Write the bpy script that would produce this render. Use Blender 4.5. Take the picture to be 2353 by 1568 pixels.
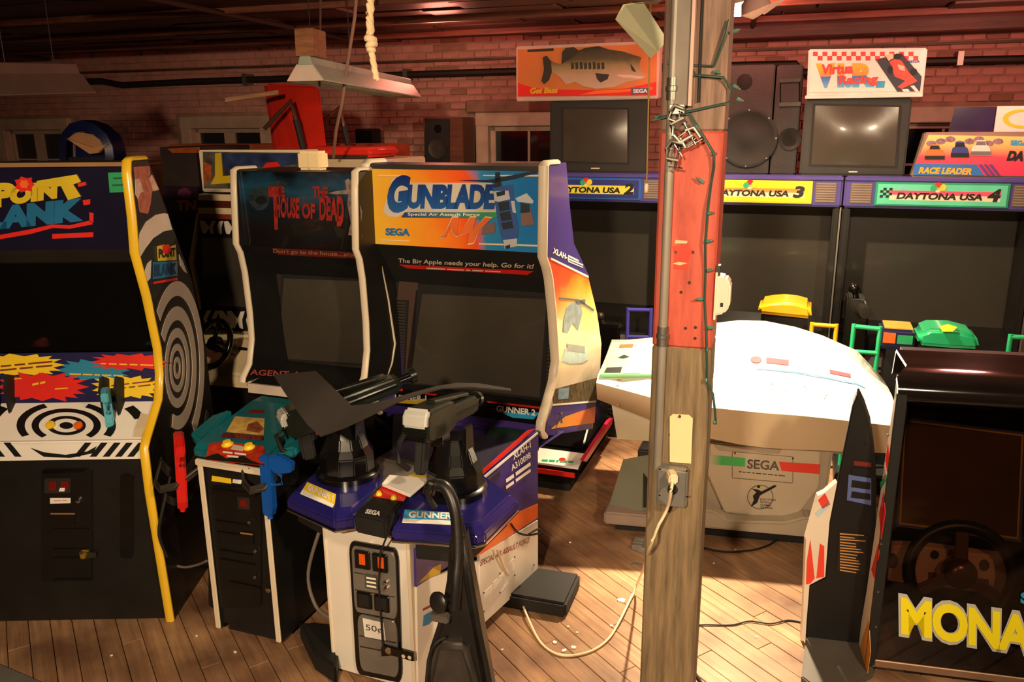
import bpy, bmesh, math, random
from mathutils import Vector as V, Matrix
random.seed(7)
for o in list(bpy.data.objects): bpy.data.objects.remove(o)
SC = bpy.context.scene
COL = SC.collection
rad = math.radians

# ------------------------------------------------------------------ camera
FPX, IW, IH = 1880.0, 2353.0, 1568.0
CAM_H, PITCH, ROLL = 2.1, rad(14.8), math.asin(.00815/math.cos(rad(14.8)))
FW = V((0, math.cos(PITCH), -math.sin(PITCH)))
_r0 = V((1, 0, 0)); _u0 = _r0.cross(FW)
RT = _r0*math.cos(ROLL) - _u0*math.sin(ROLL)
UP = _u0*math.cos(ROLL) + _r0*math.sin(ROLL)
CAM = V((0, 0, CAM_H))
cd = bpy.data.cameras.new('camera'); cam = bpy.data.objects.new('camera', cd); COL.objects.link(cam)
cd.sensor_width = 36.0; cd.lens = FPX/IW*36.0; cd.clip_start = .05; cd.clip_end = 60
m = Matrix((RT, UP, -FW)).transposed().to_4x4(); m.translation = CAM
cam.matrix_world = m
SC.camera = cam

# ------------------------------------------------------------------ world, lamps, exposure
vs = SC.view_settings
vs.view_transform = 'Standard'; vs.look = 'None'; vs.gamma = 1.0; vs.use_curve_mapping = False
vs.exposure = 0.0
w = bpy.data.worlds.new('world'); SC.world = w; w.use_nodes = True
bg = w.node_tree.nodes['Background']
bg.inputs[0].default_value = (1.0, .52, .30, 1); bg.inputs[1].default_value = .035

def lamp(name, kind, loc, energy, color, size=.1, aim=None, spot=None, blend=.5):
    d = bpy.data.lights.new(name, kind); d.energy = energy; d.color = color
    if kind == 'AREA': d.size = size
    else: d.shadow_soft_size = size
    if kind == 'SPOT': d.spot_size = rad(spot); d.spot_blend = blend
    o = bpy.data.objects.new(name, d); COL.objects.link(o); o.location = loc
    if aim is not None: o.rotation_euler = (V(aim)-V(loc)).to_track_quat('-Z', 'Y').to_euler()
    return o
# reflector lamp over the white machine; unseen front spots; added red points near far wall
lamp('reflector_lamp_light', 'SPOT', (1.2, 4.5, 2.70), 1100, (1.0, .80, .52), .05, (1.4, 3.85, 0), 62, .8)
lamp('reflector_bulb_light', 'POINT', (1.2, 4.5, 2.71), 360, (1.0, .78, .48), .04)
lamp('unseen_front_spot', 'SPOT', (-.75, -1.0, 2.70), 660, (1.0, .73, .46), .10, (-.85, 3.2, .75), 76, .75)  # unseen key light, cone shaped so the far wall stays darker
lamp('unseen_front_spot', 'SPOT', (1.5, .0, 2.72), 330, (1.0, .74, .47), .10, (1.25, 3.4, .75), 96, .8)  # unseen fill, added to cover the right side
lamp('added_red_light', 'POINT', (2.9, 4.85, 2.66), 44, (1.0, .33, .25), .12)  # unseen red point lights, added for the pink tint on wall and signs
lamp('added_red_light', 'POINT', (1.45, 5.35, 2.68), 34, (1.0, .30, .22), .12)
lamp('added_red_light', 'POINT', (-.5, 6.4, 2.68), 16, (1.0, .28, .19), .12)

# ------------------------------------------------------------------ pixel rays onto real planes
def ray(x, y): return FW + RT*((x-IW/2)/FPX) - UP*((y-IH/2)/FPX)
def atz(x, y, z=0.): d = ray(x, y); return CAM + d*((z-CAM_H)/d.z)
def aty(x, y, Y): d = ray(x, y); return CAM + d*(Y/d.y)

# ------------------------------------------------------------------ materials
MATS = {}
def lin(c): return tuple((v/255/12.92 if v/255 <= .04045 else ((v/255+.055)/1.055)**2.4) for v in c)
def M(name, rgb, rough=.5, metal=0., var=.12, scale=6., bump=0., bscale=60., coat=0., stretch=None, emit=0., alpha=1., spec=.5):
    if name in MATS: return MATS[name]
    m = bpy.data.materials.new(name); m.use_nodes = True; nt = m.node_tree; N = nt.nodes; L = nt.links
    b = N['Principled BSDF']; c = lin(rgb)
    b.inputs['Roughness'].default_value = rough; b.inputs['Metallic'].default_value = metal
    b.inputs['Coat Weight'].default_value = coat; b.inputs['Coat Roughness'].default_value = .08
    b.inputs['Specular IOR Level'].default_value = spec
    tc = N.new('ShaderNodeTexCoord'); mp = N.new('ShaderNodeMapping'); L.new(tc.outputs['Object'], mp.inputs[0])
    if stretch: mp.inputs['Scale'].default_value = stretch
    nz = N.new('ShaderNodeTexNoise'); nz.inputs['Scale'].default_value = scale; nz.inputs['Detail'].default_value = 6
    L.new(mp.outputs[0], nz.inputs['Vector'])
    rp = N.new('ShaderNodeValToRGB'); rp.color_ramp.elements[0].position = .3; rp.color_ramp.elements[1].position = .7
    lo = tuple(max(0, v*(1-var)) for v in c); hi = tuple(min(1, v*(1+var*.6)) for v in c)
    rp.color_ramp.elements[0].color = (*lo, 1); rp.color_ramp.elements[1].color = (*hi, 1)
    L.new(nz.outputs['Fac'], rp.inputs[0]); L.new(rp.outputs[0], b.inputs['Base Color'])
    if bump:
        n2 = N.new('ShaderNodeTexNoise'); n2.inputs['Scale'].default_value = bscale; n2.inputs['Detail'].default_value = 4
        L.new(mp.outputs[0], n2.inputs['Vector'])
        bp = N.new('ShaderNodeBump'); bp.inputs['Strength'].default_value = bump; bp.inputs['Distance'].default_value = .004
        L.new(n2.outputs['Fac'], bp.inputs['Height']); L.new(bp.outputs[0], b.inputs['Normal'])
    if emit:
        b.inputs['Emission Color'].default_value = (*c, 1); b.inputs['Emission Strength'].default_value = emit
    if alpha < 1: b.inputs['Alpha'].default_value = alpha
    MATS[name] = m; return m
def ramp_mat(name, stops, axis, lo, hi, rough=.3, noise=.0, nscale=4., coat=.3):
    """printed gradient along a local axis between lo and hi, broken up by noise"""
    if name in MATS: return MATS[name]
    m = bpy.data.materials.new(name); m.use_nodes = True; nt = m.node_tree; N = nt.nodes; L = nt.links
    b = N['Principled BSDF']; b.inputs['Roughness'].default_value = rough; b.inputs['Coat Weight'].default_value = coat
    tc = N.new('ShaderNodeTexCoord'); sx = N.new('ShaderNodeVectorMath'); sx.operation = 'DOT_PRODUCT'
    sx.inputs[1].default_value = axis; L.new(tc.outputs['Object'], sx.inputs[0])
    mr = N.new('ShaderNodeMapRange'); mr.inputs[1].default_value = lo; mr.inputs[2].default_value = hi
    L.new(sx.outputs['Value'], mr.inputs[0])
    nz = N.new('ShaderNodeTexNoise'); nz.inputs['Scale'].default_value = nscale; nz.inputs['Detail'].default_value = 5
    L.new(tc.outputs['Object'], nz.inputs['Vector'])
    ad = N.new('ShaderNodeMath'); ad.operation = 'MULTIPLY_ADD'; ad.inputs[1].default_value = noise
    L.new(nz.outputs['Fac'], ad.inputs[0]); L.new(mr.outputs[0], ad.inputs[2])
    sb = N.new('ShaderNodeMath'); sb.operation = 'SUBTRACT'; sb.inputs[1].default_value = noise*.5; L.new(ad.outputs[0], sb.inputs[0])
    rp = N.new('ShaderNodeValToRGB'); e = rp.color_ramp.elements
    while len(e) < len(stops): e.new(.5)
    for k, (p, c) in enumerate(stops): e[k].position = p; e[k].color = (*lin(c), 1)
    L.new(sb.outputs[0], rp.inputs[0]); L.new(rp.outputs[0], b.inputs['Base Color'])
    MATS[name] = m; return m
def wood(name, dark, light, scale=3., stretch=(1, 14, 14), rough=.55, bump=.25, stain=None, coat=0., vary=.18):
    if name in MATS: return MATS[name]
    m = bpy.data.materials.new(name); m.use_nodes = True; nt = m.node_tree; N = nt.nodes; L = nt.links
    b = N['Principled BSDF']; b.inputs['Roughness'].default_value = rough; b.inputs['Coat Weight'].default_value = coat
    b.inputs['Coat Roughness'].default_value = .25
    tc = N.new('ShaderNodeTexCoord'); oi = N.new('ShaderNodeObjectInfo')
    of = N.new('ShaderNodeVectorMath'); of.operation = 'ADD'; L.new(tc.outputs['Object'], of.inputs[0])
    ml = N.new('ShaderNodeMath'); ml.operation = 'MULTIPLY'; ml.inputs[1].default_value = 37.; L.new(oi.outputs['Random'], ml.inputs[0]); L.new(ml.outputs[0], of.inputs[1])
    mp = N.new('ShaderNodeMapping'); mp.inputs['Scale'].default_value = stretch; L.new(of.outputs[0], mp.inputs[0])
    nz = N.new('ShaderNodeTexNoise'); nz.inputs['Scale'].default_value = scale; nz.inputs['Detail'].default_value = 8; nz.inputs['Roughness'].default_value = .65
    L.new(mp.outputs[0], nz.inputs['Vector'])
    rp = N.new('ShaderNodeValToRGB'); rp.color_ramp.elements[0].position = .32; rp.color_ramp.elements[1].position = .68
    rp.color_ramp.elements[0].color = (*lin(dark), 1); rp.color_ramp.elements[1].color = (*lin(light), 1)
    L.new(nz.outputs['Fac'], rp.inputs[0])
    hv = N.new('ShaderNodeHueSaturation'); L.new(rp.outputs[0], hv.inputs['Color'])
    mr = N.new('ShaderNodeMapRange'); mr.inputs[3].default_value = 1-vary; mr.inputs[4].default_value = 1+vary; L.new(oi.outputs['Random'], mr.inputs[0]); L.new(mr.outputs[0], hv.inputs['Value'])
    out = hv.outputs[0]
    if stain:
        n3 = N.new('ShaderNodeTexNoise'); n3.inputs['Scale'].default_value = 2.2; n3.inputs['Detail'].default_value = 6
        gp_ = N.new('ShaderNodeNewGeometry'); L.new(gp_.outputs['Position'], n3.inputs['Vector'])
        r3 = N.new('ShaderNodeValToRGB'); r3.color_ramp.elements[0].position = .40; r3.color_ramp.elements[1].position = .68
        L.new(n3.outputs['Fac'], r3.inputs[0])
        mx = N.new('ShaderNodeMixRGB'); mx.inputs[2].default_value = (*lin(stain), 1); L.new(r3.outputs[0], mx.inputs[0]); L.new(out, mx.inputs[1]); out = mx.outputs[0]
    L.new(out, b.inputs['Base Color'])
    bp = N.new('ShaderNodeBump'); bp.inputs['Strength'].default_value = bump; bp.inputs['Distance'].default_value = .004
    L.new(nz.outputs['Fac'], bp.inputs['Height']); L.new(bp.outputs[0], b.inputs['Normal'])
    MATS[name] = m; return m

BLACK = M('black_paint', (24, 23, 22), .45, var=.3, bump=.1)
BLACKG = M('black_gloss_plastic', (14, 13, 13), .22, var=.2, coat=.3)
BLACKM = M('black_rubber', (22, 21, 20), .7, var=.3, bump=.2)
SCREEN = M('dark_tube_glass', (68, 63, 55), .24, var=.06, coat=.25)
GLASSD = M('dark_shield_glass', (12, 11, 11), .08, var=.1, coat=1.)
CREAM = M('cream_edge_molding', (228, 214, 190), .4, var=.06)
WHITE = M('white_laminate', (232, 226, 214), .35, var=.05, coat=.2)
PURPLE = M('purple_laminate', (66, 50, 130), .35, var=.12, coat=.3)
NAVY = M('navy_print', (30, 28, 78), .35, var=.12, coat=.3)
ORANGE = M('orange_print', (240, 110, 36), .35, var=.1, coat=.2)
RED = M('red_print', (222, 38, 30), .4, var=.1, coat=.2)
YELLOW = M('yellow_print', (244, 208, 40), .4, var=.08, coat=.2)
CYAN = M('cyan_print', (42, 160, 214), .4, var=.08, coat=.2)
GREENP = M('green_print', (40, 170, 110), .4, var=.08, coat=.2)
WPRINT = M('white_print', (240, 236, 228), .45, var=.04)
GREYM = M('grey_metal', (150, 148, 142), .38, .6, var=.12, bump=.1)
CHROME = M('chrome_trim', (215, 212, 205), .16, 1., var=.05)
STEEL = M('dull_steel', (140, 136, 128), .42, .85, var=.2, bump=.1)
DKMETAL = M('dark_metal_bracket', (70, 66, 60), .4, .6, var=.2)
KPRINT = M('black_print', (12, 12, 14), .5, var=.1)

# ------------------------------------------------------------------ mesh builder
class MB:
    def __init__(s): s.v = []; s.f = []
    def add(s, vs, fs):
        n = len(s.v); s.v += [V(p) for p in vs]; s.f += [tuple(i+n for i in f) for f in fs]; return s
    def box(s, a, b):
        x0, y0, z0 = a; x1, y1, z1 = b
        return s.add([(x0,y0,z0),(x1,y0,z0),(x1,y1,z0),(x0,y1,z0),(x0,y0,z1),(x1,y0,z1),(x1,y1,z1),(x0,y1,z1)],
                     [(0,3,2,1),(4,5,6,7),(0,1,5,4),(1,2,6,5),(2,3,7,6),(3,0,4,7)])
    def obox(s, c, ax, ay, az):
        """box about c with three half vectors"""
        c, ax, ay, az = V(c), V(ax), V(ay), V(az)
        return s.add([c+ax*i+ay*j+az*k for k in (-1, 1) for i, j in ((-1,-1),(1,-1),(1,1),(-1,1))],
                     [(0,3,2,1),(4,5,6,7),(0,1,5,4),(1,2,6,5),(2,3,7,6),(3,0,4,7)])
    def prism(s, pts, vec):
        n = len(pts); vec = V(vec); P = [V(p) for p in pts]
        return s.add(P+[p+vec for p in P], [tuple(range(n))[::-1], tuple(range(n, 2*n))]+[(i, (i+1) % n, (i+1) % n+n, i+n) for i in range(n)])
    def tube(s, path, r, n=8, caps=True):
        P = [V(p) for p in path]; R = r if isinstance(r, (list, tuple)) else [r]*len(P)
        rows = []; ref = V((.13, .31, .94))
        for i, p in enumerate(P):
            t = (P[min(i+1, len(P)-1)]-P[max(i-1, 0)]).normalized()
            a = t.cross(ref)
            if a.length < .05: a = t.cross(V((1, 0, 0)))
            a.normalize(); b = t.cross(a)
            rows.append([p+(a*math.cos(2*math.pi*k/n)+b*math.sin(2*math.pi*k/n))*R[i] for k in range(n)])
        vs = [q for r_ in rows for q in r_]; fs = []
        for i in range(len(P)-1):
            for k in range(n): fs.append((i*n+k, i*n+(k+1) % n, (i+1)*n+(k+1) % n, (i+1)*n+k))
        if caps: fs += [tuple(range(n))[::-1], tuple(range((len(P)-1)*n, len(P)*n))]
        return s.add(vs, fs)
    def cyl(s, p0, p1, r0, r1=None, n=16): return s.tube([p0, p1], [r0, r0 if r1 is None else r1], n)
    def rings(s, p, axis, prof, n=24):
        """lathe about an axis: prof = [(distance along axis, radius)...]"""
        p = V(p); a = V(axis).normalized()
        return s.tube([p+a*t for t, _ in prof], [r for _, r in prof], n) if False else s._lathe(p, a, prof, n)
    def _lathe(s, p, a, prof, n):
        u = a.cross(V((.2, .9, .3))).normalized(); w_ = a.cross(u); vs = []; fs = []
        for t, r in prof: vs += [p+a*t+(u*math.cos(2*math.pi*k/n)+w_*math.sin(2*math.pi*k/n))*r for k in range(n)]
        for i in range(len(prof)-1):
            for k in range(n): fs.append((i*n+k, i*n+(k+1) % n, (i+1)*n+(k+1) % n, (i+1)*n+k))
        fs += [tuple(range(n))[::-1], tuple(range((len(prof)-1)*n, len(prof)*n))]
        return s.add(vs, fs)
    def torus(s, c, axis, R, r, n=28, m=8, a0=0, a1=360):
        c = V(c); a = V(axis).normalized(); u = a.cross(V((.2, .9, .3))).normalized(); w_ = a.cross(u); full = a1-a0 >= 360
        vs = []; fs = []; N_ = n if full else n+1
        for i in range(N_):
            t = rad(a0+(a1-a0)*i/n); d = u*math.cos(t)+w_*math.sin(t)
            for k in range(m):
                q = 2*math.pi*k/m; vs.append(c+d*(R+r*math.cos(q))+a*(r*math.sin(q)))
        for i in range(n):
            j = (i+1) % N_
            for k in range(m): fs.append((i*m+k, j*m+k, j*m+(k+1) % m, i*m+(k+1) % m))
        return s.add(vs, fs)
    def ball(s, c, r, n=12, m=8):
        c = V(c); r = r if isinstance(r, (tuple, list)) else (r, r, r); vs = []; fs = []
        for i in range(m+1):
            t = math.pi*i/m
            for k in range(n): vs.append(c+V((r[0]*math.sin(t)*math.cos(2*math.pi*k/n), r[1]*math.sin(t)*math.sin(2*math.pi*k/n), r[2]*math.cos(t))))
        for i in range(m):
            for k in range(n): fs.append((i*n+k, i*n+(k+1) % n, (i+1)*n+(k+1) % n, (i+1)*n+k))
        return s.add(vs, fs)
    def loft(s, rows, th=None):
        """open grid of rows; th = thickness vector (closed solid sheet)"""
        n = len(rows[0]); g = [V(p) for r_ in rows for p in r_]; k = len(rows)
        fs = [(i*n+j, i*n+j+1, (i+1)*n+j+1, (i+1)*n+j) for i in range(k-1) for j in range(n-1)]
        if th is None: return s.add(g, fs)
        t = V(th); m_ = len(g); vs = g+[p+t for p in g]; fs2 = fs+[tuple(i+m_ for i in f[::-1]) for f in fs]
        edge = [j for j in range(n)]+[i*n+n-1 for i in range(1, k)]+[(k-1)*n+j for j in range(n-2, -1, -1)]+[i*n for i in range(k-2, 0, -1)]
        for a, b in zip(edge, edge[1:]+edge[:1]): fs2.append((a, b, b+m_, a+m_))
        return s.add(vs, fs2)
    def build(s, name, mat, parent=None, bevel=0., seg=2, smooth=None):
        me = bpy.data.meshes.new(name); me.from_pydata([tuple(p) for p in s.v], [], s.f)
        bm = bmesh.new(); bm.from_mesh(me)
        bmesh.ops.remove_doubles(bm, verts=bm.verts, dist=1e-6)
        bmesh.ops.recalc_face_normals(bm, faces=bm.faces)
        if bevel:
            es = [e for e in bm.edges if len(e.link_faces) == 2 and e.calc_face_angle(0) > rad(28)]
            bmesh.ops.bevel(bm, geom=es, offset=bevel, segments=seg, affect='EDGES', clamp_overlap=True)
        bm.to_mesh(me); bm.free()
        if smooth is not None:
            me.polygons.foreach_set('use_smooth', [True]*len(me.polygons)); me.set_sharp_from_angle(angle=rad(smooth))
        me.materials.append(mat)
        o = bpy.data.objects.new(name, me); COL.objects.link(o)
        if parent is not None: o.parent = parent
        return o

# ------------------------------------------------------------------ text as flat printed mesh
_TX = {}
def text_geo(s, bold=0., shear=0., spacing=1.):
    k = (s, bold, shear, spacing)
    if k not in _TX:
        cu = bpy.data.curves.new('txt', 'FONT'); cu.body = s; cu.offset = bold; cu.shear = shear; cu.space_character = spacing; cu.resolution_u = 4
        o = bpy.data.objects.new('txt', cu); COL.objects.link(o)
        dg = bpy.context.evaluated_depsgraph_get(); me = bpy.data.meshes.new_from_object(o.evaluated_get(dg))
        vs = [v.co.copy() for v in me.vertices]; fs = [tuple(p.vertices) for p in me.polygons]
        bpy.data.objects.remove(o); bpy.data.curves.remove(cu); bpy.data.meshes.remove(me)
        x0 = min(v.x for v in vs); x1 = max(v.x for v in vs); y0 = min(v.y for v in vs); y1 = max(v.y for v in vs)
        _TX[k] = ([((v.x-x0)/(x1-x0), (v.y-y0)/(y1-y0)) for v in vs], fs)
    return _TX[k]

# ------------------------------------------------------------------ things and printed panels
def tag(o, label=None, cat=None, group=None, kind=None):
    if label: o['label'] = label
    if cat: o['category'] = cat
    if group: o['group'] = group
    if kind: o['kind'] = kind
    return o
class Thing:
    """an Empty at the thing's base; local x runs right along its front, y into its depth, z up"""
    def __init__(s, name, label, cat, o, deg=0., z=0., group=None, kind=None):
        s.o = V((o[0], o[1], z)); s.a = rad(deg)
        s.R = Matrix.Rotation(-s.a, 3, 'Z'); s.Ri = s.R.transposed()
        e = bpy.data.objects.new(name, None); COL.objects.link(e); e.location = s.o; e.rotation_euler = (0, 0, -s.a); e.empty_display_size = .1
        s.root = tag(e, label, cat, group, kind)
    def L(s, w_): return s.Ri @ (V(w_)-s.o)
    def W(s, l): return s.R @ V(l) + s.o
    def pv(s, x, y, ax, val):
        c = s.L(CAM); d = s.Ri @ ray(x, y); return c+d*((val-c[ax])/d[ax])
    def pp(s, x, y, P, N):
        c = s.L(CAM); d = s.Ri @ ray(x, y); P = V(P); N = V(N); return c+d*(N.dot(P-c)/N.dot(d))
    def part(s, name, mb, mat, parent=None, label=None, **k):
        o = mb.build(name, mat, parent or s.root, **k)
        if label: o['label'] = label
        return o
    def panel(s, P, N): return Panel(s, P, N)
    def front(s, y): return Panel(s, (0, y, 0), (0, -1, 0))
    def side(s, x, sg=1): return Panel(s, (x, 0, 0), (sg, 0, 0))
    def top(s, z): return Panel(s, (0, 0, z), (0, 0, 1))
    def slant(s, a, b):
        d = V((0, b[0]-a[0], b[1]-a[1])); n = V((1, 0, 0)).cross(d)
        if n.y > 0 or (abs(n.y) < 1e-4 and n.z < 0): n = -n
        return Panel(s, (0, a[0], a[1]), n.normalized())
class Panel:
    def __init__(s, t, P, N): s.t = t; s.P = V(P); s.N = V(N).normalized(); s.n = 0
    def q(s, x, y, off=0.): return s.t.pp(x, y, s.P+s.N*off, s.N)
    def geo(s, pts, off=.003, th=.003, mb=None):
        mb = mb or MB(); return mb.prism([s.q(x, y, off) for x, y in pts], -s.N*th)
    def poly(s, name, pts, mat, off=.003, th=.003, parent=None, label=None, **k):
        return s.t.part(name, s.geo(pts, off, th), mat, parent, label, **k)
    def polys(s, name, lst, mat, off=.003, th=.003, parent=None, label=None, **k):
        if len(lst) <= 14:
            return [s.poly(name, p, mat, off, th, parent, label, **k) for p in lst][0]
        mb = MB()
        for p in lst: s.geo(p, off, th, mb)
        return s.t.part(name, mb, mat, parent, label, **k)
    def tgeo(s, txt, A, B, C, off=.004, bold=.02, shear=0., spacing=1., mb=None):
        a, b, c = s.q(*A, off), s.q(*B, off), s.q(*C, off); vs, fs = text_geo(txt, bold, shear, spacing)
        mb = mb or MB(); return mb.add([a+(b-a)*u+(c-a)*v for u, v in vs], fs)
    def text(s, name, txt, A, B, C, mat, off=.004, bold=.02, shear=0., spacing=1., parent=None, label=None):
        """A, B = left and right end of the baseline, C = top left, as photo points on this panel"""
        return s.t.part(name, s.tgeo(txt, A, B, C, off, bold, shear, spacing), mat, parent, label)
def dash(p, name, words, A, B, C, mat, off=.004, parent=None):
    """illegible fine print: one low bar per word, words = list of word lengths"""
    tot = sum(words)+len(words)-1; x = 0; mb = MB(); a, b, c = p.q(*A, off), p.q(*B, off), p.q(*C, off)
    for n in words:
        u0, u1 = x/tot, (x+n)/tot; x += n+1; k = len(mb.v)
        mb.add([a+(b-a)*u+(c-a)*v for u, v in ((u0, .15), (u1, .15), (u1, .85), (u0, .85))], [(0, 1, 2, 3)])
    o = p.t.part(name, mb, mat, parent)
    if len(words) > 1: o['kind'] = 'stuff'
    return o
def ell(cx, cy, rx, ry, n=24, rot=0.):
    c, s_ = math.cos(rad(rot)), math.sin(rad(rot)); r = []
    for k in range(n):
        a = 2*math.pi*k/n; u, v = rx*math.cos(a), ry*math.sin(a); r.append((cx+u*c-v*s_, cy+u*s_+v*c))
    return r
def ringpoly(cx, cy, rx, ry, k, n=32):
    """a flat annulus as quads: outer radius rx,ry inner k*rx"""
    o = ell(cx, cy, rx, ry, n); i = ell(cx, cy, rx*k, ry*k, n)
    return [[o[j], o[(j+1) % n], i[(j+1) % n], i[j]] for j in range(n)]
def burst(x0, y0, x1, y1, n=16, rnd=None):
    rnd = rnd or random; cx, cy, rx, ry = (x0+x1)/2, (y0+y1)/2, (x1-x0)/2, (y1-y0)/2; r = []
    for k in range(2*n):
        a = math.pi*k/n; f = (1+rnd.uniform(-.06, .06)) if k % 2 == 0 else .74
        r.append((cx+rx*f*math.copysign(abs(math.cos(a))**.75, math.cos(a)), cy+ry*f*math.copysign(abs(math.sin(a))**.75, math.sin(a))))
    return r
def rrect(x0, y0, x1, y1, r, n=4):
    out = []
    for cx, cy, a0 in ((x1-r, y1-r, 0), (x0+r, y1-r, 90), (x0+r, y0+r, 180), (x1-r, y0+r, 270)):
        for k in range(n+1): a = rad(a0+90*k/n); out.append((cx+r*math.cos(a), cy+r*math.sin(a)))
    return out
def warp(pts, quad):
    """unit-square points (u right, v down) into a photo quad (tl, tr, br, bl)"""
    tl, tr, br, bl = quad
    return [((tl[0]*(1-u)+tr[0]*u)*(1-v)+(bl[0]*(1-u)+br[0]*u)*v, (tl[1]*(1-u)+tr[1]*u)*(1-v)+(bl[1]*(1-u)+br[1]*u)*v) for u, v in pts]
def single(name, label, cat, mb, mat, group=None, kind=None, **k):
    return tag(mb.build(name, mat, None, **k), label, cat, group, kind)
# ================================================================== the room
ROOM = 18.0
def structure(name, o, deg=0., z=0.):
    return Thing(name, None, None, o, deg, z, kind='structure')
# ---- floor: subfloor slab plus separate maple boards laid diagonally
fl = MB().box((-9, -2.5, -.10), (7, 11, -.016)).build('floor', M('dark_subfloor', (30, 20, 12), .9), None); fl['kind'] = 'structure'
PLANK = wood('worn_maple_floor', (150, 112, 82), (196, 154, 114), 2.2, (1.2, 18, 18), .40, .10, (98, 68, 52), .15, .06)
bd = rad(148); du = V((math.sin(bd), math.cos(bd), 0)); dv = V((-du.y, du.x, 0)); BW = .082
rb = random.Random(3); cands = []; far_mb = MB()
for i in range(-60, 70):
    t = -6.+rb.uniform(0, 1.5)
    while t < 7:
        ln = rb.uniform(1.0, 2.4); c = du*(t+ln/2)+dv*(i*BW)+V((0, 4, 0))
        vis = c.y > 1.3 and c.y < 7.6 and abs(c.x) < c.y*.72+1.2 and c.y < 7.6-.3*c.x
        if vis: cands.append((c.x**2+c.y**2, c, ln, i))
        t += ln+.0015
cands.sort(key=lambda a: a[0])
ang = math.atan2(du.y, du.x)
for k, (d2, c, ln, i) in enumerate(cands):
    zt = rb.uniform(-.0012, .0012)
    if k < 290:
        mb = MB().box((-ln/2, -BW/2+.0013, -.016), (ln/2, BW/2-.0013, 0))
        o = mb.build('plank', PLANK, fl, bevel=.0015, seg=1); o.location = (c.x, c.y, zt); o.rotation_euler = (0, 0, ang)
    else:
        a = du*(ln/2); b = dv*(BW/2-.0013); far_mb.obox(c+V((0, 0, -.008+zt)), a, b, V((0, 0, .008)))
if far_mb.v:
    o = far_mb.build('far_planks', PLANK, fl); o['kind'] = 'stuff'

# ---- far wall of brick with windows
WO = V((.9, 7.3, 0)); we = V((math.cos(rad(ROOM)), -math.sin(rad(ROOM)), 0)); wn = V((math.sin(rad(ROOM)), math.cos(rad(ROOM)), 0))
WT = Thing('wall_back', None, None, WO, ROOM, kind='structure')
CEIL = 2.86
wins = [(-6.95, -5.95), (-4.47, -3.45), (-1.25, -.33), (2.15, 3.0)]   # local x spans
WZ0, WZ1 = 1.25, 2.19
core = MB()
xs = [-9.2]+[v for w_ in wins for v in w_]+[4.6]
for k in range(0, len(xs), 2): core.box((xs[k], .014, 0), (xs[k+1], .30, 3.0))
for a, b in wins: core.box((a, .014, 0), (b, .30, WZ0)); core.box((a, .014, WZ1), (b, .30, 3.0))
WT.part('mortar', core, M('old_mortar', (158, 122, 104), .9, var=.3, bump=.5))
def brick_mat(name, c1, c2):
    m = M(name, c1, .85, var=.45, scale=9, bump=.7, bscale=40)
    if 'oi' in m: return m
    nt = m.node_tree; N = nt.nodes; L = nt.links; b = N['Principled BSDF']; src = b.inputs['Base Color'].links[0].from_socket
    oi = N.new('ShaderNodeTexCoord'); wn_ = N.new('ShaderNodeTexNoise'); wn_.inputs['Scale'].default_value = 1.7; wn_.inputs['Detail'].default_value = 7
    L.new(oi.outputs['Object'], wn_.inputs['Vector'])
    mx = N.new('ShaderNodeMixRGB'); mx.inputs[2].default_value = (*lin(c2), 1); L.new(wn_.outputs['Fac'], mx.inputs[0]); L.new(src, mx.inputs[1]); L.new(mx.outputs[0], b.inputs['Base Color'])
    m['oi'] = 1; return m
BR = [brick_mat('weathered_brick_red', (172, 104, 92), (204, 150, 136)), brick_mat('weathered_brick_pale', (204, 152, 138), (180, 116, 104)), brick_mat('weathered_brick_dark', (134, 84, 68), (170, 122, 102))]
BLN, BHT = .148, .054; PX, PZ = .156, .063
proto = [MB().box((-BLN/2, 0, -BHT/2), (BLN/2, .075, BHT/2)).build('brick', mt, None, bevel=.006, seg=1) for mt in BR]
pm = [o.data for o in proto]
for o in proto: bpy.data.objects.remove(o)
bl = []; rb = random.Random(11)
row = 0; z = 1.20
while z < CEIL:
    x = -7.6+(PX/2 if row % 2 else 0)
    while x < 4.3:
        if not any(a-.12 < x < b+.12 and WZ0-.08 < z < WZ1+.08 for a, b in wins): bl.append((x, z))
        x += PX
    z += PZ; row += 1
def vis_w(x, z):
    p = WT.W((x, 0, z))
    v = p-CAM; d = v.dot(FW); px = IW/2+FPX*v.dot(RT)/d; py = IH/2-FPX*v.dot(UP)/d
    return px, py
scored = []
for x, z in bl:
    px, py = vis_w(x, z)
    if not (-40 < px < 2400 and py > -30): scored.append((9e9, x, z)); continue
    hid = (py > 385) or (px > 1665 and px < 1850 and py > 150) or (1265 < px < 1500 and py > 100) or (1520 < px < 1680)
    scored.append(((1e6 if hid else 0)+WT.W((x, 0, z)).length, x, z))
scored.sort()
rest = MB()
for k, (s_, x, z) in enumerate(scored):
    if s_ > 8e9: continue
    dy = rb.uniform(-.012, .012)
    if k < 298:
        o = bpy.data.objects.new('brick', pm[rb.choices((0, 1, 2), (5, 4, 2))[0]]); COL.objects.link(o); o.parent = WT.root
        o.location = (x+rb.uniform(-.004, .004), dy, z); o.rotation_euler = (rb.uniform(-.03, .03), rb.uniform(-.012, .012), rb.uniform(-.03, .03))
    else: rest.box((x-BLN/2, dy, z-BHT/2), (x+BLN/2, dy+.075, z+BHT/2))
o = WT.part('far_bricks', rest, BR[0]); o['kind'] = 'stuff'
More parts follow.
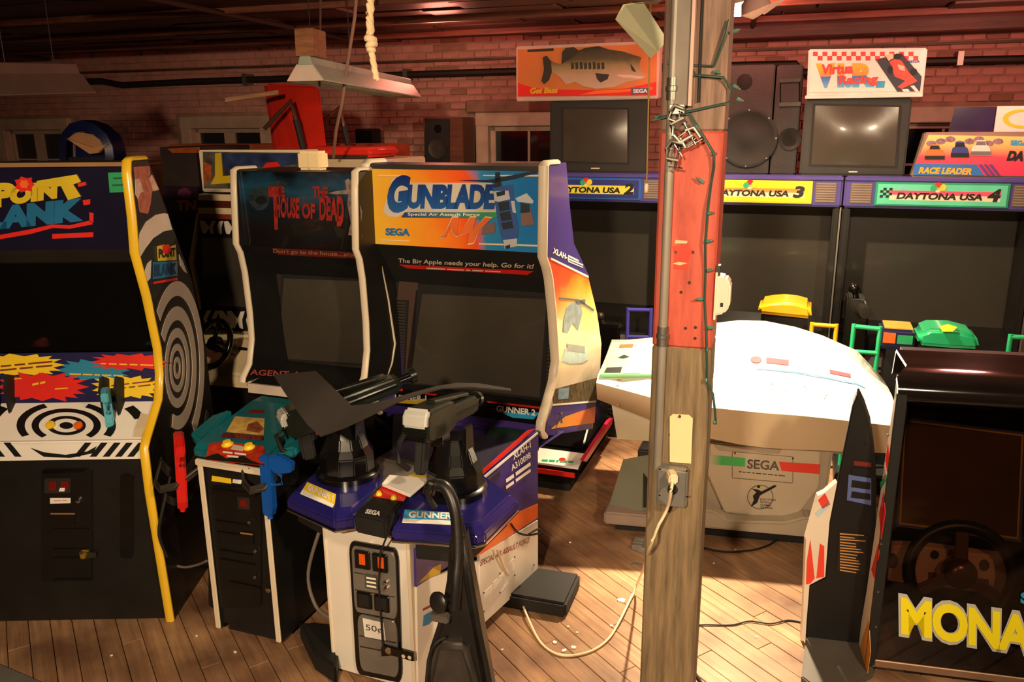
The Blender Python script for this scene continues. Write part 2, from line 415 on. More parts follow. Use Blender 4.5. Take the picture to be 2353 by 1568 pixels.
# pilaster left of the middle window, dark pipe and timber ledge along the wall
tr = structure('trim_1', WO, ROOM)
tr.part('pipe', MB().tube([(-7.5, -.10, 2.58), (-5.35, -.10, 2.575), (-5.1, -.10, 2.53), (-4.2, -.10, 2.545), (-.3, -.10, 2.555), (1.45, -.10, 2.545), (1.5, -.10, 2.48), (1.85, -.10, 2.48), (1.9, -.10, 2.54), (3.9, -.10, 2.53)], .03, 8), M('dark_iron_pipe', (44, 34, 30), .6, .3), smooth=40)
for x in (-6.4, -3.6, -1.9, 2.6): tr.part('pipe_clamp', MB().box((x-.02, -.14, 2.50), (x+.02, .02, 2.60)), STEEL)
tr = structure('trim_2', WO, ROOM)
tr.part('ledge', MB().box((-7.5, -.05, 2.655), (4.0, .02, 2.675)), wood('dusty_timber', (60, 38, 28), (104, 70, 52)))
tr = structure('trim_3', WO, ROOM)
tr.part('beam', MB().box((.6, -.35, 2.72), (4.3, -.10, 2.86)), wood('ceiling_beam_wood', (66, 34, 26), (112, 62, 48)), bevel=.01, seg=1)
# windows
FRAME = M('painted_window_frame', (190, 160, 140), .6, var=.2, bump=.15)
NIGHT = M('night_window_glass', (16, 17, 19), .06, var=.1, coat=1.)
for k, (a, b) in enumerate(wins):
    t = structure('window_%d' % (k+1), WT.W((0, 0, 0)), ROOM)
    fr = MB()
    for x0, x1 in ((a-.02, a+.10), (b-.10, b+.02)): fr.box((x0, -.03, WZ0), (x1, .10, WZ1+.02))
    fr.box((a-.02, -.035, WZ1-.10), (b+.02, .10, WZ1+.02)); fr.box((a-.02, -.06, WZ0-.05), (b+.02, .10, WZ0+.04))
    t.part('window_frame', fr, FRAME, bevel=.006, seg=1)
    ins = MB(); i0, i1 = a+.10, b-.10
    for x0, x1 in ((i0, i0+.045), (i1-.045, i1)): ins.box((x0, .05, WZ0+.04), (x1, .10, WZ1-.10))
    ins.box((i0, .05, WZ1-.145), (i1, .10, WZ1-.10)); ins.box((i0, .05, WZ0+.04), (i1, .10, WZ0+.08))
    sash = t.part('sash', ins, FRAME, bevel=.004, seg=1)
    cx = (i0+i1)/2; zs = [WZ0+.08, WZ0+.30, WZ0+.52, WZ1-.145]
    mu = MB().box((cx-.010, .06, zs[0]), (cx+.010, .09, zs[-1]))
    for zz in zs[1:-1]: mu.box((i0+.045, .062, zz-.008), (i1-.045, .088, zz+.008))
    if k in (0, 1): mu.box((cx-.06, .045, zs[0]), (cx+.06, .095, zs[-1]))
    t.part('muntin', mu, FRAME, sash)
    for x0, x1 in ((i0+.045, cx-.01), (cx+.01, i1-.045)):
        for z0, z1 in zip(zs, zs[1:]): t.part('pane', MB().box((x0, .074, z0), (x1, .079, z1)), NIGHT)
    if k == 2:
        lt = M('stone_lintel', (150, 112, 96), .8, var=.3, bump=.4)
        t.part('lintel', MB().box((a-.10, -.05, WZ1+.02), (b+.10, .06, WZ1+.13)), lt, bevel=.01, seg=1)

# ---- ceiling: dark boards between battens
CT = Thing('ceiling', None, None, WO, ROOM, CEIL, kind='structure')
CB = wood('dark_ceiling_board', (50, 33, 26), (92, 62, 50), 2.5, (1.2, 9, 9), .5, .4)
CT.part('deck', MB().box((-9.2, -10.0, .03), (4.6, .3, .10)), M('ceiling_deck', (28, 20, 17), .9))
rb = random.Random(5); y = .0; j = 0
while y > -4.2:
    x = -8.0+rb.uniform(0, .9); wd = .30
    while x < 4.3:
        ln = rb.uniform(.55, 1.25); dz = rb.uniform(-.012, .012); tl = rb.uniform(-.012, .012)
        p = CT.W((x, y, 0)); 
        o = CT.part('ceiling_board', MB().box((x+.01, y-wd+.012, -.012+dz), (x+ln-.01, y-.004, .018+dz)), CB, bevel=.004, seg=1)
        o.rotation_euler = (0, 0, 0)
        x += ln
    y -= wd; j += 1
for yy in (-.62, -1.52, -2.42):
    CT.part('batten', MB().box((-8.2, yy-.02, -.055), (4.3, yy+.02, -.008)), wood('ceiling_batten_wood', (84, 46, 34), (140, 80, 58)), bevel=.004, seg=1)
for xx in (-6.0, -2.2, 1.1):
    CT.part('conduit', MB().tube([(xx, -.1, -.05), (xx+.1, -2., -.05), (xx+.15, -4, -.05)], .018, 8), M('dark_conduit', (60, 44, 38), .5, .4), smooth=40)

# ---- timber post with its fittings
PT = Thing('timber_post', 'square wooden post with a red painted band, standing in front of the white machine', 'post', atz(1470, 1640), ROOM)
P0 = aty(1470, 1568, 2.42); PT.root.location = (P0.x, P0.y, 0); PT.o = V((P0.x, P0.y, 0))
pw = PT.pv(1592, 1568, 1, 0).x
PWR = wood('raw_post_wood', (88, 74, 54), (140, 118, 88), 3., (16, 16, 1.2), .75, .5)
PWP = wood('faded_post_top_wood', (100, 78, 66), (156, 124, 106), 3., (16, 16, 1.2), .75, .5)
PRED = wood('red_painted_wood', (150, 54, 40), (200, 90, 68), 2.2, (9, 9, 1.6), .6, .35)
za = PT.pv(1570, 800, 1, 0).z; zb = PT.pv(1570, 302, 1, 0).z
PT.part('post_base', MB().box((0, 0, 0), (pw, pw, za)), PWR, bevel=.006, seg=1)
PT.part('post_band', MB().box((0, 0, za), (pw, pw, zb)), PRED, bevel=.006, seg=1, label='red painted band of the post')
PT.part('post_top', MB().box((0, 0, zb), (pw, pw, CEIL)), PWP, bevel=.006, seg=1)
fp = PT.front(0)
def pf(x, y, off=0.): return fp.q(x, y, off)
# conduit and outlet box
cx = pf(1531, 600).x; zt = pf(1531, 1075).z
PT.part('conduit_pipe', MB().tube([(cx, -.016, zt), (cx, -.016, 2.0), (cx, -.016, CEIL)], .0135, 10), M('conduit_grey', (146, 138, 126), .45, .25, var=.15), smooth=40)
for yy in (205, 770): zz = pf(1531, yy).z; PT.part('conduit_coupling', MB().rings((cx, -.016, zz-.03), (0, 0, 1), [(0, .017), (.022, .017), (.024, .020), (.036, .020), (.038, .017), (.06, .017)], 12), STEEL, smooth=40)
b0 = pf(1511, 1146); b1 = pf(1584, 1070)
ob = PT.part('outlet_box', MB().box((b0.x, -.05, b0.z), (b1.x, 0, b1.z)), GREYM, bevel=.006)
ob2 = PT.front(-.05)
PT.part('cover_plate', MB().box((b0.x+.004, -.054, b0.z+.004), (b1.x-.004, -.049, b1.z-.004)), GREYM, ob, bevel=.002, seg=1)
PT.part('socket', MB().rings(ob2.q(1546, 1124), (0, -1, 0), [(0, .017), (.007, .016), (.008, .005)], 20), BLACKM, ob)
PT.part('socket', MB().rings(ob2.q(1545, 1096), (0, -1, 0), [(0, .017), (.007, .016), (.008, .005)], 20), BLACKM, ob)
for x, y in ((1517, 1078), (1578, 1082), (1516, 1138), (1579, 1141)): PT.part('screw', MB().rings(ob2.q(x, y, .004), (0, -1, 0), [(0, .004), (.003, .003)], 8), CHROME, ob)
# painted scuffs, bolt holes, strap
fp.polys('paint_scar', [[(1545, 566), (1582, 566), (1590, 575), (1586, 590), (1580, 604), (1578, 620), (1548, 618), (1550, 585)]], M('bright_red_patch', (226, 52, 30), .5, var=.15), off=.0015, th=.002)
fp.polys('paint_chip', [[(1545, 606), (1560, 602), (1580, 605), (1562, 610)], [(1552, 552), (1580, 554), (1578, 560), (1550, 560)]], M('pale_wood_chip', (206, 180, 140), .7), off=.002, th=.002)
for x, y in ((1592, 580), (1553, 580), (1575, 755), (1598, 753), (1597, 778), (1565, 672), (1584, 650), (1524, 673), (1540, 1000), (1585, 320)):
    PT.part('nail_head', MB().rings(fp.q(x, y), (0, -1, 0), [(0, .005), (.002, .004)], 8), DKMETAL)
# flat metal channel on the upper part of the post
c0 = pf(1546, 245); c1 = pf(1600, 5)
ch = PT.part('channel', MB().box((c0.x, -.028, c0.z), (pf(1594, 5).x, -.002, CEIL)), M('galvanised_channel', (132, 120, 108), .6, .2, var=.25), bevel=.003, seg=1)
PT.part('channel_lip', MB().box((pf(1594, 5).x, -.034, c0.z), (pf(1602, 5).x, -.002, CEIL)), M('pale_channel_lip', (196, 160, 146), .5, .1), ch)
PT.part('bracket', MB().box((pf(1540, 264).x, -.034, pf(1540, 264).z), (pf(1576, 264).x, -.02, pf(1540, 240).z)), GREYM, bevel=.002, seg=1)
cord = MB().tube([(pf(1612, 0).x, -.010, CEIL), (pf(1610, 120).x, -.010, pf(1610, 120).z), (pf(1606, 235).x, -.008, pf(1606, 235).z)], .0045, 8)
PT.part('cable', cord, BLACKM, smooth=40)
# cluster of clamps hanging from the strap: C-clamps with screws
def clamp(px, py, s, rot, label):
    c = PT.W(pf(px, py)); t = Thing('clamp', label, 'clamp', (c.x, c.y), ROOM, c.z, group='metal clamps on the post')
    R = Matrix.Rotation(rad(rot), 3, 'Y')
    q = lambda *p: R @ (V(p)*s)
    yo = V((0, -.055, 0))
    t.part('frame', MB().tube([q(.02, 0, .03)+yo, q(-.022, 0, .03)+yo, q(-.03, 0, .0)+yo, q(-.022, 0, -.03)+yo, q(.02, 0, -.03)+yo], .0075*s, 8), STEEL, smooth=40)
    t.part('screw_rod', MB().cyl(q(.014, 0, -.06)+yo, q(.014, 0, .012)+yo, .0048*s, n=10), CHROME, smooth=40)
    t.part('handle_bar', MB().cyl(q(-.012, 0, -.055)+yo, q(.04, 0, -.055)+yo, .0032*s, n=8), CHROME, smooth=40)
    t.part('pad', MB().rings(q(.014, 0, .010)+yo, q(0, 0, 1), [(0, .010*s), (.006*s, .010*s)], 12), CHROME, smooth=40)
    t.part('mount', MB().cyl(q(-.03, 0, 0)+yo, q(-.03, 0, 0)+V((0, .056, 0)), .006*s, n=8), STEEL)
clamp(1560, 262, .65, 20, 'small metal clamp just below the flat bracket on the post')
clamp(1573, 298, .9, -30, 'large metal clamp in the middle of the cluster on the post')
clamp(1590, 316, .8, 55, 'metal clamp at the right of the cluster on the post')
clamp(1556, 345, .8, 10, 'metal clamp hanging lowest on the red band of the post')
# paper tag nailed on the post
tg = Thing('paper_tag', 'blank cream paper hang tag nailed to the post above the outlet', 'tag', PT.o.to_2d(), ROOM)
tp = tg.front(-.003)
q = [(1539, 958), (1546, 952), (1583, 954), (1592, 962), (1588, 1066), (1539, 1062)]
tp.poly('tag_sheet', q, M('manila_card', (240, 212, 160), .7, var=.05), off=.004, th=.0015)
tg.part('tag_nail', MB().rings(tp.q(1562, 957, .003), (0, -1, 0), [(0, .005), (.006, .004)], 8), M('rusty_nail', (90, 44, 26), .7))
# white plastic box on the right face of the post
wb = Thing('alarm_box', 'white plastic sensor box on the right face of the post', 'sensor', PT.o.to_2d(), ROOM)
x0, x1 = pw, pw+.045
zA = wb.pv(1665, 720, 1, .05).z; zB = wb.pv(1665, 628, 1, .05).z
wb.part('case', MB().prism([(x0, .0, zA), (x0+.03, .0, zA+.008), (x0+.045, .0, zA+.03), (x0+.045, .0, zB-.025), (x0+.03, .0, zB-.004), (x0, .0, zB)], (0, .07, 0)), M('ivory_plastic', (226, 208, 186), .4, var=.05), bevel=.006)
wb.part('switch_slot', MB().box((x0+.018, -.002, zA+.03), (x0+.026, .002, zA+.042)), BLACKM)
wb.part('bracket', MB().box((x0, .0, zB), (x0+.012, .03, zB+.03)), DKMETAL)
wb.part('back_strip', MB().box((x0, -.004, zA-.01), (x0+.006, .074, zB+.01)), M('ivory_plastic', (226, 208, 186)))
# ================================================================== Point Blank cabinet
PB = Thing('light_gun_cabinet', 'black cabinet with yellow edge trim, starburst panel and bullseye control deck at far left', 'arcade cabinet', (-1.5, 3.17), -1)
prof = [(.143, 1.971), (.129, 1.925), (.127, 1.754), (.111, 1.616), (.17, 1.425), (.214, 1.188), (.204, 1.074), (.159, .971), (.001, .855), (-.029, .828), (-.033, .636), (.005, .002)]
rear = [(.74, .002), (.74, .60), (.73, 1.09), (.645, 1.41), (.45, 1.74), (.31, 1.971)]
PBL = -.95
yT = M('yellow_edge_molding', (240, 196, 44), .32, var=.06, coat=.4)
SIDEK = M('black_side_laminate', (30, 27, 25), .42, var=.3)
for x0, x1, nm in ((-.028, 0, 'side_panel'), (PBL, PBL+.028, 'side_panel')):
    PB.part(nm, MB().prism([(x0, y, z) for y, z in prof+rear], (x1-x0, 0, 0)), SIDEK)
def molding(T, name, prof, x0, x1, mat, r=.017, parent=None, ends=()):
    pts = list(ends[:1])+list(prof) if ends else list(prof)
    xm = (x0+x1)/2; hw = abs(x1-x0)/2+.004
    path = [V((xm, y, z)) for y, z in pts]; mb = MB(); rows = []
    for i, p in enumerate(path):
        t = (path[min(i+1, len(path)-1)]-path[max(i-1, 0)]).normalized(); n = t.cross(V((1, 0, 0)))
        if n.y > 0 and abs(n.y) > abs(n.z): n = -n
        if i and n.dot(last) < 0: n = -n
        last = n
        rows.append([p+V((-hw, 0, 0)), p+V((-hw, 0, 0))+n*r*.4, p+V((-hw*.5, 0, 0))+n*r*.75, p+V((hw*.5, 0, 0))+n*r*.75, p+V((hw, 0, 0))+n*r*.4, p+V((hw, 0, 0))])
    mb.loft(rows); return T.part(name, mb, mat, parent, smooth=50)
for a, b in ((-.028, 0), (PBL, PBL+.028)): molding(PB, 'edge_molding', [(.30, 1.975), (.16, 1.976)]+prof, a, b, yT, .02)
# insides between the side panels
X0, X1 = PBL+.028, -.028
def strip(T, name, a, b, mat, th=.02, x0=None, x1=None, parent=None, **k):
    """board between two (y,z) profile points"""
    d = V((0, b[0]-a[0], b[1]-a[1])); n = V((1, 0, 0)).cross(d).normalized()
    if n.y > 0 or (abs(n.y) < 1e-4 and n.z < 0): n = -n
    xa = X0 if x0 is None else x0; xb = X1 if x1 is None else x1
    return T.part(name, MB().prism([(xa, a[0], a[1]), (xb, a[0], a[1]), (xb, b[0], b[1]), (xa, b[0], b[1])], -n*th), mat, parent, **k)
mq = [(.150, 1.955), (.140, 1.625)]
strip(PB, 'marquee', *mq, M('navy_marquee', (22, 20, 44), .22, var=.25, coat=.6))
PB.part('marquee_retainer', MB().box((X0, .13, 1.955), (X1, .16, 1.971)), M('tan_retainer', (150, 110, 70), .5))
PB.part('top_board', MB().box((X0, .14, 1.955), (X1, .32, 1.972)), BLACK)
strip(PB, 'screen_surround', (.140, 1.625), (.215, 1.55), BLACK)
strip(PB, 'shield_glass', (.20, 1.56), (.26, 1.165), GLASSD)
strip(PB, 'instruction_panel', (.225, 1.17), (.17, .962), NAVY)
strip(PB, 'control_deck', (.172, .964), (.006, .852), WPRINT)
strip(PB, 'control_apron', (-.012, .845), (-.016, .776), WPRINT)
PB.part('deck_edge', MB().box((X0, -.014, .835), (X1, .01, .856)), WPRINT, bevel=.006)
strip(PB, 'lower_front', (-.016, .776), (.018, .004), BLACK, .025)
PB.part('back_panel', MB().box((X0, .70, .0), (X1, .73, 1.1)), BLACK)
PB.part('rear_slope', MB().prism([(X0, .73, 1.09), (X0, .645, 1.41), (X0, .45, 1.74), (X0, .31, 1.971), (X0, .29, 1.955), (X0, .43, 1.73), (X0, .62, 1.40), (X0, .70, 1.09)], (X1-X0, 0, 0)), BLACK)
# marquee print
mp_ = PB.slant(*mq)
YL = M('marquee_yellow', (214, 186, 40), .35, coat=.4); BLU = M('marquee_blue', (30, 108, 156), .35, var=.25, coat=.4)
mp_.text('lettering', 'P', (-22, 478), (36, 474), (-22, 422), YL, bold=.08)
mp_.text('lettering', 'OIN', (24, 472), (136, 456), (20, 428), YL, bold=.09, shear=.1, label='yellow lettering')
mp_.poly('lettering', [(84, 416), (176, 401), (186, 418), (168, 424), (186, 452), (156, 460), (140, 428), (86, 432)], YL, .0055)
mb = MB(); mp_.tgeo('BLANK', (-75, 535), (192, 508), (-80, 482), .0045, .09, .08, mb=mb); mp_.t.part('lettering', mb, BLU, label='blue lettering')
mp_.poly('red_burst', burst(32, 405, 80, 443, 7, random.Random(1)), RED, .006)
mp_.poly('burst_core', burst(44, 413, 66, 434, 6, random.Random(2)), ORANGE, .0075)
mp_.polys('red_stripe', [[(0, 540), (66, 528), (120, 516), (160, 518), (210, 506), (212, 516), (160, 526), (122, 524), (70, 538), (0, 550)], [(205, 488), (215, 490), (214, 512), (206, 512)], [(120, 538), (214, 534), (214, 545), (120, 549)], [(178, 422), (196, 418), (198, 426), (180, 430)], [(190, 460), (207, 458), (207, 470), (192, 472)]], RED, .005)
g = mp_.poly('green_notice', [(248, 397), (294, 396), (296, 441), (252, 443)], M('green_paper', (26, 150, 92), .7), .006, .002, label='small green notice with two printed lines')
mp_.polys('notice_print', [[(260, 408), (284, 407), (284, 411), (260, 412)], [(258, 424), (288, 423), (288, 427), (258, 428)]], M('green_ink', (10, 80, 52), .7), .0075, .001, g)
# instruction starbursts
ip = PB.slant((.225, 1.17), (.17, .962)); R1 = random.Random(4)
ip.poly('starburst', burst(-70, 812, 152, 866, 15, R1), YELLOW, .004)
ip.poly('starburst', burst(208, 812, 385, 852, 14, R1), RED, .0045)
ip.poly('starburst', burst(128, 826, 302, 876, 14, R1), M('teal_print', (38, 132, 170), .4), .0035)
ip.poly('starburst', burst(-12, 855, 206, 924, 16, R1), RED, .005)
ip.poly('starburst', burst(206, 862, 372, 918, 15, R1), YELLOW, .0055)
tx = MB()
for i, (s_, A, B, h) in enumerate((([3, 3, 3, 7], (-30, 848), (120, 834), 8), ([3, 5, 4, 5], (-30, 857), (120, 843), 8), ([3, 2, 3, 7], (228, 892), (352, 878), 6), ([3, 4, 2, 4], (232, 900), (346, 887), 6))):
    dash(ip, 'small_print', s_, A, B, (A[0], A[1]-h*.7), M('red_ink', (120, 40, 20), .6), .0075)
tx = MB()
for s_, A, B, h in (([2, 3, 3, 3, 5], (232, 838), (352, 842), 6), ([5, 4], (74, 888), (104, 882), 10), ([14], (10, 874), (50, 872), 5), ([6], (126, 896), (156, 894), 5), ([6, 5, 3, 5, 5], (160, 862), (282, 866), 6)):
    dash(ip, 'small_print', s_, A, B, (A[0], A[1]-h*.7), M('yellow_ink', (236, 190, 50), .6), .0085)
# bullseye on deck and apron
dp = PB.slant((.172, .964), (.006, .852)); bk = []
for o_, i_ in ((112, 94), (78, 62), (44, 32), (15, 0.01)):
    for qd in ringpoly(152, 978, o_*1.02, o_*.50, i_/o_, 40):
        if all(927 < y < 1009 and x < 340 and x > -40 for x, y in qd): bk.append(qd)
for o_, i_ in ((190, 165), (230, 210)):
    for qd in ringpoly(152, 990, o_, o_*.52, i_/o_, 60):
        if all(930 < y < 1009 and -40 < x < 336 for x, y in qd): bk.append(qd)
dp.polys('bullseye_print', bk, KPRINT, .003, .002)
ap = PB.slant((-.012, .845), (-.016, .776)); bk = []
for k, x in enumerate((-30, 8, 195, 232, 262, 290, 318)):
    s_ = -1 if x < 150 else 1
    bk.append([(x, 1018), (x+15, 1018), (x+15-26*s_, 1050), (x-26*s_, 1050)])
bk.append([(70, 1030), (100, 1040), (150, 1046), (200, 1038), (222, 1026), (214, 1042), (160, 1053), (100, 1050)])
ap.polys('apron_print', bk, KPRINT, .003, .002)
PB.part('start_button', MB().rings(dp.q(117, 979), dp.N, [(0, .019), (.012, .018), (.014, .012)], 20), YELLOW, smooth=40, label='yellow start button')
PB.part('start_button', MB().rings(dp.q(181, 980), dp.N, [(0, .019), (.012, .018), (.014, .012)], 20), ORANGE, smooth=40, label='orange start button')
# holster bracket boxes and guns
def pistol(T, name, label, P, x, y, mat, z=1., group='light guns', long=.30, lean=0., flip=1, holster=True):
    """toy pistol held muzzle down / upright in a holster; P = local point of the top of the slide"""
    c = T.W(P); g = Thing(name, label, 'light gun', (c.x, c.y), math.degrees(T.a)+x, c.z, group=group)
    R = Matrix.Rotation(rad(y), 3, 'X') @ Matrix.Rotation(rad(lean), 3, 'Y')
    f = lambda pts: [R @ (V(p)*z) for p in pts]
    # barrel runs along -z; the grip sticks out towards -y near the top
    w_ = .021
    def sl(pts, w0=w_): return MB().prism(f([(-w0, a, b) for a, b in pts]), R @ V((2*w0*z, 0, 0)))
    g.part('slide', sl([(-.028, .0), (.024, .0), (.028, -.02), (.028, -long), (.018, -long-.02), (-.016, -long-.02), (-.028, -long+.02)]), mat, bevel=.006*z)
    g.part('grip', sl([(-.02, .004), (-.02, -.055), (-.06, -.075), (-.135, -.055), (-.145, -.01), (-.06, .012)], .018), mat, bevel=.006*z)
    g.part('trigger_guard', MB().tube(f([(0, -.04, -.068), (0, -.075, -.085), (0, -.075, -.12), (0, -.028, -.135)]), .006*z, 8), mat, smooth=40)
    g.part('trigger', MB().obox(f([(0, -.045, -.095)])[0], R @ V((.004, 0, 0)), R @ V((0, .004, 0)), R @ V((0, 0, .014))), BLACKM)
    g.part('muzzle', MB().rings(f([(0, 0, -long-.02)])[0], R @ V((0, 0, -1)), [(0, .013*z), (.014*z, .012*z), (.015*z, .007*z)], 14), mat, smooth=40)
    g.part('sight', MB().obox(f([(0, .03, -.03)])[0], R @ V((.006, 0, 0)), R @ V((0, .006, 0)), R @ V((0, 0, .012))), BLACKM)
    return g
SKY = M('sky_blue_plastic', (84, 178, 200), .32, var=.06, coat=.3)
PINK = M('pink_red_plastic', (226, 84, 84), .35, var=.08, coat=.3)
# holsters: black cradles standing on the deck
def holster(T, x, ytop):
    c = dp.q(x, ytop+40, 0)
    h = T.part('holster', MB().prism([(c.x-.035, c.y-.02, c.z-.02), (c.x-.035, c.y+.10, c.z+.05), (c.x-.035, c.y+.06, c.z+.13), (c.x-.035, c.y+.0, c.z+.155), (c.x-.035, c.y-.03, c.z+.10)], (.012, 0, 0))
      .prism([(c.x+.028, c.y-.02, c.z-.02), (c.x+.028, c.y+.10, c.z+.05), (c.x+.028, c.y+.06, c.z+.13), (c.x+.028, c.y+.0, c.z+.155), (c.x+.028, c.y-.03, c.z+.10)], (.012, 0, 0))
      .box((c.x-.035, c.y+.07, c.z-.02), (c.x+.04, c.y+.09, c.z+.10)), BLACKM, bevel=.004)
    return c
c = holster(PB, 258, 905); pistol(PB, 'light_gun', 'sky blue toy pistol standing in the holster on the bullseye deck', (c.x+.003, c.y-.035, c.z+.115), -22, -8, SKY, .8, long=.20)
c = holster(PB, 8, 900); pistol(PB, 'light_gun', 'pink-red toy pistol at the left border of the photo', (c.x-.02, c.y-.035, c.z+.125), -10, -8, PINK, .8, long=.20)
clp = PB.part('gun_rest', MB().prism([(lambda p: p+V((0, -.02, 0)))(dp.q(x, y)) for x, y in ((308, 1002), (332, 1002), (345, 970), (322, 964))], (0, .03, .03)), M('beige_plastic', (208, 190, 160), .5), bevel=.004)
# coin door on the lower front
lp = PB.slant((-.016, .776), (.018, .004))
door = lp.poly('coin_door', rrect(94, 1078, 212, 1338, 10), M('black_coin_door', (20, 19, 18), .35, var=.25), .008, .01, bevel=.003)
lp.poly('door_top_rib', [(98, 1083), (190, 1080), (192, 1086), (98, 1089)], BLACKG, .014, .006, door)
lp.poly('coin_bezel', rrect(102, 1100, 162, 1134, 4), DKMETAL, .012, .006, door)
for x in (112, 140): lp.poly('coin_slot', [(x, 1107), (x+17, 1106), (x+17, 1127), (x, 1128)], M('unlit_red_insert', (110, 22, 20), .3), .015, .004, door)
lp.poly('paper_scrap', [(138, 1122), (149, 1122), (148, 1130), (135, 1130), (136, 1126)], WPRINT, .0165, .001, door)
st = lp.poly('white_sticker', [(115, 1145), (162, 1145), (162, 1157), (115, 1158)], WPRINT, .0105, .001, door)
dash(lp, 'sticker_print', [6, 4], (124, 1153), (154, 1152), (124, 1150), M('pink_ink', (200, 130, 120), .6), .0115, st)
PB.part('lock', MB().rings(lp.q(181, 1150, .008), lp.N, [(0, .011), (.01, .010), (.011, .004)], 14), CHROME, door, smooth=40)
lp.poly('coin_return', rrect(116, 1182, 172, 1208, 3), BLACKG, .014, .006, door); lp.poly('return_lip', [(116, 1180), (172, 1180), (172, 1183), (116, 1183)], M('tan_retainer', (150, 110, 70)), .016, .003, door)
for y in (1216, 1262, 1282, 1332): lp.poly('door_rib', [(122, y), (206, y-1), (206, y+2), (122, y+3)], BLACKG, .012, .004, door)
PB.part('door_lock', MB().rings(lp.q(196, 1273, .008), lp.N, [(0, .022), (.006, .022), (.008, .013), (.024, .012), (.025, .005)], 16), M('brass_lock', (190, 150, 60), .35, .7, var=.3), door, smooth=40)
PB.part('hasp', MB().prism([lp.q(x, y, .012) for x, y in ((186, 1266), (222, 1270), (222, 1280), (186, 1284))], lp.N*.006), DKMETAL, door)
lp.poly('door_panel', rrect(276, 1090, 306, 1284, 8), BLACKG, .006, .006)
# right side print: white flame, target rings, logo
sp = PB.side(0)
SW = M('side_print_white', (206, 190, 176), .5, var=.12); SK = M('side_print_black', (24, 22, 22), .5)
sp.poly('side_print', [(318, 560), (322, 535), (336, 510), (358, 494), (378, 490), (386, 492), (396, 528), (376, 532), (352, 548), (334, 572), (322, 592)], SW, .003, .002)
sp.polys('side_print', [[(340, 605), (348, 598), (346, 640), (338, 648), (332, 625)], [(412, 585), (420, 600), (430, 628), (424, 624), (415, 610)]], SW, .003, .002)
sp.poly('logo_yellow', [(362, 566), (378, 562), (384, 570), (404, 562), (406, 598), (364, 600)], YL, .004, .002); sp.text('lettering', 'POINT', (365, 594), (403, 590), (365, 572), SK, .0055, .05)
sp.poly('logo_blue', [(352, 602), (408, 600), (408, 634), (352, 642)], BLU, .004, .002); sp.text('lettering', 'BLANK', (354, 636), (406, 630), (354, 608), M('deep_blue_ink', (16, 50, 90)), .0055, .05)
sp.poly('logo_underline', [(354, 648), (408, 638), (408, 644), (354, 653)], RED, .0045, .002); sp.poly('logo_star', burst(372, 560, 394, 586, 5, random.Random(9)), RED, .006, .002)
# figure-like pink smear on the side near the top
sp.polys('side_print', [[(308, 384), (344, 381), (346, 402), (338, 408), (352, 402), (366, 436), (350, 440), (346, 470), (340, 492), (322, 488), (316, 450), (312, 420)]], M('faded_pink_print', (170, 96, 76), .6, var=.4, scale=30), .003, .002)
sp.polys('side_print', [[(311, 412), (320, 410), (330, 440), (322, 444), (318, 458), (312, 448)], [(348, 402), (366, 436), (352, 440), (344, 412)]], M('faded_cream_print', (206, 176, 156), .6, var=.3, scale=30), .0035, .002)
rg = []
for k, (o_, i_) in enumerate(((200, 166), (142, 110), (92, 70), (56, 40), (26, 14))):
    for qd in ringpoly(408, 846, o_*.31, o_, i_/o_, 44):
        c_ = [sp.q(*p) for p in qd]
        if all(.20 < p.y+.0 < .72 and p.z > .86-.35*(p.y) and p.y > .22 for p in c_): rg.append(qd)
sp.polys('target_print', rg, SW, .003, .002)
rg = [qd for o_, i_ in ((258, 236), (318, 300)) for qd in ringpoly(408, 846, o_*.31, o_, i_/o_, 60) if all(.06 < sp.q(*p).y < .70 and .25 < sp.q(*p).z < .98 for p in qd) and all(p[1] > 846 for p in qd)]
sp.polys('target_print', rg, M('dim_grey_print', (84, 74, 66), .5), .003, .002)

# ================================================================== The House of the Dead cabinet
HD = Thing('light_gun_cabinet', 'dark horror shooter cabinet with teal control deck, left of the orange and blue marquee', 'arcade cabinet', (-1.275, 3.08), 20)
hx0, hx1, hy = -.40, .26, 1.006
def hq(x, y, yy=hy): return HD.pv(x, y, 1, yy)
hl = [HD.pv(x, y, 0, hx0) for x, y in ((540, 392), (541, 440), (546, 560), (556, 580), (566, 625), (578, 720), (582, 780), (576, 838), (562, 868), (560, 880))]
hp = [(p.y, p.z) for p in hl]
ztop, zbot = hp[0][1], hp[-1][1]
yb = hy+.62
back = [(yb, zbot-.05), (yb, 1.2), (hy+.30, ztop)]
TEAL = M('teal_plastic', (14, 104, 116), .38, var=.12, coat=.2)
for a, b in ((hx0-.02, hx0+.006), (hx1-.006, hx1+.02)):
    HD.part('side_panel', MB().prism([(a, y, z) for y, z in hp+back], (b-a, 0, 0)), BLACK)
    molding(HD, 'edge_molding', [(hp[0][0]+.16, ztop+.004), (hp[0][0]+.02, ztop+.006)]+hp, a, b, CREAM, .018)
X0, X1 = hx0+.006, hx1-.006
f0 = hp[0][0]+.012; fz = hq(545, 556).z
HD.part('cabinet_body', MB().box((X0, hy+.30, .05), (X1, hy+.58, ztop-.25)), BLACK)
HD.part('top_board', MB().box((X0, f0, ztop-.02), (X1, hy+.32, ztop-.002)), BLACK)
HMQ = [(f0, ztop-.006), (f0-.004, fz)]
strip(HD, 'marquee', *HMQ, ramp_mat('night_marquee', [(0, (18, 14, 14)), (.35, (26, 24, 26)), (.6, (14, 34, 48)), (.8, (30, 70, 96)), (1, (12, 16, 22))], (0, 0, 1), fz, ztop, .25, .5, 7., .5))
strip(HD, 'header_board', (f0+.004, fz), (f0+.07, fz-.085), BLACK)
bz = hq(640, 632, hy+.13).z; lz = hq(640, 842, hy+.10).z
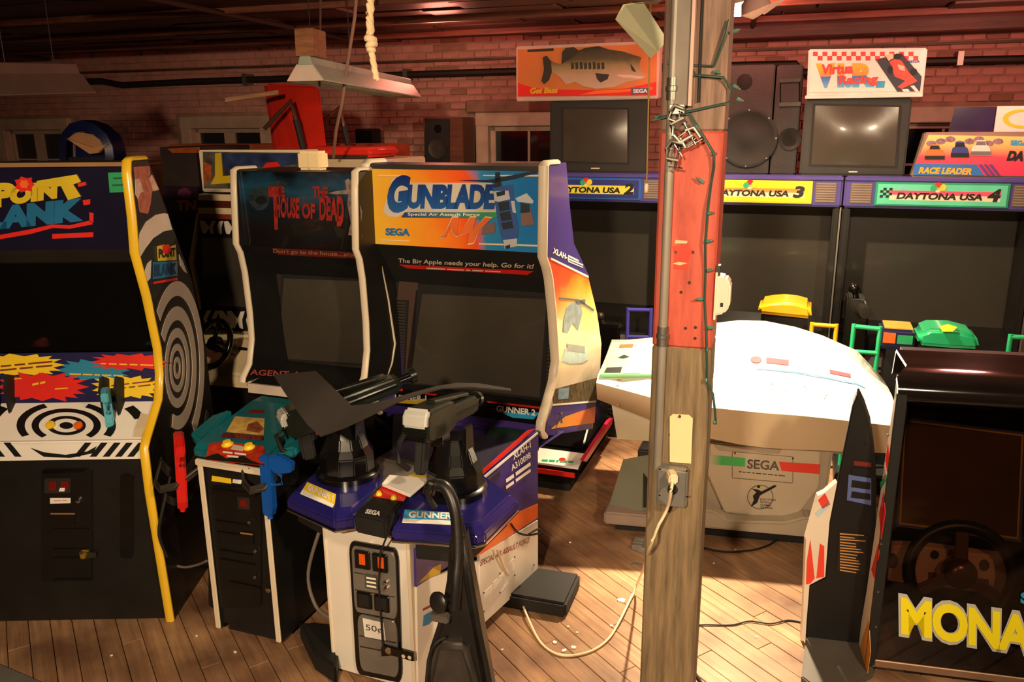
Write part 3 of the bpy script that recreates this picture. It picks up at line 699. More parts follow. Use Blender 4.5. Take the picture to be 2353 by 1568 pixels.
strip(HD, 'upper_shroud', (f0+.07, fz-.085), (hy+.15, bz), BLACKM)
strip(HD, 'monitor_bezel', (hy+.15, bz), (hy+.20, lz), M('dark_bezel', (50, 40, 36), .5, var=.15))
hb = HD.slant((hy+.15, bz), (hy+.20, lz))
hb.poly('bezel_inset', [(648, 628), (868, 642), (872, 840), (632, 836)], BLACKM, .004, .006)
mb = MB(); gq = [(652, 640), (870, 648), (872, 838), (638, 824)]; rows = []
for v in range(7):
    r_ = []
    for u in range(9):
        (x, y), = warp([(u/8, v/6)], gq); r_.append(hb.q(x, y, .008+.03*(1-(2*u/8-1)**2)*(1-(2*v/6-1)**2)))
    rows.append(r_)
HD.part('monitor_tube', mb.loft(rows, th=-hb.N*.01), SCREEN, smooth=60)
strip(HD, 'side_vent_strip', (hy+.145, bz-.02), (hy+.185, lz+.03), M('tan_brown_bezel', (74, 56, 48), .5), .01, X0+.045, X0+.10)
strip(HD, 'lower_shelf', (hy+.195, lz+.004), (hp[-2][0]+.02, lz-.022), BLACK)
WB = [(hp[-2][0]+.015, lz-.018), (hp[-1][0]+.02, lz-.065)]
strip(HD, 'player_strip', *WB, M('pale_label_strip', (206, 190, 176), .45))
strip(HD, 'underside', (hp[-1][0]+.02, lz-.065), (hy+.12, lz-.30), BLACK)
hs = HD.slant(*WB); hs.text('lettering', 'AGENT A', (574, 862), (690, 868), (576, 849), M('dull_red_ink', (160, 60, 56)), .004, .02)
hm = HD.slant(*HMQ)
DR = M('blood_red_print', (150, 40, 34), .4, var=.35, scale=40)
for s_, A, B, C_ in (('T', (620, 528), (650, 528), (616, 430)), ('HE', (620, 452), (655, 453), (618, 428)), ('HOUSE', (632, 500), (688, 503), (632, 452)), ('OF', (694, 502), (724, 504), (694, 466)), ('THE', (718, 454), (754, 456), (718, 428)), ('DEAD', (734, 506), (790, 510), (734, 452)), ('D', (774, 520), (790, 521), (774, 450))):
    hm.text('lettering', s_, A, B, C_, DR, .004, .045)
hm.poly('ghost_figure', [(792, 416), (800, 410), (810, 418), (820, 440), (832, 490), (828, 520), (832, 546), (800, 540), (806, 512), (798, 470), (800, 446), (770, 447), (754, 444), (770, 440), (796, 436)], M('ghost_grey_print', (140, 120, 110), .5, var=.45, scale=40), .004, .002)
hm.polys('skull_print', [ell(596, 456, 24, 28, 14), ell(640, 425, 20, 10, 12)], M('smoky_teal_print', (34, 48, 54), .5, var=.6, scale=30), .003, .002)
hm.poly('skull_shade', ell(600, 460, 14, 10, 12), KPRINT, .0045, .001)
hu = HD.slant((f0+.004, fz), (f0+.07, fz-.085))
hu.poly('caption_strip', [(624, 571), (832, 582), (826, 595), (640, 586)], M('dim_red_print', (110, 34, 24)), .003, .002)
hu.text('lettering', "Don't go to the house....alone!", (628, 584), (830, 594), (628, 572), M('dull_cream_ink', (176, 140, 116)), .005, .0)
# pedestal
hw = HD.L(atz(650, 1490)).x
PH = HD.pv(560, 1084, 1, 0).z
HD.part('pedestal_body', MB().box((.02, .012, .05), (hw-.02, .85, PH)), BLACK)
for xa, xb in ((0, .024), (hw-.024, hw)):
    HD.part('pedestal_side', MB().box((xa, 0, .03), (xb, .85, PH+.01)), BLACK)
    HD.part('edge_molding', MB().box((xa, -.010, .03), (xb, .002, PH)), CREAM, bevel=.004)
HD.part('top_molding', MB().box((-.005, -.016, PH), (hw+.005, .004, PH+.028)), CREAM, bevel=.005)
HD.part('kick_base', MB().box((.03, .04, .0), (hw-.03, .8, .05)), BLACKM)
for sx in (-1, 1):
    xa = -.03 if sx < 0 else hw-.04
    HD.part('stabiliser_foot', MB().box((xa-.10*(sx < 0), .42, .0), (xa+.07+.12*(sx > 0), .72, .07)), BLACKM, bevel=.01)
hf = HD.front(0)
hdoor = hf.poly('coin_door', rrect(478, 1118, 600, 1398, 10), M('black_coin_door', (20, 19, 18)), -.004, .01, bevel=.003)
def hpx(u, v): return warp([(u, v)], ((480, 1118), (592, 1130), (603, 1398), (512, 1376)))[0]
HD.root.update_tag()
for a in ((.05, .02, .95, .06), (.05, .30, .75, .315), (.05, .40, .80, .415), (.05, .56, .80, .572), (.05, .64, .85, .652), (.2, .83, .95, .845)):
    hf.poly('door_rib', [hpx(a[0], a[1]), hpx(a[2], a[1]), hpx(a[2], a[3]), hpx(a[0], a[3])], BLACKG, .002, .006, hdoor)
hf.poly('coin_bezel', [(545, 1142), (572, 1145), (573, 1172), (547, 1170)], DKMETAL, .002, .006, hdoor)
hf.poly('coin_slot', [(551, 1149), (566, 1151), (567, 1166), (552, 1164)], M('unlit_red_insert', (110, 22, 20)), .005, .004, hdoor)
hf.poly('coin_return', [(552, 1226), (580, 1230), (582, 1252), (556, 1250)], BLACKG, .004, .006, hdoor); hf.poly('return_lip', [(552, 1224), (580, 1228), (580, 1231), (552, 1227)], M('tan_retainer', (150, 110, 70)), .006, .003, hdoor)
for x, y in ((573, 1201), (587, 1267), (586, 1327)): HD.part('door_screw', MB().rings(hf.q(x, y, .002), (0, -1, 0), [(0, .007), (.006, .006)], 12), STEEL, hdoor)
HD.part('lock', MB().rings(hf.q(618, 1355), (0, -1, 0), [(0, .013), (.008, .012), (.010, .006)], 16), CHROME, smooth=40)
hf.poly('yellow_label', [(487, 1094), (530, 1101), (531, 1112), (486, 1106)], YELLOW, -.006, .003); hf.poly('white_label', [(535, 1102), (556, 1104), (553, 1113), (534, 1110)], WPRINT, -.006, .003)
# teal deck: sloped front hump rising to the instruction card
z1, z2 = PH+.028, HD.pv(560, 1010, 1, .12).z
dk = MB().prism([(-.02, 0, z1), (-.02, -.012, z1+.035), (-.02, .02, z1+.06), (-.02, .15, z1+.085), (-.02, .38, z1+.12), (-.02, .46, z1+.12), (-.02, .50, z1)], (hw+.04, 0, 0))
HD.part('control_deck', dk, TEAL, bevel=.012)
HD.part('deck_wing', MB().prism([(-.02, .05, z1+.01), (-.09, .07, z1+.03), (-.10, .22, z1+.05), (-.02, .26, z1+.08)], (0, 0, .045)), TEAL, bevel=.01)
HD.part('deck_wing', MB().prism([(hw+.02, .05, z1+.01), (hw+.09, .07, z1+.03), (hw+.10, .22, z1+.05), (hw+.02, .26, z1+.08)], (0, 0, .045)), TEAL, bevel=.01)
h1 = HD.slant((.02, z1+.06), (.15, z1+.085)); h2 = HD.slant((.15, z1+.085), (.38, z1+.12))
h1.poly('start_panel', [(480, 1020), (510, 1015), (606, 1026), (610, 1046), (604, 1070), (472, 1056)], M('flame_red_print', (196, 48, 24), .4, var=.6, scale=25), .003, .002)
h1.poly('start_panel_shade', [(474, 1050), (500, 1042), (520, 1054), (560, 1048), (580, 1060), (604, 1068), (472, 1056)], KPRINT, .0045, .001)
for x, y in ((523, 1021), (573, 1028)): HD.part('start_button', MB().rings(h1.q(x, y+2), h1.N, [(0, .024), (.006, .024), (.012, .017), (.018, .016), (.019, .010)], 20), YELLOW, smooth=40)
h1.poly('button_label', [(536, 1022), (562, 1026), (558, 1036), (530, 1032)], M('pale_label_strip', (206, 190, 176)), .005, .002)
dash(h1, 'small_print', [5, 6], (512, 1042), (566, 1048), (512, 1036), WPRINT, .006)
dash(h1, 'small_print', [5], (522, 1051), (548, 1054), (522, 1045), WPRINT, .006)
h2.poly('instruction_card', [(540, 957), (608, 962), (606, 1000), (520, 992)], M('aged_card_print', (216, 176, 92), .5, var=.4, scale=25), .003, .002)
h2.poly('card_picture', [(570, 975), (590, 968), (606, 985), (596, 995), (566, 990)], M('card_picture_print', (150, 84, 50), .5, var=.5, scale=40), .0045, .001)
h2.poly('card_header', [(574, 941), (606, 942), (606, 950), (570, 949)], M('dim_red_print', (110, 34, 24)), .003, .002)
h2.poly('card_footer', [(514, 994), (606, 1002), (604, 1012), (506, 1004)], M('dark_red_footer', (96, 26, 24), .5, var=.5, scale=40), .003, .002)
h2.text('lettering', 'THE HOUSE OF THE DEAD', (538, 1008), (600, 1012), (540, 998), M('dull_red_ink', (160, 60, 56)), .005, .02)
for x, y in ((484, 1066), (573, 1078)): HD.part('deck_screw', MB().rings(HD.front(-.010).q(x, y), (0, -1, 0), [(0, .006), (.004, .005)], 10), STEEL)
# strap holsters and their guns
for px, sg in ((420, -1), (622, 1)):
    c = HD.pv(px, 1078, 1, .05)
    x_ = c.x
    HD.part('gun_strap', MB().tube([(x_+.11*-sg, .02, c.z+.03), (x_+.05*-sg, -.06, c.z-.03), (x_, -.085, c.z-.045), (x_+.05*sg, -.06, c.z-.03), (x_+.07*sg, .01, c.z+.04)], .006, 6).loft(
        [[(x_-.10*sg*k0, y_, c.z+dz), (x_-.10*sg*k0, y_, c.z+dz+.032)] for k0, y_, dz in ((1.1, .02, .01), (.6, -.05, -.04), (0, -.085, -.05), (-.5, -.06, -.04), (-.75, .01, .02))], th=(0, .005, 0)), DKMETAL)
RP = M('red_gun_plastic', (214, 26, 22), .35, var=.08, coat=.2); BP = M('blue_gun_plastic', (18, 82, 170), .32, var=.1, coat=.3)
c = HD.pv(410, 995, 1, -.02); pistol(HD, 'light_gun', 'red toy pistol hanging in the strap holster beside the yellow edge trim', (c.x, c.y, c.z), -44, 2, RP, .95, long=.33, lean=3)
c = HD.pv(612, 1045, 1, -.03); pistol(HD, 'light_gun', 'blue toy pistol hanging in the strap holster of the teal deck', (c.x, c.y, c.z), -85, 0, BP, .9, long=.26, lean=2)
# ================================================================== Gunblade NY cabinet with twin mounted guns
GR = 23.0
GA = rad(GR)
_p = atz(955, 1568)*.974                                   # nose front right corner on the floor
_p = V((-.378, 2.668, 0)); _w = .378
GB = Thing('twin_gun_cabinet', 'large orange, blue and purple helicopter shooter cabinet with two mounted machine guns', 'arcade cabinet', (_p.x-_w*math.cos(GA), _p.y+_w*math.sin(GA)), GR)
gx1 = GB.L(aty(1255, 1000, 3.6)).x; gy = GB.L(aty(1255, 1000, 3.6)).y
gpx = lambda L_: [(p.y, p.z) for p in (GB.pv(x, y, 0, gx1) for x, y in L_)]
gm = gpx([(1257, 382), (1256, 470), (1254, 590), (1262, 612), (1268, 640), (1276, 720), (1283, 830), (1276, 880), (1262, 930), (1250, 972), (1248, 990), (1256, 1002)])
gr = gpx([(1362, 985), (1365, 950), (1378, 870), (1382, 790), (1372, 720), (1350, 630), (1318, 560), (1308, 470), (1300, 376)])
gx0 = GB.pv(848, 470, 1, gm[1][0]).x
ztop = gm[0][1]
GBody = gm+gr
GSIDE = ramp_mat('sunset_side_print', [(0, (120, 112, 96)), (.16, (226, 214, 190)), (.36, (236, 214, 176)), (.62, (240, 200, 120)), (.74, (242, 160, 50)), (.86, (236, 84, 34)), (1, (232, 70, 34))], (0, 0, 1), .72, 1.48, .35, .25, 5., .3)
for a, b in ((gx0-.022, gx0+.006), (gx1-.028, gx1)):
    GB.part('side_panel', MB().prism([(a, y, z) for y, z in GBody], (b-a, 0, 0)), PURPLE if a < 0 else GSIDE)
    molding(GB, 'edge_molding', [(gm[0][0]+.15, ztop+.004), (gm[0][0]+.02, ztop+.006)]+gm, a-.004, b+.004, CREAM, .024)
X0, X1 = gx0+.006, gx1-.028
gs = GB.side(gx1)
gs.poly('side_print_purple', [(1258, 377), (1301, 373), (1309, 470), (1319, 560), (1351, 629), (1354, 636), (1258, 590)], PURPLE, .003, .002)
gs.poly('side_stripe', [(1266, 592), (1352, 634), (1353, 639), (1267, 597)], WPRINT, .004, .002)
gs.text('lettering', 'XLAH-1', (1270, 582), (1308, 600), (1270, 568), WPRINT, .0055, .04, .2)
gs.polys('small_print', [[(1306, 586), (1330, 598), (1330, 602), (1306, 590)], [(1306, 593), (1340, 608), (1340, 611), (1306, 597)], [(1306, 599), (1340, 614), (1340, 616), (1306, 602)]], WPRINT, .0055, .001)
# helicopter print on the side
hel = M('helicopter_side_print', (136, 150, 160), .5, var=.4, scale=20)
gs.polys('helicopter_print', [[(1296, 735), (1302, 708), (1318, 694), (1336, 704), (1338, 722), (1328, 760), (1316, 742), (1304, 766), (1294, 764)]], hel, .003, .002)
gs.polys('rotor_print', [[(1286, 684), (1330, 688), (1366, 712), (1364, 716), (1328, 692), (1286, 687)], [(1324, 692), (1345, 688), (1345, 700), (1326, 700)]], M('rotor_ink', (84, 88, 96), .5), .004, .002)
gs.polys('water_print', [[(1292, 830), (1300, 800), (1320, 796), (1350, 800), (1352, 826), (1340, 834), (1310, 836)]], M('pale_blue_print', (186, 204, 212), .5, var=.15, scale=20), .003, .002)
gs.polys('small_print', [[(1304, 790), (1344, 796), (1344, 812), (1304, 806)]], M('violet_grey_print', (160, 146, 160), .5), .004, .002)
gs.polys('city_print', [[(1270, 896), (1374, 868), (1371, 922), (1273, 930)]], M('city_brown_print', (96, 84, 60), .5, var=.6, scale=30), .003, .002)
gs.poly('sega_patch', [(1284, 894), (1308, 891), (1306, 916), (1283, 919)], M('patch_blue', (130, 160, 180), .5, var=.3, scale=60), .0045, .001)
gs.poly('side_stripe', [(1272, 929), (1370, 921), (1369, 925), (1271, 933)], WPRINT, .0045, .002)
gs.poly('side_print_purple', [(1271, 933), (1369, 925), (1365, 950), (1360, 986), (1258, 1002), (1254, 990), (1258, 970)], PURPLE, .003, .002)
gs.poly('side_print_orange', [(1268, 986), (1300, 958), (1369, 934), (1366, 972)], ramp_mat('orange_flash', [(0, (236, 172, 60)), (1, (240, 96, 40))], (0, 1, 0), gy+.1, gy+.7, .35, .1), .0045, .002)
GB.part('side_hook', MB().tube([gs.q(1290, 950, .004), gs.q(1290, 952, .02), gs.q(1290, 972, .02)], .006, 8), STEEL)
# marquee
f0 = gm[0][0]+.012; gz = GB.pv(1000, 568, 1, f0).z
GB.part('cabinet_body', MB().box((X0, gy+.30, .06), (GB.pv(1230, 1150, 1, gy+.50).x, gy+.50, 1.0)), BLACK)
GB.part('back_board', MB().prism([(X0, gr[3][0]-.05, .95), (X0, gr[5][0]-.04, gr[5][1]), (X0, gr[6][0]-.03, gr[6][1]), (X0, gr[8][0]-.02, gr[8][1]-.01), (X0, gr[8][0]-.05, gr[8][1]-.02), (X0, gr[6][0]-.07, gr[6][1]), (X0, gr[5][0]-.10, gr[5][1]), (X0, gr[3][0]-.12, .95)], (X1-X0, 0, 0)), BLACK)
GB.part('top_board', MB().box((X0, f0, ztop-.02), (X1, f0+.26, ztop-.002)), BLACK)
GB.part('marquee_retainer', MB().box((X0, f0-.006, ztop-.022), (X1, f0+.012, ztop-.002)), M('dark_grey_retainer', (48, 44, 40), .5))
GMQ = [(f0, ztop-.022), (f0-.004, gz)]
xa, xb = gx0, gx1
strip(GB, 'marquee', *GMQ, ramp_mat('sunset_marquee', [(0, (244, 196, 60)), (.18, (244, 178, 50)), (.42, (240, 120, 36)), (.58, (236, 84, 36)), (.62, (52, 140, 196)), (.8, (36, 128, 196)), (1, (24, 100, 176))], V((.82, 0, .16)), .82*xa+.16*gz, .82*xb+.16*ztop, .3, .22, 6., .5), .02, X0, X1)
pm_ = GB.slant(*GMQ)
DB = ramp_mat('blue_letter_fill', [(0, (176, 186, 214)), (.3, (40, 96, 170)), (1, (20, 40, 110))], (0, 0, 1), gz+.09, ztop-.05, .3, .1)
SIL = M('silver_letter_edge', (206, 196, 180), .35, var=.1)
pm_.poly('logo_outline', [(879, 486), (893, 440), (900, 412), (928, 401), (938, 406), (944, 420), (1130, 420), (1140, 470), (1152, 490), (932, 488), (912, 500), (892, 498)], SIL, .0035, .002)
pm_.poly('logo_plate', [(922, 500), (930, 488), (1155, 488), (1135, 502)], ramp_mat('logo_plate_fill', [(0, (40, 60, 130)), (.55, (60, 120, 120)), (1, (60, 160, 90))], (1, 0, 0), pm_.q(922, 495).x, pm_.q(1150, 495).x, .4), .0045, .002)
pm_.text('lettering', 'G', (886, 494), (936, 486), (894, 408), DB, .0055, .07, label='blue letter G of the logo')
pm_.text('lettering', 'UNBLADE', (934, 480), (1136, 482), (938, 424), DB, .0055, .06, spacing=.92, label='blue lettering of the logo')
pm_.text('lettering', 'Special Air Assault Force', (937, 498), (1102, 499), (937, 489), WPRINT, .0065, .01)
pm_.text('lettering', 'SEGA', (886, 541), (942, 543), (886, 524), M('sega_blue_print', (40, 110, 176)), .005, .05)
NYM = M('orange_script_print', (226, 110, 50), .4); NYO = M('script_outline', (232, 200, 170), .4)
N1 = [(1012, 548), (1020, 540), (1040, 500), (1054, 500), (1050, 540), (1060, 532), (1080, 500), (1094, 500), (1086, 528), (1114, 500), (1130, 502), (1100, 530), (1088, 558), (1074, 560), (1078, 534), (1064, 538), (1050, 544), (1040, 538), (1036, 518), (1024, 546)]
pm_.poly('script_outline', [(x+(x-1070)*.03, y+(y-528)*.10) for x, y in N1], NYO, .0075, .002)
pm_.poly('script_lettering', N1, NYM, .0095, .002)
pm_.polys('speed_line', [[(868, 402), (930, 403), (930, 406), (868, 405)], [(1110, 402), (1238, 402), (1236, 406), (1110, 405)], [(874, 551), (940, 553), (940, 555), (874, 553)], [(1100, 559), (1238, 563), (1236, 567), (1100, 562)]], M('pale_speed_line', (240, 216, 180), .4), .005, .002)
# helicopter picture
HB = M('helicopter_blue', (58, 92, 160), .4, var=.15); HW = M('helicopter_white', (190, 196, 206), .4, var=.1); HK = M('helicopter_dark', (40, 52, 66), .4, var=.2)
pm_.poly('helicopter_body', [(1132, 430), (1178, 424), (1180, 460), (1192, 530), (1188, 548), (1188, 566), (1160, 570), (1150, 540), (1142, 500), (1136, 460)], HB, .0065, .002)
pm_.polys('helicopter_white', [[(1134, 440), (1168, 438), (1172, 458), (1146, 464), (1136, 462)], [(1174, 462), (1182, 462), (1186, 490), (1178, 488)], [(1156, 552), (1188, 548), (1188, 566), (1160, 572)]], HW, .0075, .002)
pm_.polys('helicopter_window', [[(1140, 442), (1160, 438), (1160, 448), (1142, 452)], [(1144, 466), (1168, 462), (1172, 482), (1148, 486)], [(1148, 490), (1172, 485), (1176, 505), (1152, 509)], [(1152, 513), (1176, 508), (1180, 524), (1156, 528)], [(1160, 566), (1172, 562), (1172, 570), (1162, 572)]], HK, .0085, .002)
pm_.polys('helicopter_rotor', [[(1054, 414), (1120, 414), (1220, 394), (1254, 392), (1180, 412), (1134, 420)], [(1138, 396), (1148, 396), (1152, 428), (1136, 432)]], HK, .0075, .002)
pm_.polys('helicopter_wing', [[(1184, 456), (1210, 444), (1226, 462), (1224, 468), (1190, 464)]], HW, .0075, .002)
pm_.polys('rocket_pod', [[(1196, 468), (1216, 470), (1228, 516), (1198, 520)], [(1110, 520), (1136, 510), (1138, 534), (1106, 540)]], M('pod_brown', (130, 100, 96), .4), .0065, .002)
pm_.poly('rocket_pod_nose', [(1196, 466), (1216, 470), (1218, 488), (1196, 490)], HK, .0085, .002)
# header strip, shroud, monitor
H1 = [(f0+.004, gz), (f0+.09, gz-.10)]
strip(GB, 'header_board', *H1, BLACKM)
gh = GB.slant(*H1)
gh.text('lettering', 'The Big Apple needs your help. Go for it!', (915, 607), (1224, 621), (915, 594), M('pale_ink', (222, 206, 184)), .004, .015)
gh.poly('red_stripe', [(918, 609), (1226, 624), (1212, 632), (936, 617)], RED, .004, .002)
dash(gh, 'small_print', [9, 8, 2, 5, 7], (980, 619), (1150, 627), (980, 615), M('pale_ink', (222, 206, 184)), .0075)
mt = GB.pv(1000, 655, 1, gy+.20).z; mbz = GB.pv(1100, 905, 1, gy+.24).z
strip(GB, 'upper_shroud', (f0+.09, gz-.10), (gy+.20, mt), BLACKM)
MT = [(gy+.20, mt), (gy+.25, mbz)]
strip(GB, 'monitor_bezel', *MT, BLACKM)
gb = GB.slant(*MT)
gb.poly('bezel_strip', [(918, 640), (960, 650), (948, 880), (930, 878), (940, 690), (912, 690)], M('tan_brown_bezel', (74, 56, 48)), .004, .004)
gb.poly('bezel_inset', [(956, 668), (1262, 684), (1250, 918), (930, 888)], BLACKM, .004, .006)
rows = []; gq = [(970, 676), (1256, 688), (1240, 914), (942, 880)]
for v in range(7):
    r_ = []
    for u in range(9):
        (x, y), = warp([(u/8, v/6)], gq); r_.append(gb.q(x, y, .008+.035*(1-(2*u/8-1)**2)*(1-(2*v/6-1)**2)))
    rows.append(r_)
GB.part('monitor_tube', MB().loft(rows, th=-gb.N*.01), SCREEN, smooth=60)
for qx in (((906, 690), (936, 692), (930, 876), (898, 872)), ((1262, 690), (1278, 692), (1270, 920), (1250, 918))):
    gv = MB()
    for k in range(26):
        v0 = .02+k*.0375; a = warp([(.1, v0), (.9, v0), (.9, v0+.018), (.1, v0+.018)], qx); gb.geo(a, .010, .006, gv)
    GB.part('vent_slats', gv, M('vent_grey', (62, 52, 46), .5))
# lower ledge with player names
LZ = [(gy+.235, mbz+.004), (gy+.175, mbz-.006), (gy+.105, mbz-.072), (gy+.05, mbz-.115)]
strip(GB, 'ledge_top', LZ[0], LZ[1], BLACK); strip(GB, 'player_strip', LZ[1], LZ[2], BLACKG); strip(GB, 'ledge_lip', LZ[2], LZ[3], PURPLE, .02)
strip(GB, 'ledge_under', LZ[3], (gy+.30, LZ[3][1]-.04), PURPLE, .02)
gl = GB.slant(LZ[1], LZ[2])
gl.text('lettering', 'GUNNER 2', (1140, 946), (1230, 956), (1141, 932), WPRINT, .005, .03)
gl.text('lettering', 'GUNNER 1', (894, 920), (980, 922), (894, 907), WPRINT, .005, .03)
gl.poly('player_flash', [(1150, 948), (1240, 948), (1226, 964), (1178, 960)], CYAN, .003, .002); gl.poly('player_flash', [(908, 922), (980, 916), (972, 930), (905, 926)], YELLOW, .003, .002)
ge = GB.slant(LZ[0], LZ[1])
gl.polys('red_stripe', [[(1118, 922), (1252, 936), (1252, 941), (1122, 926)], [(905, 893), (925, 894), (925, 899), (905, 898)], [(962, 900), (1004, 906), (998, 910), (962, 904)]], RED, .003, .002)
# ---- pedestal: nose with coin door, tapered body, side panels
NZ = GB.pv(850, 1222, 1, 0).z                                # underside of the deck
GXC = _w/2
GB.part('nose', MB().box((.014, .004, .02), (_w-.014, .5, NZ+.04)), WHITE)
for xa_, xb_ in ((0, .014), (_w-.014, _w)): GB.part('nose_corner', MB().box((xa_, 0, .02), (xb_, .05, NZ+.03)), CREAM, bevel=.003, seg=1)
rr = GB.L(atz(1238, 1330)); rrx, rry = rr.x, rr.y            # right rear corner of the body
lx = _w-rrx
BZ = GB.pv(1238, 1000, 1, rry).z
s0 = V((_w, .02, 0)); s1 = V((rrx, rry, 0)); sd = (s1-s0).normalized(); sn = V((sd.y, -sd.x, 0))
SIDEP = ramp_mat('pedestal_side_print', [(0, (206, 196, 178)), (.44, (206, 196, 178)), (.445, (90, 60, 130)), (.46, (240, 110, 50)), (.56, (240, 96, 44)), (.58, (58, 40, 116)), (1, (50, 38, 110))], V((.25, .30, 1)), .0, 1.2, .35, .0, 3., .3)
def body(x0, x1, z0, z1, off=.0):
    return MB().prism([(x0, .05, z0), (GB and x1, .05, z0), (rrx, rry, z0), (_w-rrx, rry, z0)], (0, 0, z1-z0))
GB.part('pedestal_body', MB().prism([(.012, .05, .10), (_w-.012, .05, .10), (rrx-.012, rry, .10), (lx+.012, rry, .10)], (0, 0, NZ-.10)), BLACK)
GB.part('pedestal_base', MB().prism([(.03, .06, .0), (_w-.03, .06, .0), (rrx-.03, rry-.02, .0), (lx+.03, rry-.02, .0)], (0, 0, .12)), BLACKM)
zr = GB.pv(1236, 1005, 1, rry).z
GB.part('rear_cheek', MB().prism([(_w-.02, .50, NZ), (rrx, rry, NZ), (rrx, rry, zr), (rrx-.06, rry-.16, zr-.01)], (-.03, .01, 0)), PURPLE)
sp_ = Panel(GB, s0+sn*.0, sn)
def sidepanel(name, pts, mat, off=.012, th=.012, **k): return sp_.poly(name, pts, mat, off, th, **k)
sidepanel('side_panel', [(958, 1340), (1100, 1290), (1100, 1436), (962, 1600)], WHITE, .010, .012)
sidepanel('side_panel', [(1102, 1278), (1236, 1196), (1236, 1318), (1104, 1440)], WHITE, .014, .014, label='white vented side cover')
sidepanel('side_print_purple', [(956, 1262), (1030, 1240), (1104, 1100), (1236, 990), (1236, 1196), (1030, 1302), (957, 1350)], PURPLE, .010, .012)
sidepanel('side_print_orange', [(1110, 1272), (1236, 1190), (1236, 1158), (1108, 1216), (1080, 1286)], ORANGE, .012, .004)
sidepanel('side_print_yellow', [(965, 1338), (998, 1304), (1014, 1296), (1012, 1318)], M('gold_print', (206, 164, 50), .4), .0125, .004)
sidepanel('side_print_red', [(1108, 1082), (1214, 990), (1230, 986), (1110, 1090)], RED, .0125, .004)
sidepanel('side_stripe', [(1112, 1095), (1236, 993), (1236, 998), (1112, 1102)], WPRINT, .0125, .004)
for s_, A, B, C_ in (('XLAH-1', (1180, 1058), (1220, 1028), (1178, 1044)), ('A310098', (1176, 1084), (1220, 1052), (1174, 1070))):
    sp_.text('lettering', s_, A, B, C_, WPRINT, .0165, .02)
for A, B, C_ in (((1164, 1112), (1220, 1072), (1162, 1100)), ((1164, 1126), (1220, 1086), (1162, 1116))): dash(sp_, 'small_print', [4, 8], A, B, C_, WPRINT, .0165)
sp_.text('lettering', 'SPECIAL AIR ASSAULT FORCE', (1103, 1302), (1217, 1246), (1104, 1288), M('brick_red_ink', (150, 70, 50)), .0165, .01, .2)
vb = MB()
for (ax_, ay_), (bx_, by_) in (((1112, 1372), (1132, 1352)), ((1134, 1348), (1154, 1328)), ((1154, 1328), (1170, 1310)), ((1168, 1306), (1182, 1290))):
    for k in range(8):
        t_ = k*5.2; sp_.geo([(ax_, ay_+t_-8), (bx_, by_+t_-8), (bx_, by_+t_-6), (ax_, ay_+t_-6)], .0155, .006, vb)
GB.part('vent_slats', vb, M('vent_white_slat', (236, 232, 224), .4))
for x, y in ((1111, 1362), (1148, 1318), (1182, 1280), (1182, 1322), (1148, 1362), (1111, 1406), (1226, 1298)): GB.part('side_screw', MB().rings(sp_.q(x, y, .014), sn, [(0, .005), (.004, .004)], 8), STEEL)
dash(sp_, 'small_print', [7], (972, 1406), (1000, 1392), (972, 1398), M('brick_red_ink', (150, 70, 50)), .0115)
sp_.poly('logo_print', [(972, 1440), (974, 1416), (1000, 1400), (1002, 1420), (984, 1436)], M('pale_blue_ink', (60, 140, 190)), .0125, .002)
# feet
ft = [atz(1122, 1392), atz(1200, 1330), atz(1333, 1350), atz(1300, 1424)]; ft = [GB.L(p) for p in ft]
GB.part('stabiliser_foot', MB().prism([(p.x, p.y, .0) for p in ft], (0, 0, .075)), BLACKM, bevel=.012, label='black stabiliser foot sticking out to the right')
fl_ = [GB.L(atz(x, y)) for x, y in ((690, 1470), (725, 1545), (775, 1580), (790, 1480))]
GB.part('stabiliser_foot', MB().prism([(p.x, p.y, .0) for p in fl_], (0, 0, .09)), BLACKM, bevel=.012)
# coin door on the nose
nf = GB.front(.004)
DQ = ((800, 1243), (914, 1263), (924, 1572), (818, 1550))
nf.poly('coin_door_frame', warp(rrect(0, 0, 1, 1, .10), DQ), BLACKG, .010, .012, bevel=.002, seg=1)
d1 = nf.poly('coin_plate', warp(rrect(.05, .035, .93, .53, .07), DQ), GREYM, .018, .010, bevel=.002, seg=1, label='upper grey coin plate')
d2 = nf.poly('cash_door', warp(rrect(.09, .545, .92, .965, .09), DQ), GREYM, .018, .010, bevel=.002, seg=1, label='lower grey cash door')
for u in (.10, .46):
    s_ = nf.poly('coin_slot', warp([(u, .065), (u+.30, .065), (u+.30, .20), (u, .20)], DQ), BLACKG, .030, .014, d1, bevel=.003, seg=1)
for u in (.20, .58): nf.poly('price_light', warp([(u, .085), (u+.12, .085), (u+.12, .165), (u, .165)], DQ), M('amber_lit_insert', (214, 84, 24), .3, emit=.10), .0315, .002, d1)
nf.poly('coin_label', warp([(.30, .225), (.56, .225), (.56, .335), (.30, .335)], DQ), M('dark_label_plate', (76, 72, 66), .5), .0205, .003, d1)
for v, t_ in ((.245, 'INSERT'), (.275, 'COINS'), (.305, 'HERE')):
    A, B, C_ = warp([(.33, v+.02), (.53, v+.02), (.33, v)], DQ); dash(nf, 'small_print', [len(t_)], A, B, C_, WPRINT, .0225, d1)
nf.polys('plate_rib', [warp([(.08, .23), (.28, .23), (.28, .236), (.08, .236)], DQ), warp([(.08, .36), (.9, .36), (.9, .366), (.08, .366)], DQ), warp([(.12, .70), (.9, .70), (.9, .708), (.12, .708)], DQ), warp([(.12, .78), (.9, .78), (.9, .788), (.12, .788)], DQ)], DKMETAL, .0195, .002)
for u in (.10, .46): nf.poly('coin_return', warp([(u, .375), (u+.31, .375), (u+.31, .495), (u, .495)], DQ), BLACKG, .026, .010, d1, bevel=.003, seg=1)
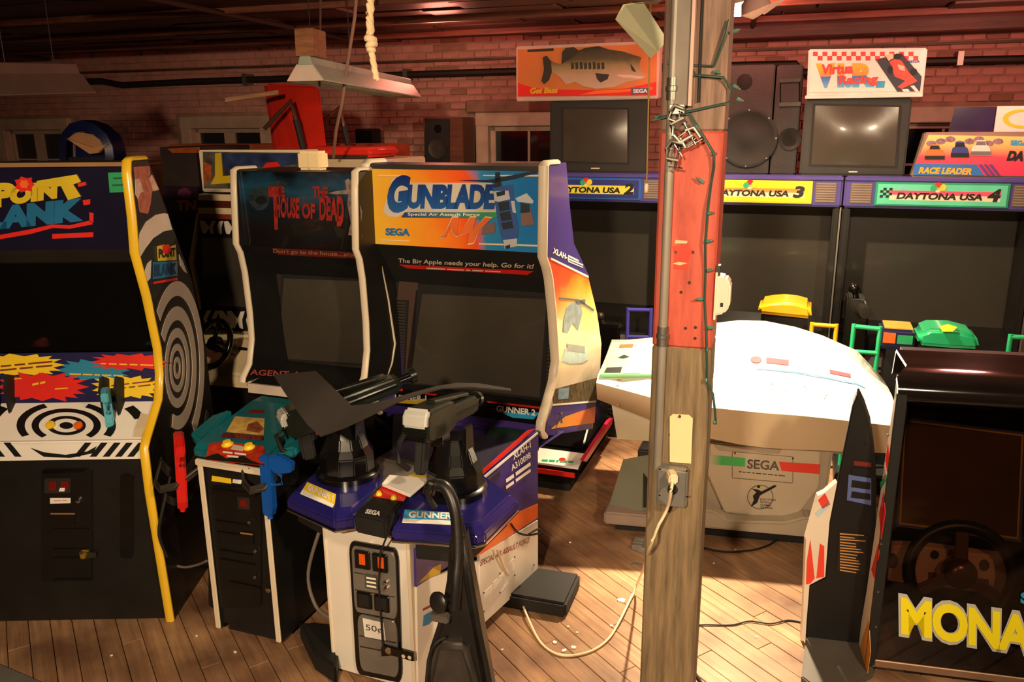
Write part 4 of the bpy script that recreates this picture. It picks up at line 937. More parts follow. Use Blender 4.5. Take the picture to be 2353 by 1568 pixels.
for u in (.15, .51): nf.poly('return_flap', warp([(u, .39), (u+.21, .39), (u+.21, .475), (u, .475)], DQ), BLACKM, .028, .004, d1)
for x, y in ((888, 1338), (889, 1352)): GB.part('lock', MB().rings(nf.q(x, y, .018), (0, -1, 0), [(0, .010), (.010, .009), (.012, .004)], 14), CHROME, d1, smooth=40)
pp_ = nf.poly('price_card', [(833, 1421), (881, 1432), (886, 1473), (838, 1464)], WPRINT, .0205, .001, d2)
nf.text('price_lettering', '50\u00a2', (841, 1452), (878, 1459), (840, 1435), M('grey_ink', (70, 66, 62)), .022, .0, parent=d2)
bar = GB.part('lock_bar', MB().prism([nf.q(x, y, .034) for x, y in ((874, 1490), (880, 1484), (948, 1502), (950, 1522), (900, 1508), (876, 1510))], (0, .012, 0)), BLACKG, bevel=.002, seg=1)
GB.part('bar_boss', MB().rings(nf.q(893, 1496, .034), (0, -1, 0), [(0, .014), (.004, .013)], 16), CHROME, bar, smooth=40)
for u in (927, 941): GB.part('bar_slot', MB().rings(nf.q(u, 1509+(u-927)*.2, .034), (0, -1, 0), [(0, .008), (.001, .008)], 12), CREAM, bar)
GB.part('door_cord', MB().tube([GB.pv(905, 1180, 1, -.09), nf.q(892, 1225, .10), nf.q(874, 1270, .045), nf.q(870, 1340, .03), nf.q(874, 1400, .03), nf.q(880, 1490, .04)], .0035, 6), BLACKM, smooth=40)
# ---- decks (two splayed trays) and centre strip
DZ = GB.pv(850, 1215, 1, -.06).z+.05
BLUEP = M('deep_blue_fibreglass', (34, 30, 104), .22, var=.15, coat=.6)
def tray(px, name):
    pts = [GB.pv(x, y, 2, DZ) for x, y in px]
    c = sum(pts, V((0, 0, 0)))/len(pts)
    mb = MB(); n = len(pts)
    low = [p+V((0, 0, -.065))+(p-c)*.04 for p in pts]; mid = [p+V((0, 0, -.03))+(p-c)*.04 for p in pts]; tp_ = [c+(p-c)*.90+V((0, 0, .0)) for p in pts]
    mb.add(low+mid+tp_, [tuple(range(n))[::-1], tuple(range(2*n, 3*n))]+[(i, (i+1) % n, (i+1) % n+n, i+n) for i in range(n)]+[(i+n, (i+1) % n+n, (i+1) % n+2*n, i+2*n) for i in range(n)])
    t_ = GB.part(name, mb, BLUEP, bevel=.006)
    GB.part('chrome_edge', MB().prism([p+V((0, 0, -.012))+(p-c)*.012 for p in low], (0, 0, .012)), CHROME, t_, bevel=.003, seg=1)
    return t_, c
LT = [(662, 1132), (768, 1178), (812, 1172), (880, 1120), (880, 1070), (812, 1040), (715, 1085)]
RTR = [(905, 1200), (1090, 1212), (1112, 1206), (1186, 1136), (1112, 1084), (985, 1075), (905, 1160)]
t1, c1 = tray(LT, 'gun_tray'); t2, c2 = tray(RTR, 'gun_tray')
GB.part('tray_neck', MB().prism([GB.pv(x, y, 2, DZ-.02) for x, y in ((800, 1180), (915, 1200), (1000, 1080), (870, 1050))], (0, 0, -.06)), M('grey_plastic', (104, 98, 94), .45))
GB.part('tray_support', MB().prism([GB.pv(x, y, 2, DZ-.075) for x, y in ((955, 1222), (1075, 1232), (1165, 1150), (1060, 1110), (960, 1110))], (0, 0, -.11)), BLACKM)
GB.part('tray_support', MB().prism([GB.pv(x, y, 2, DZ-.075) for x, y in ((680, 1140), (765, 1185), (840, 1120), (760, 1080))], (0, 0, -.11)), BLACKM)
tpz = GB.top(DZ)
# centre start box
cs = [GB.pv(x, y, 2, DZ+.0) for x, y in ((814, 1196), (886, 1212), (942, 1142), (868, 1128))]
GB.part('start_box', MB().prism([p+V((0, 0, -.05)) for p in cs], (0, 0, .075)), BLACKM, bevel=.008)
cz = GB.top(DZ+.026)
cz.poly('start_plate', [(858, 1140), (928, 1152), (944, 1124), (880, 1114)], RED, .001, .002)
cz.text('lettering', 'SEGA', (838, 1180), (872, 1186), (843, 1170), WPRINT, .002, .04)
for x, y in ((871, 1138), (905, 1147)): GB.part('start_button', MB().rings(cz.q(x, y), (0, 0, 1), [(0, .012), (.006, .012), (.010, .009), (.014, .008)], 14), YELLOW, smooth=40)
# name plates on the trays
tz = GB.top(DZ+.001)
lab = GB.panel(t1.matrix_basis.translation+c1+V((0, 0, 0)), (0, 0, 1))
def plate(px, mat, lower, txt, A, B, C_):
    tz.poly('name_plate', px, mat, .003, .003); tz.poly('name_plate_strip', lower, WPRINT, .003, .003)
    tz.text('lettering', txt, A, B, C_, WPRINT, .005, .04)
plate([(706, 1108), (772, 1136), (769, 1158), (696, 1124)], YELLOW, [(695, 1125), (768, 1159), (764, 1166), (690, 1134)], 'GUNNER 1', (706, 1126), (764, 1152), (710, 1112))
plate([(930, 1171), (1062, 1180), (1058, 1196), (926, 1190)], CYAN, [(926, 1192), (1058, 1198), (1056, 1206), (924, 1200)], 'GUNNER 2', (938, 1190), (1056, 1194), (940, 1175))
# interior ramp between pedestal and monitor
GB.part('ramp', MB().prism([(lx+.06, .45, NZ+.045), (rrx-.04, .45, NZ+.045), (rrx-.04, rry+.04, NZ+.02), (lx+.06, rry+.04, NZ+.02)], (0, 0, -.03)), M('ramp_dark', (44, 38, 66), .5, var=.3))
GB.part('backboard', MB().prism([(lx+.03, rry+.0, NZ), (rrx-.01, rry+.0, NZ), (rrx+.02, gy+.16, LZ[3][1]), (lx, gy+.16, LZ[3][1])], (0, .02, 0)), M('backboard_purple', (56, 48, 110), .4, var=.4, scale=5))
bp_ = GB.slant((.45, NZ+.045), (rry+.04, NZ+.02))
bp_.poly('backboard_print', [(1096, 1062), (1124, 984), (1216, 980), (1128, 1076)], M('dark_green_print', (20, 60, 34), .4), .003, .002); bp_.poly('backboard_print', [(904, 952), (962, 952), (930, 1050), (900, 1046)], KPRINT, .003, .002)
bp_.poly('grey_bar', [(890, 1048), (985, 1066), (985, 1078), (900, 1062)], GREYM, .006, .006)
bp_.polys('backboard_print', [[(990, 1020), (1002, 1016), (986, 1060), (975, 1064)], [(1176, 1000), (1218, 990), (1186, 1026)]], RED, .005, .002)
# ---- mounted guns
GUN = M('olive_black_gun', (26, 32, 26), .28, var=.3, coat=.3)
def mount(c, z0):
    """turntable ring and yoke under a gun"""
    GB.part('turntable_ring', MB().rings((c.x, c.y, z0), (0, 0, 1), [(0, .125), (.022, .125), (.030, .115), (.034, .104)], 36), BLACKG, smooth=40)
    GB.part('turret', MB().rings((c.x, c.y, z0+.03), (0, 0, 1), [(0, .110), (.07, .108), (.10, .09), (.14, .075), (.19, .055)], 12), BLACKG, bevel=.004)
    y_ = MB()
    for s_ in (-1, 1): y_.prism([(c.x+s_*.05, c.y-.045, z0+.08), (c.x+s_*.05, c.y+.05, z0+.08), (c.x+s_*.05, c.y+.03, z0+.27), (c.x+s_*.05, c.y-.03, z0+.27)], (.018*s_, 0, 0))
    GB.part('yoke', y_, BLACKG, bevel=.004)
cl = GB.pv(800, 1090, 2, DZ); cr = GB.pv(1045, 1128, 2, DZ)
mount(cl, DZ); mount(cr, DZ)
def gun(label, base, yaw, pitch, s=1.):
    c = GB.W(base); t = Thing('mounted_gun', label, 'mounted gun', (c.x, c.y), GR+yaw, c.z, group='guns mounted on the twin cabinet')
    R = Matrix.Rotation(rad(pitch), 3, 'X')
    q = lambda x, y, z: R @ (V((x, y, z))*s)
    def sl(pts, w0, x0=0): return MB().prism([q(x0-w0, y, z) for y, z in pts], R @ V((2*w0*s, 0, 0)))
    t.part('receiver', sl([(-.25, -.055), (-.25, .05), (-.22, .075), (.02, .075), (.06, .05), (.06, -.05), (.0, -.07), (-.2, -.07)], .062), GUN, bevel=.012)
    t.part('rear_cap', sl([(-.262, .0), (-.262, .05), (-.235, .078), (-.215, .078), (-.215, .0)], .055), M('bright_rear_plate', (226, 228, 222), .22, .35, var=.1, coat=.6), bevel=.008, label='shiny rear plate')
    vb_ = MB()
    for k in range(6): vb_.obox(q(0, -.252, -.008-.009*k), R @ V((.05*s, 0, 0)), R @ V((0, .004*s, 0)), R @ V((0, 0, .0022*s)))
    t.part('rear_grille', vb_, BLACKG)
    t.part('shroud', sl([(.05, -.045), (.05, .045), (.34, .04), (.36, .02), (.36, -.03), (.34, -.045)], .05), GUN, bevel=.010)
    t.part('top_rail', sl([(-.10, .075), (-.10, .092), (.30, .06), (.30, .045)], .022), GUN, bevel=.004)
    t.part('side_rail', MB().obox(q(.054, .19, .0), R @ V((.006*s, 0, 0)), R @ V((0, .14*s, 0)), R @ V((0, 0, .006*s))).obox(q(-.054, .19, .0), R @ V((.006*s, 0, 0)), R @ V((0, .14*s, 0)), R @ V((0, 0, .006*s))), BLACKG)
    for dx in (-.018, .018): t.part('barrel', MB().cyl(q(dx, .34, .0), q(dx, .44, .0), .014*s, n=12), BLACKG, smooth=40)
    t.part('muzzle_ring', MB().rings(q(0, .42, 0), R @ V((0, 1, 0)), [(0, .040*s), (.03*s, .040*s), (.031*s, .03*s)], 18), GUN, smooth=40)
    t.part('grip', sl([(-.20, -.06), (-.13, -.06), (-.15, -.22), (-.215, -.21)], .022, 0), BLACKM, bevel=.008)
    t.part('trigger', sl([(-.11, -.07), (-.10, -.07), (-.105, -.11), (-.115, -.11)], .006), RED)
    t.part('rear_handle', MB().tube([q(-.05, -.24, -.03), q(-.05, -.29, -.06), q(-.05, -.29, -.14), q(-.03, -.24, -.18)], .013*s, 8), BLACKM, smooth=40)
    t.part('pivot_block', sl([(-.05, -.07), (.05, -.07), (.04, -.13), (-.04, -.13)], .035), BLACKG, bevel=.004)
    return t
gun('olive-black machine gun on the left tray with its barrel raised to the right', cl+V((-.07, .02, .27)), 40, 13, .80)
gun('olive-black machine gun on the right tray seen from behind with a shiny rear plate', cr+V((-.045, -.02, .30)), -4, -8, .84)
# ================================================================== row of three Daytona racing cabinets
DO = V((.443, 6.2, 0)); DR_ = 20.0; UW = 1.17
DPUR = M('violet_header', (72, 62, 140), .4, var=.12, coat=.2); GRILL = M('speaker_grille', (112, 96, 88), .6, var=.2)
BEZ = M('black_screen_bezel', (20, 18, 17), .35, var=.2, coat=.2)
BIGSCR = M('projection_screen', (56, 52, 46), .30, var=.12, scale=2., coat=.25)
seatcol = {2: M('blue_seat', (70, 66, 170), .35, coat=.3), 3: M('yellow_seat', (246, 190, 34), .35, coat=.3), 4: M('green_seat', (40, 186, 122), .3, coat=.4)}
def racer(num, u0, plat=1.15):
    words = {2: 'blue and yellow number two nameplate', 3: 'yellow number three nameplate', 4: 'green number four nameplate'}[num]
    D = Thing('racing_cabinet', 'big-screen driving cabinet with a %s' % words, 'arcade cabinet', DO+V((math.cos(rad(DR_)), -math.sin(rad(DR_)), 0))*u0, DR_, group='row of racing cabinets')
    ZT, ZB = 1.752, 1.545
    D.part('header', MB().box((.005, 0, ZB), (UW-.005, .34, ZT)), DPUR, bevel=.012)
    D.part('header_top_rail', MB().box((.005, -.012, ZT-.03), (UW-.005, .02, ZT-.004)), DPUR, bevel=.004, seg=1)
    for a, b in ((.045, .175), (UW-.175, UW-.045)):
        g = D.part('speaker_grille', MB().box((a, -.004, ZB+.03), (b, .01, ZT-.045)), GRILL)
        s_ = MB()
        for k in range(8): s_.box((a+.004, -.008, ZB+.036+k*.0165), (b-.004, -.002, ZB+.042+k*.0165))
        D.part('grille_slats', s_, M('grille_slat', (140, 122, 110), .5), g)
    m0, m1, n0, n1 = .195, UW-.195, ZB+.018, ZT-.035
    pm = {2: M('plate_blue', (34, 100, 180), .35, coat=.3), 3: M('plate_yellow', (240, 206, 44), .35, coat=.3), 4: M('plate_green', (30, 150, 112), .35, coat=.3)}[num]
    np_ = D.part('nameplate', MB().box((m0, -.012, n0), (m1, .01, n1)), pm, bevel=.003, seg=1)
    lo = {2: M('plate_navy', (40, 44, 120), .4), 3: M('plate_yellow', (240, 206, 44)), 4: M('plate_mint', (90, 206, 170), .4)}[num]
    mid = {2: M('plate_lemon', (226, 214, 70), .4), 3: M('plate_orange', (244, 140, 60), .4), 4: M('plate_pink', (236, 76, 110), .4)}[num]
    pale = M('plate_pale', (238, 214, 176), .4)
    h = n1-n0
    D.part('plate_band', MB().box((m0+.015, -.0145, n0+.012), (m1-.015, -.011, n1-.012)), lo, np_)
    D.part('plate_band', MB().box((m0+.09, -.0155, n0+h*.48), (m1-.05, -.012, n0+h*.66)), mid, np_)
    D.part('plate_band', MB().box((m0+.09, -.0155, n0+h*.26), (m1-.05, -.012, n0+h*.48)), mid if num == 2 else pale, np_)
    def tx(s_, x0, x1, z0, z1, mat, y=-.017, bold=.04, shear=.15):
        vs, fs = text_geo(s_, bold, shear); return D.part('lettering', MB().add([(x0+(x1-x0)*a, y, z0+(z1-z0)*b) for a, b in vs], fs), mat, np_)
    tx('DAYTONA USA', m0+.13, m1-.15, n0+h*.30, n0+h*.58, KPRINT, bold=.045)
    tx(str(num), m1-.125, m1-.05, n0+h*.26, n0+h*.78, KPRINT, bold=.05)
    tx('SEGA', m0+.14, m0+.19, n0+h*.70, n0+h*.82, M('pale_cyan_ink', (150, 200, 220)), bold=.02)
    cxp = (m0+m1)/2-.02
    for dx, dz, mt, r_ in ((-.025, .0, GREENP, .022), (.0, .012, RED, .026), (.028, .004, YELLOW, .022), (.0, -.012, pale, .018)):
        D.part('emblem', MB().rings((cxp+dx, -.012, n0+h*.78+dz), (0, -1, 0), [(0, r_), (.005+abs(dx)*.02, r_*.9)], 12), mt, np_)
    ck = MB()
    for i in range(4):
        for j in range(4):
            if (i+j) % 2 == 0: ck.box((m0+.03+i*.018, -.018, n0+h*.35+j*.016), (m0+.048+i*.018, -.015, n0+h*.35+.016+j*.016))
    D.part('flag_print', ck, KPRINT, np_)
    # screen box
    D.part('cabinet_body', MB().box((.005, .42, .0), (UW-.005, .80, ZB)), BEZ)
    D.part('upper_bezel', MB().prism([(.02, .01, ZB), (.02, .30, ZB-.09), (.02, .42, ZB-.09), (.02, .42, ZB)], (UW-.04, 0, 0)), BEZ)
    for xa, xb in ((.005, .055), (UW-.055, UW-.005)): D.part('side_post', MB().box((xa, .02, .0), (xb, .45, ZB)), BEZ, bevel=.012)
    D.part('screen', MB().box((.055, .33, .70), (UW-.055, .42, ZB-.085)), BIGSCR)
    D.part('lower_bezel', MB().prism([(.02, .36, .72), (.02, .10, .66), (.02, .10, .30), (.02, .42, .30)], (UW-.04, 0, 0)), BEZ)
    D.part('edge_strip', MB().box((UW-.012, .0, .62), (UW-.002, .012, ZB)), STEEL)
    # dashboard with steering wheel
    D.part('dashboard', MB().prism([(.10, .05, .56), (.10, -.22, .60), (.10, -.30, .52), (.10, -.26, .0), (.10, .05, .0)], (UW-.2, 0, 0)), BLACK, bevel=.02)
    wc = V((UW/2-.03, -.33, .62)); wa = V((0, -.85, .5))
    wl = D.part('steering_wheel', MB().torus(wc, wa, .155, .016, 32, 8), M('wheel_grey', (70, 70, 68), .45), smooth=60)
    sp2 = MB()
    for a in (30, 150, 270): sp2.cyl(wc, wc+(V((math.cos(rad(a)), .5*math.sin(rad(a)), .85*math.sin(rad(a)))))*.15, .012, n=8)
    D.part('wheel_spokes', sp2.rings(wc, wa, [(-.01, .04), (.02, .03)], 16), BLACK, wl); D.part('steering_column', MB().cyl(wc, wc-wa*.14, .03), BLACK)
    D.part('platform', MB().box((.06, -plat, 0), (UW-.06, .30, .10)), BLACK, bevel=.01)
    return D
D2 = racer(2, .73-UW, .75); D3 = racer(3, .73); D4 = racer(4, .73+UW)
# seats: coloured headrests on black shells
def seat(D, top, front, name_mat, dy, lab):
    """top and front outlines as photo points; dy local depth of the front face"""
    F = [D.pv(x, y, 1, dy) for x, y in front]
    zb_ = min(p.z for p in F)
    s_ = D.part('seat', MB().box((min(p.x for p in F)+.02, dy+.05, .10), (max(p.x for p in F)-.02, dy+.30, zb_+.01)), BLACK, bevel=.02, label='black seat shell')
    mb = MB(); n = len(F)
    mb.prism(F, (0, .26, 0))
    D.part('headrest', mb, name_mat, s_, bevel=.022, seg=3, smooth=50, label=lab)
    D.part('seat_base', MB().box((min(p.x for p in F)-.02, dy-.25, .10), (max(p.x for p in F)+.02, dy+.30, .32)), BLACK, s_, bevel=.03)
    return F
seat(D3, None, [(1744, 700), (1772, 695), (1800, 693), (1830, 696), (1863, 705), (1866, 735), (1740, 722)], seatcol[3], -.78, 'rounded yellow headrest')
F4 = seat(D4, None, [(2112, 768), (2140, 757), (2190, 758), (2245, 772), (2254, 805), (2185, 802), (2108, 795)], seatcol[4], -1.05, 'rounded green headrest')
gp = D4.panel((0, -.98, F4[1].z+.025), (0, -.25, 1)); gp.poly('emblem', [(2160, 750), (2178, 745), (2200, 752), (2190, 762), (2166, 762)], YELLOW, .002, .004)
def tubeframe(D, px, dy, mat, r=.013):
    P = [D.pv(x, y, 1, dy) for x, y in px]; b = [V((p.x, dy, .1)) for p in (P[0], P[1])]
    fr = MB()
    for a, c in ((P[0], P[1]), (P[3], P[2])): fr.cyl(a, c, r, n=10)
    for a, c in ((b[0], P[0]), (b[1], P[1])): fr.cyl(a, c+V((0, 0, r)), r, n=10)
    D.part('seat_rail', fr, mat, smooth=40)
tubeframe(D2, [(1443, 712), (1496, 713), (1496, 775), (1443, 774)], -.7, seatcol[2])
tubeframe(D3, [(1866, 746), (1922, 750), (1918, 800), (1864, 796)], -.85, seatcol[3])
tubeframe(D4, [(1962, 750), (2022, 756), (2018, 812), (1962, 808)], -1.0, seatcol[4])
tubeframe(D4, [(2322, 774), (2400, 778), (2396, 830), (2320, 826)], -1.0, seatcol[4])
# gear shift console of the fourth cabinet: black camera-like block
c = D4.pv(1975, 700, 1, -.25)
sc_ = D4.part('shifter_console', MB().prism([(c.x-.08, -.32, .1), (c.x+.06, -.32, .1), (c.x+.06, -.30, c.z-.05), (c.x+.03, -.28, c.z+.04), (c.x-.08, -.28, c.z+.05)], (0, .2, 0)), BLACKG, bevel=.01)
D4.part('shifter_knob', MB().cyl((c.x-.02, -.24, c.z+.03), (c.x-.04, -.26, c.z+.10), .018).ball((c.x-.045, -.265, c.z+.11), .035), BLACKG, sc_, smooth=50)
D4.part('camera_lens', MB().rings((c.x+.03, -.34, c.z-.03), (0.2, -1, 0), [(-.06, .045), (0, .045), (.03, .04), (.031, .025)], 20), DKMETAL, sc_, smooth=40)
pc = D4.pv(2062, 778, 1, -.95)
cb_ = D4.part('control_box', MB().box((pc.x-.09, -.95, pc.z-.07), (pc.x+.09, -.72, pc.z+.05)), NAVY, bevel=.015); D4.part('control_stand', MB().box((pc.x-.05, -.92, .1), (pc.x+.05, -.75, pc.z-.06)), BLACK, cb_)
D4.part('control_card', MB().box((pc.x-.07, -.93, pc.z+.05), (pc.x+.08, -.74, pc.z+.056)), M('card_amber', (236, 170, 70), .4), cb_)
D4.part('control_card', MB().box((pc.x-.075, -.956, pc.z-.03), (pc.x-.01, -.95, pc.z+.03)), ORANGE, cb_); D4.part('control_card', MB().box((pc.x+.0, -.956, pc.z-.03), (pc.x+.08, -.95, pc.z+.02)), GREENP, cb_)
for D, px in ((D2, (1400, 735)),):
    c = D.pv(*px, 1, -.25); k_ = D.part('shifter_console', MB().box((c.x-.10, -.34, .1), (c.x+.10, -.2, c.z-.02)), BLACKG, bevel=.015)
    D.part('shifter_knob', MB().cyl((c.x-.03, -.3, c.z-.03), (c.x-.05, -.32, c.z+.03), .015).ball((c.x-.05, -.32, c.z+.04), .03), DKMETAL, k_, smooth=50)

# ================================================================== things standing on the racing cabinets
HT = 1.752
def on_header(name, label, cat, group=None, y=.06): 
    t = Thing(name, label, cat, DO+V((math.sin(rad(DR_)), math.cos(rad(DR_)), 0))*y, DR_, HT, group=group); return t
TVB = M('tv_black_case', (34, 30, 28), .5, var=.2, bump=.1)
def tv(label, q, scr, brand):
    t = on_header('television', label, 'television', 'tube televisions on the racing cabinets')
    P = [t.pv(x, y, 1, 0) for x, y in q]; x0, x1 = min(P[0].x, P[3].x), max(P[1].x, P[2].x); z1 = P[0].z
    t.part('case', MB().prism([(x0, 0, 0), (x1, 0, 0), (x1, .05, 0), (x1-.08, .24, .03), (x0+.08, .24, .03), (x0, .05, 0)], (0, 0, z1-.002)), TVB, bevel=.012)
    f = t.front(0)
    f.poly('bezel', [scr[0], scr[1], scr[2], scr[3]], BLACKM, .006, .012)
    rows = []; cq = [(a[0]*.94+(sum(p[0] for p in scr)/4)*.06, a[1]*.94+(sum(p[1] for p in scr)/4)*.06) for a in scr]
    for v in range(6):
        rows.append([])
        for u in range(8):
            (x, y), = warp([(u/7, v/5)], cq); rows[-1].append(f.q(x, y, .008+.025*(1-(2*u/7-1)**2)*(1-(2*v/5-1)**2)))
    t.part('tube', MB().loft(rows, th=-f.N*.012), SCREEN, smooth=60)
    bx = (scr[2][0]+scr[3][0])/2; by = scr[2][1]+8
    dash(f, 'brand_mark', [5], (bx-10, by+3), (bx+10, by+3), (bx-10, by-1), M('pale_ink', (222, 206, 184)), .004)
    return t, z1
tv1, z1a = tv('black tube television under the fish picture sign', [(1263, 232), (1486, 236), (1486, 392), (1263, 388)], [(1290, 246), (1446, 248), (1446, 378), (1290, 374)], None)
tv2, z2a = tv('black tube television under the red-checked white sign', [(1850, 228), (2090, 232), (2078, 400), (1838, 396)], [(1868, 238), (2072, 242), (2062, 386), (1858, 382)], None)
# fish sign
fs_ = on_header('marquee_sign', 'lit-style sign with a big bass fish on orange above the television', 'sign', y=.04)
fs_.root.location.z = HT+z1a; fs_.o.z = HT+z1a
f = fs_.front(0); OUT = [(1184, 108), (1515, 92), (1512, 224), (1186, 228)]
P = [f.q(*p) for p in OUT]; bz = min(P[2].z, P[3].z)
x0, x1, zt = P[3].x, P[2].x, (P[0].z+P[1].z)/2
fs_.part('frame', MB().box((x0, 0, 0), (x1, .12, zt)), M('pink_grey_frame', (196, 170, 160), .5), bevel=.008)
FQ = [(1190, 114), (1510, 100), (1508, 219), (1190, 222)]
f.poly('sign_face', FQ, M('fish_orange_print', (206, 120, 60), .4, var=.15, scale=3), .004, .004)
f.poly('red_wave', [(1190, 190), (1200, 194), (1230, 203), (1290, 206), (1370, 207), (1440, 203), (1508, 188), (1508, 219), (1190, 222)], RED, .006, .002)
f.poly('orange_wave', [(1330, 218), (1370, 208), (1430, 206), (1500, 200), (1500, 206), (1430, 212), (1370, 216)], ORANGE, .0075, .001)
FISH = [(1247, 132), (1256, 128), (1266, 140), (1276, 145), (1290, 148), (1292, 120), (1300, 110), (1318, 108), (1330, 116), (1345, 110), (1375, 106), (1400, 114), (1430, 118), (1455, 126), (1474, 132), (1470, 146), (1474, 164), (1486, 176), (1476, 182), (1440, 188), (1412, 200), (1370, 204), (1340, 198), (1322, 188), (1300, 194), (1290, 180), (1270, 166), (1262, 184), (1250, 194), (1244, 186), (1250, 160)]
f.poly('fish_print', FISH, ramp_mat('bass_print', [(0, (196, 170, 150)), (.35, (184, 152, 126)), (.55, (150, 130, 90)), (.72, (84, 74, 50)), (1, (44, 36, 28))], (0, 0, 1), f.q(1380, 204).z, f.q(1380, 108).z, .4, .18, 14.), .009, .004)
f.polys('fish_marking', [[(1247, 132), (1256, 128), (1266, 142), (1268, 166), (1262, 184), (1250, 194), (1244, 186), (1250, 160)], [(1290, 148), (1292, 120), (1300, 110), (1318, 108), (1330, 120), (1318, 130)], [(1368, 168), (1400, 171), (1396, 182), (1380, 190), (1372, 182)], [(1448, 146), (1456, 156), (1462, 166), (1452, 162)]]+[[(1312+i*10, 146-(i % 3)*2), (1318+i*10, 143), (1319+i*10, 158), (1313+i*10, 160)] for i in range(8)], M('fish_dark_ink', (48, 40, 32), .5), .0115, .002)
f.polys('fish_marking', [[(1415, 172), (1450, 172), (1482, 177), (1470, 181), (1430, 178)]], M('fish_pale_ink', (226, 190, 170), .5), .0115, .002)
f.text('lettering', 'Get Bass', (1218, 216), (1282, 214), (1218, 202), M('gold_ink', (220, 170, 40)), .0095, .05, .2)
f.poly('sega_plate', [(1450, 203), (1492, 202), (1492, 216), (1450, 217)], M('plate_steel_blue', (70, 90, 140), .4), .0095, .002); f.text('lettering', 'SEGA', (1455, 214), (1488, 213), (1455, 205), WPRINT, .012, .04)
f.polys('small_print', [[(1212, 114), (1272, 111), (1272, 117), (1212, 120)]], M('fish_dark_ink', (48, 40, 32)), .006, .002)
# virtua racing sign
vr = on_header('marquee_sign', 'white sign with a red checkered border and a racing car above the television', 'sign', y=.03)
vr.root.location.z = HT+z2a; vr.o.z = HT+z2a
f = vr.front(0); OUT = [(1858, 113), (2132, 110), (2120, 219), (1854, 219)]; P = [f.q(*p) for p in OUT]
vr.part('frame', MB().prism([(P[3].x, 0, 0), (P[2].x, 0, 0), (P[1].x, 0, P[1].z), (P[0].x, 0, P[0].z)], (0, .10, 0)), M('white_sign_frame', (240, 226, 220), .4), bevel=.008)
f.poly('sign_face', [(1864, 118), (2126, 115), (2117, 210), (1858, 212)], WPRINT, .004, .004)
ck = []
for i in range(23):
    for j in range(2):
        if (i+j) % 2 == 0:
            x_ = 1868+i*11; 
            if x_ < 2110: ck.append([(x_, 119+j*10), (x_+11, 119+j*10), (x_+11, 129+j*10), (x_, 129+j*10)])
f.polys('checker_print', ck, M('checker_red', (226, 54, 50), .4), .006, .002)
VF = ramp_mat('vr_letter_fill', [(0, (96, 180, 226)), (.45, (40, 110, 200)), (.5, (244, 150, 30)), (1, (246, 190, 50))], (0, 0, 1), f.q(1900, 203).z, f.q(1900, 145).z, .4)
f.text('lettering', 'V', (1874, 203), (1920, 202), (1874, 146), VF, .006, .06); f.text('lettering', 'I.R', (1924, 202), (2010, 201), (1924, 146), VF, .006, .06); f.poly('lettering', [(2014, 186), (2034, 186), (2032, 202), (2012, 202)], CYAN, .006, .002)
f.text('lettering', 'Virtua', (1888, 172), (1960, 169), (1888, 148), M('checker_red', (226, 54, 50)), .009, .04, .1); f.text('lettering', 'Racing', (1926, 200), (2018, 197), (1926, 174), M('checker_red', (226, 54, 50)), .009, .04, .1)
f.poly('track_print', [(2012, 137), (2072, 122), (2118, 176), (2114, 210), (2062, 211)], M('track_ink', (30, 26, 54), .4), .006, .002)
f.polys('track_line', [[(2072, 205), (2086, 204), (2092, 211), (2076, 211)], [(2092, 198), (2100, 196), (2112, 210), (2104, 211)]], WPRINT, .0075, .001)
f.poly('car_print', [(2044, 142), (2058, 134), (2072, 140), (2090, 168), (2108, 186), (2098, 192), (2072, 204), (2062, 200), (2080, 186), (2056, 176)], M('car_red', (230, 70, 54), .4, var=.4, scale=40), .0085, .002)
f.polys('car_print', [[(2034, 128), (2050, 122), (2056, 132), (2042, 140)], [(2062, 148), (2078, 152), (2080, 164), (2066, 160)]], M('car_pale', (236, 200, 170), .4, var=.3, scale=40), .0095, .002)
f.polys('car_tyre', [ell(2062, 130, 9, 7, 10), ell(2100, 165, 8, 8, 10), ell(2046, 160, 6, 10, 10)], KPRINT, .0105, .002)
f.text('lettering', 'SEGA', (2088, 145), (2114, 144), (2088, 139), M('sega_blue_print', (40, 110, 176)), .006, .04)
vr.part('lower_rail', MB().box((P[3].x-.01, -.012, -.0), (P[2].x+.0, .02, .022)), M('white_sign_frame', (240, 226, 220)), bevel=.003, seg=1)
# loudspeakers between the televisions
def cab(label, q, y, mat, group='loudspeakers on the racing cabinets', dep=.34):
    t = on_header('loudspeaker', label, 'loudspeaker', group, y)
    P = [t.pv(*p, 1, 0) for p in q]
    t.part('enclosure', MB().box((P[0].x, 0, 0), (P[1].x, dep, P[0].z)), mat, bevel=.008); return t, t.front(0)
SPK = M('worn_black_speaker', (38, 32, 30), .6, var=.3, bump=.3)
t, f = cab('wide black loudspeaker with a round port, right of the wooden post', [(1640, 152), (1782, 152)], .10, SPK)
t.part('port', MB().rings(f.q(1711, 188), (0, -1, 0), [(-.02, .05), (.004, .052), (.006, .048), (.0065, .0)], 24), M('port_black', (6, 5, 5), .8), smooth=40)
wf = t.part('woofer', MB().rings(f.q(1718, 318), (0, -1, 0), [(0, .20), (.014, .20), (.018, .185), (.012, .17), (-.0, .10), (.006, .06), (.012, .02)], 32), BLACKM, smooth=40)
for a in range(0, 360, 45): t.part('woofer_screw', MB().rings(f.q(1718, 318)+V((.19*math.cos(rad(a)), -.016, .19*math.sin(rad(a)))), (0, -1, 0), [(0, .008), (.005, .006)], 8), STEEL, wf)
t, f = cab('narrow black loudspeaker with a flared horn, left of the red-checked sign', [(1786, 150), (1846, 150)], .12, SPK)
hq_ = [(1792, 185), (1838, 183), (1838, 240), (1792, 242)]
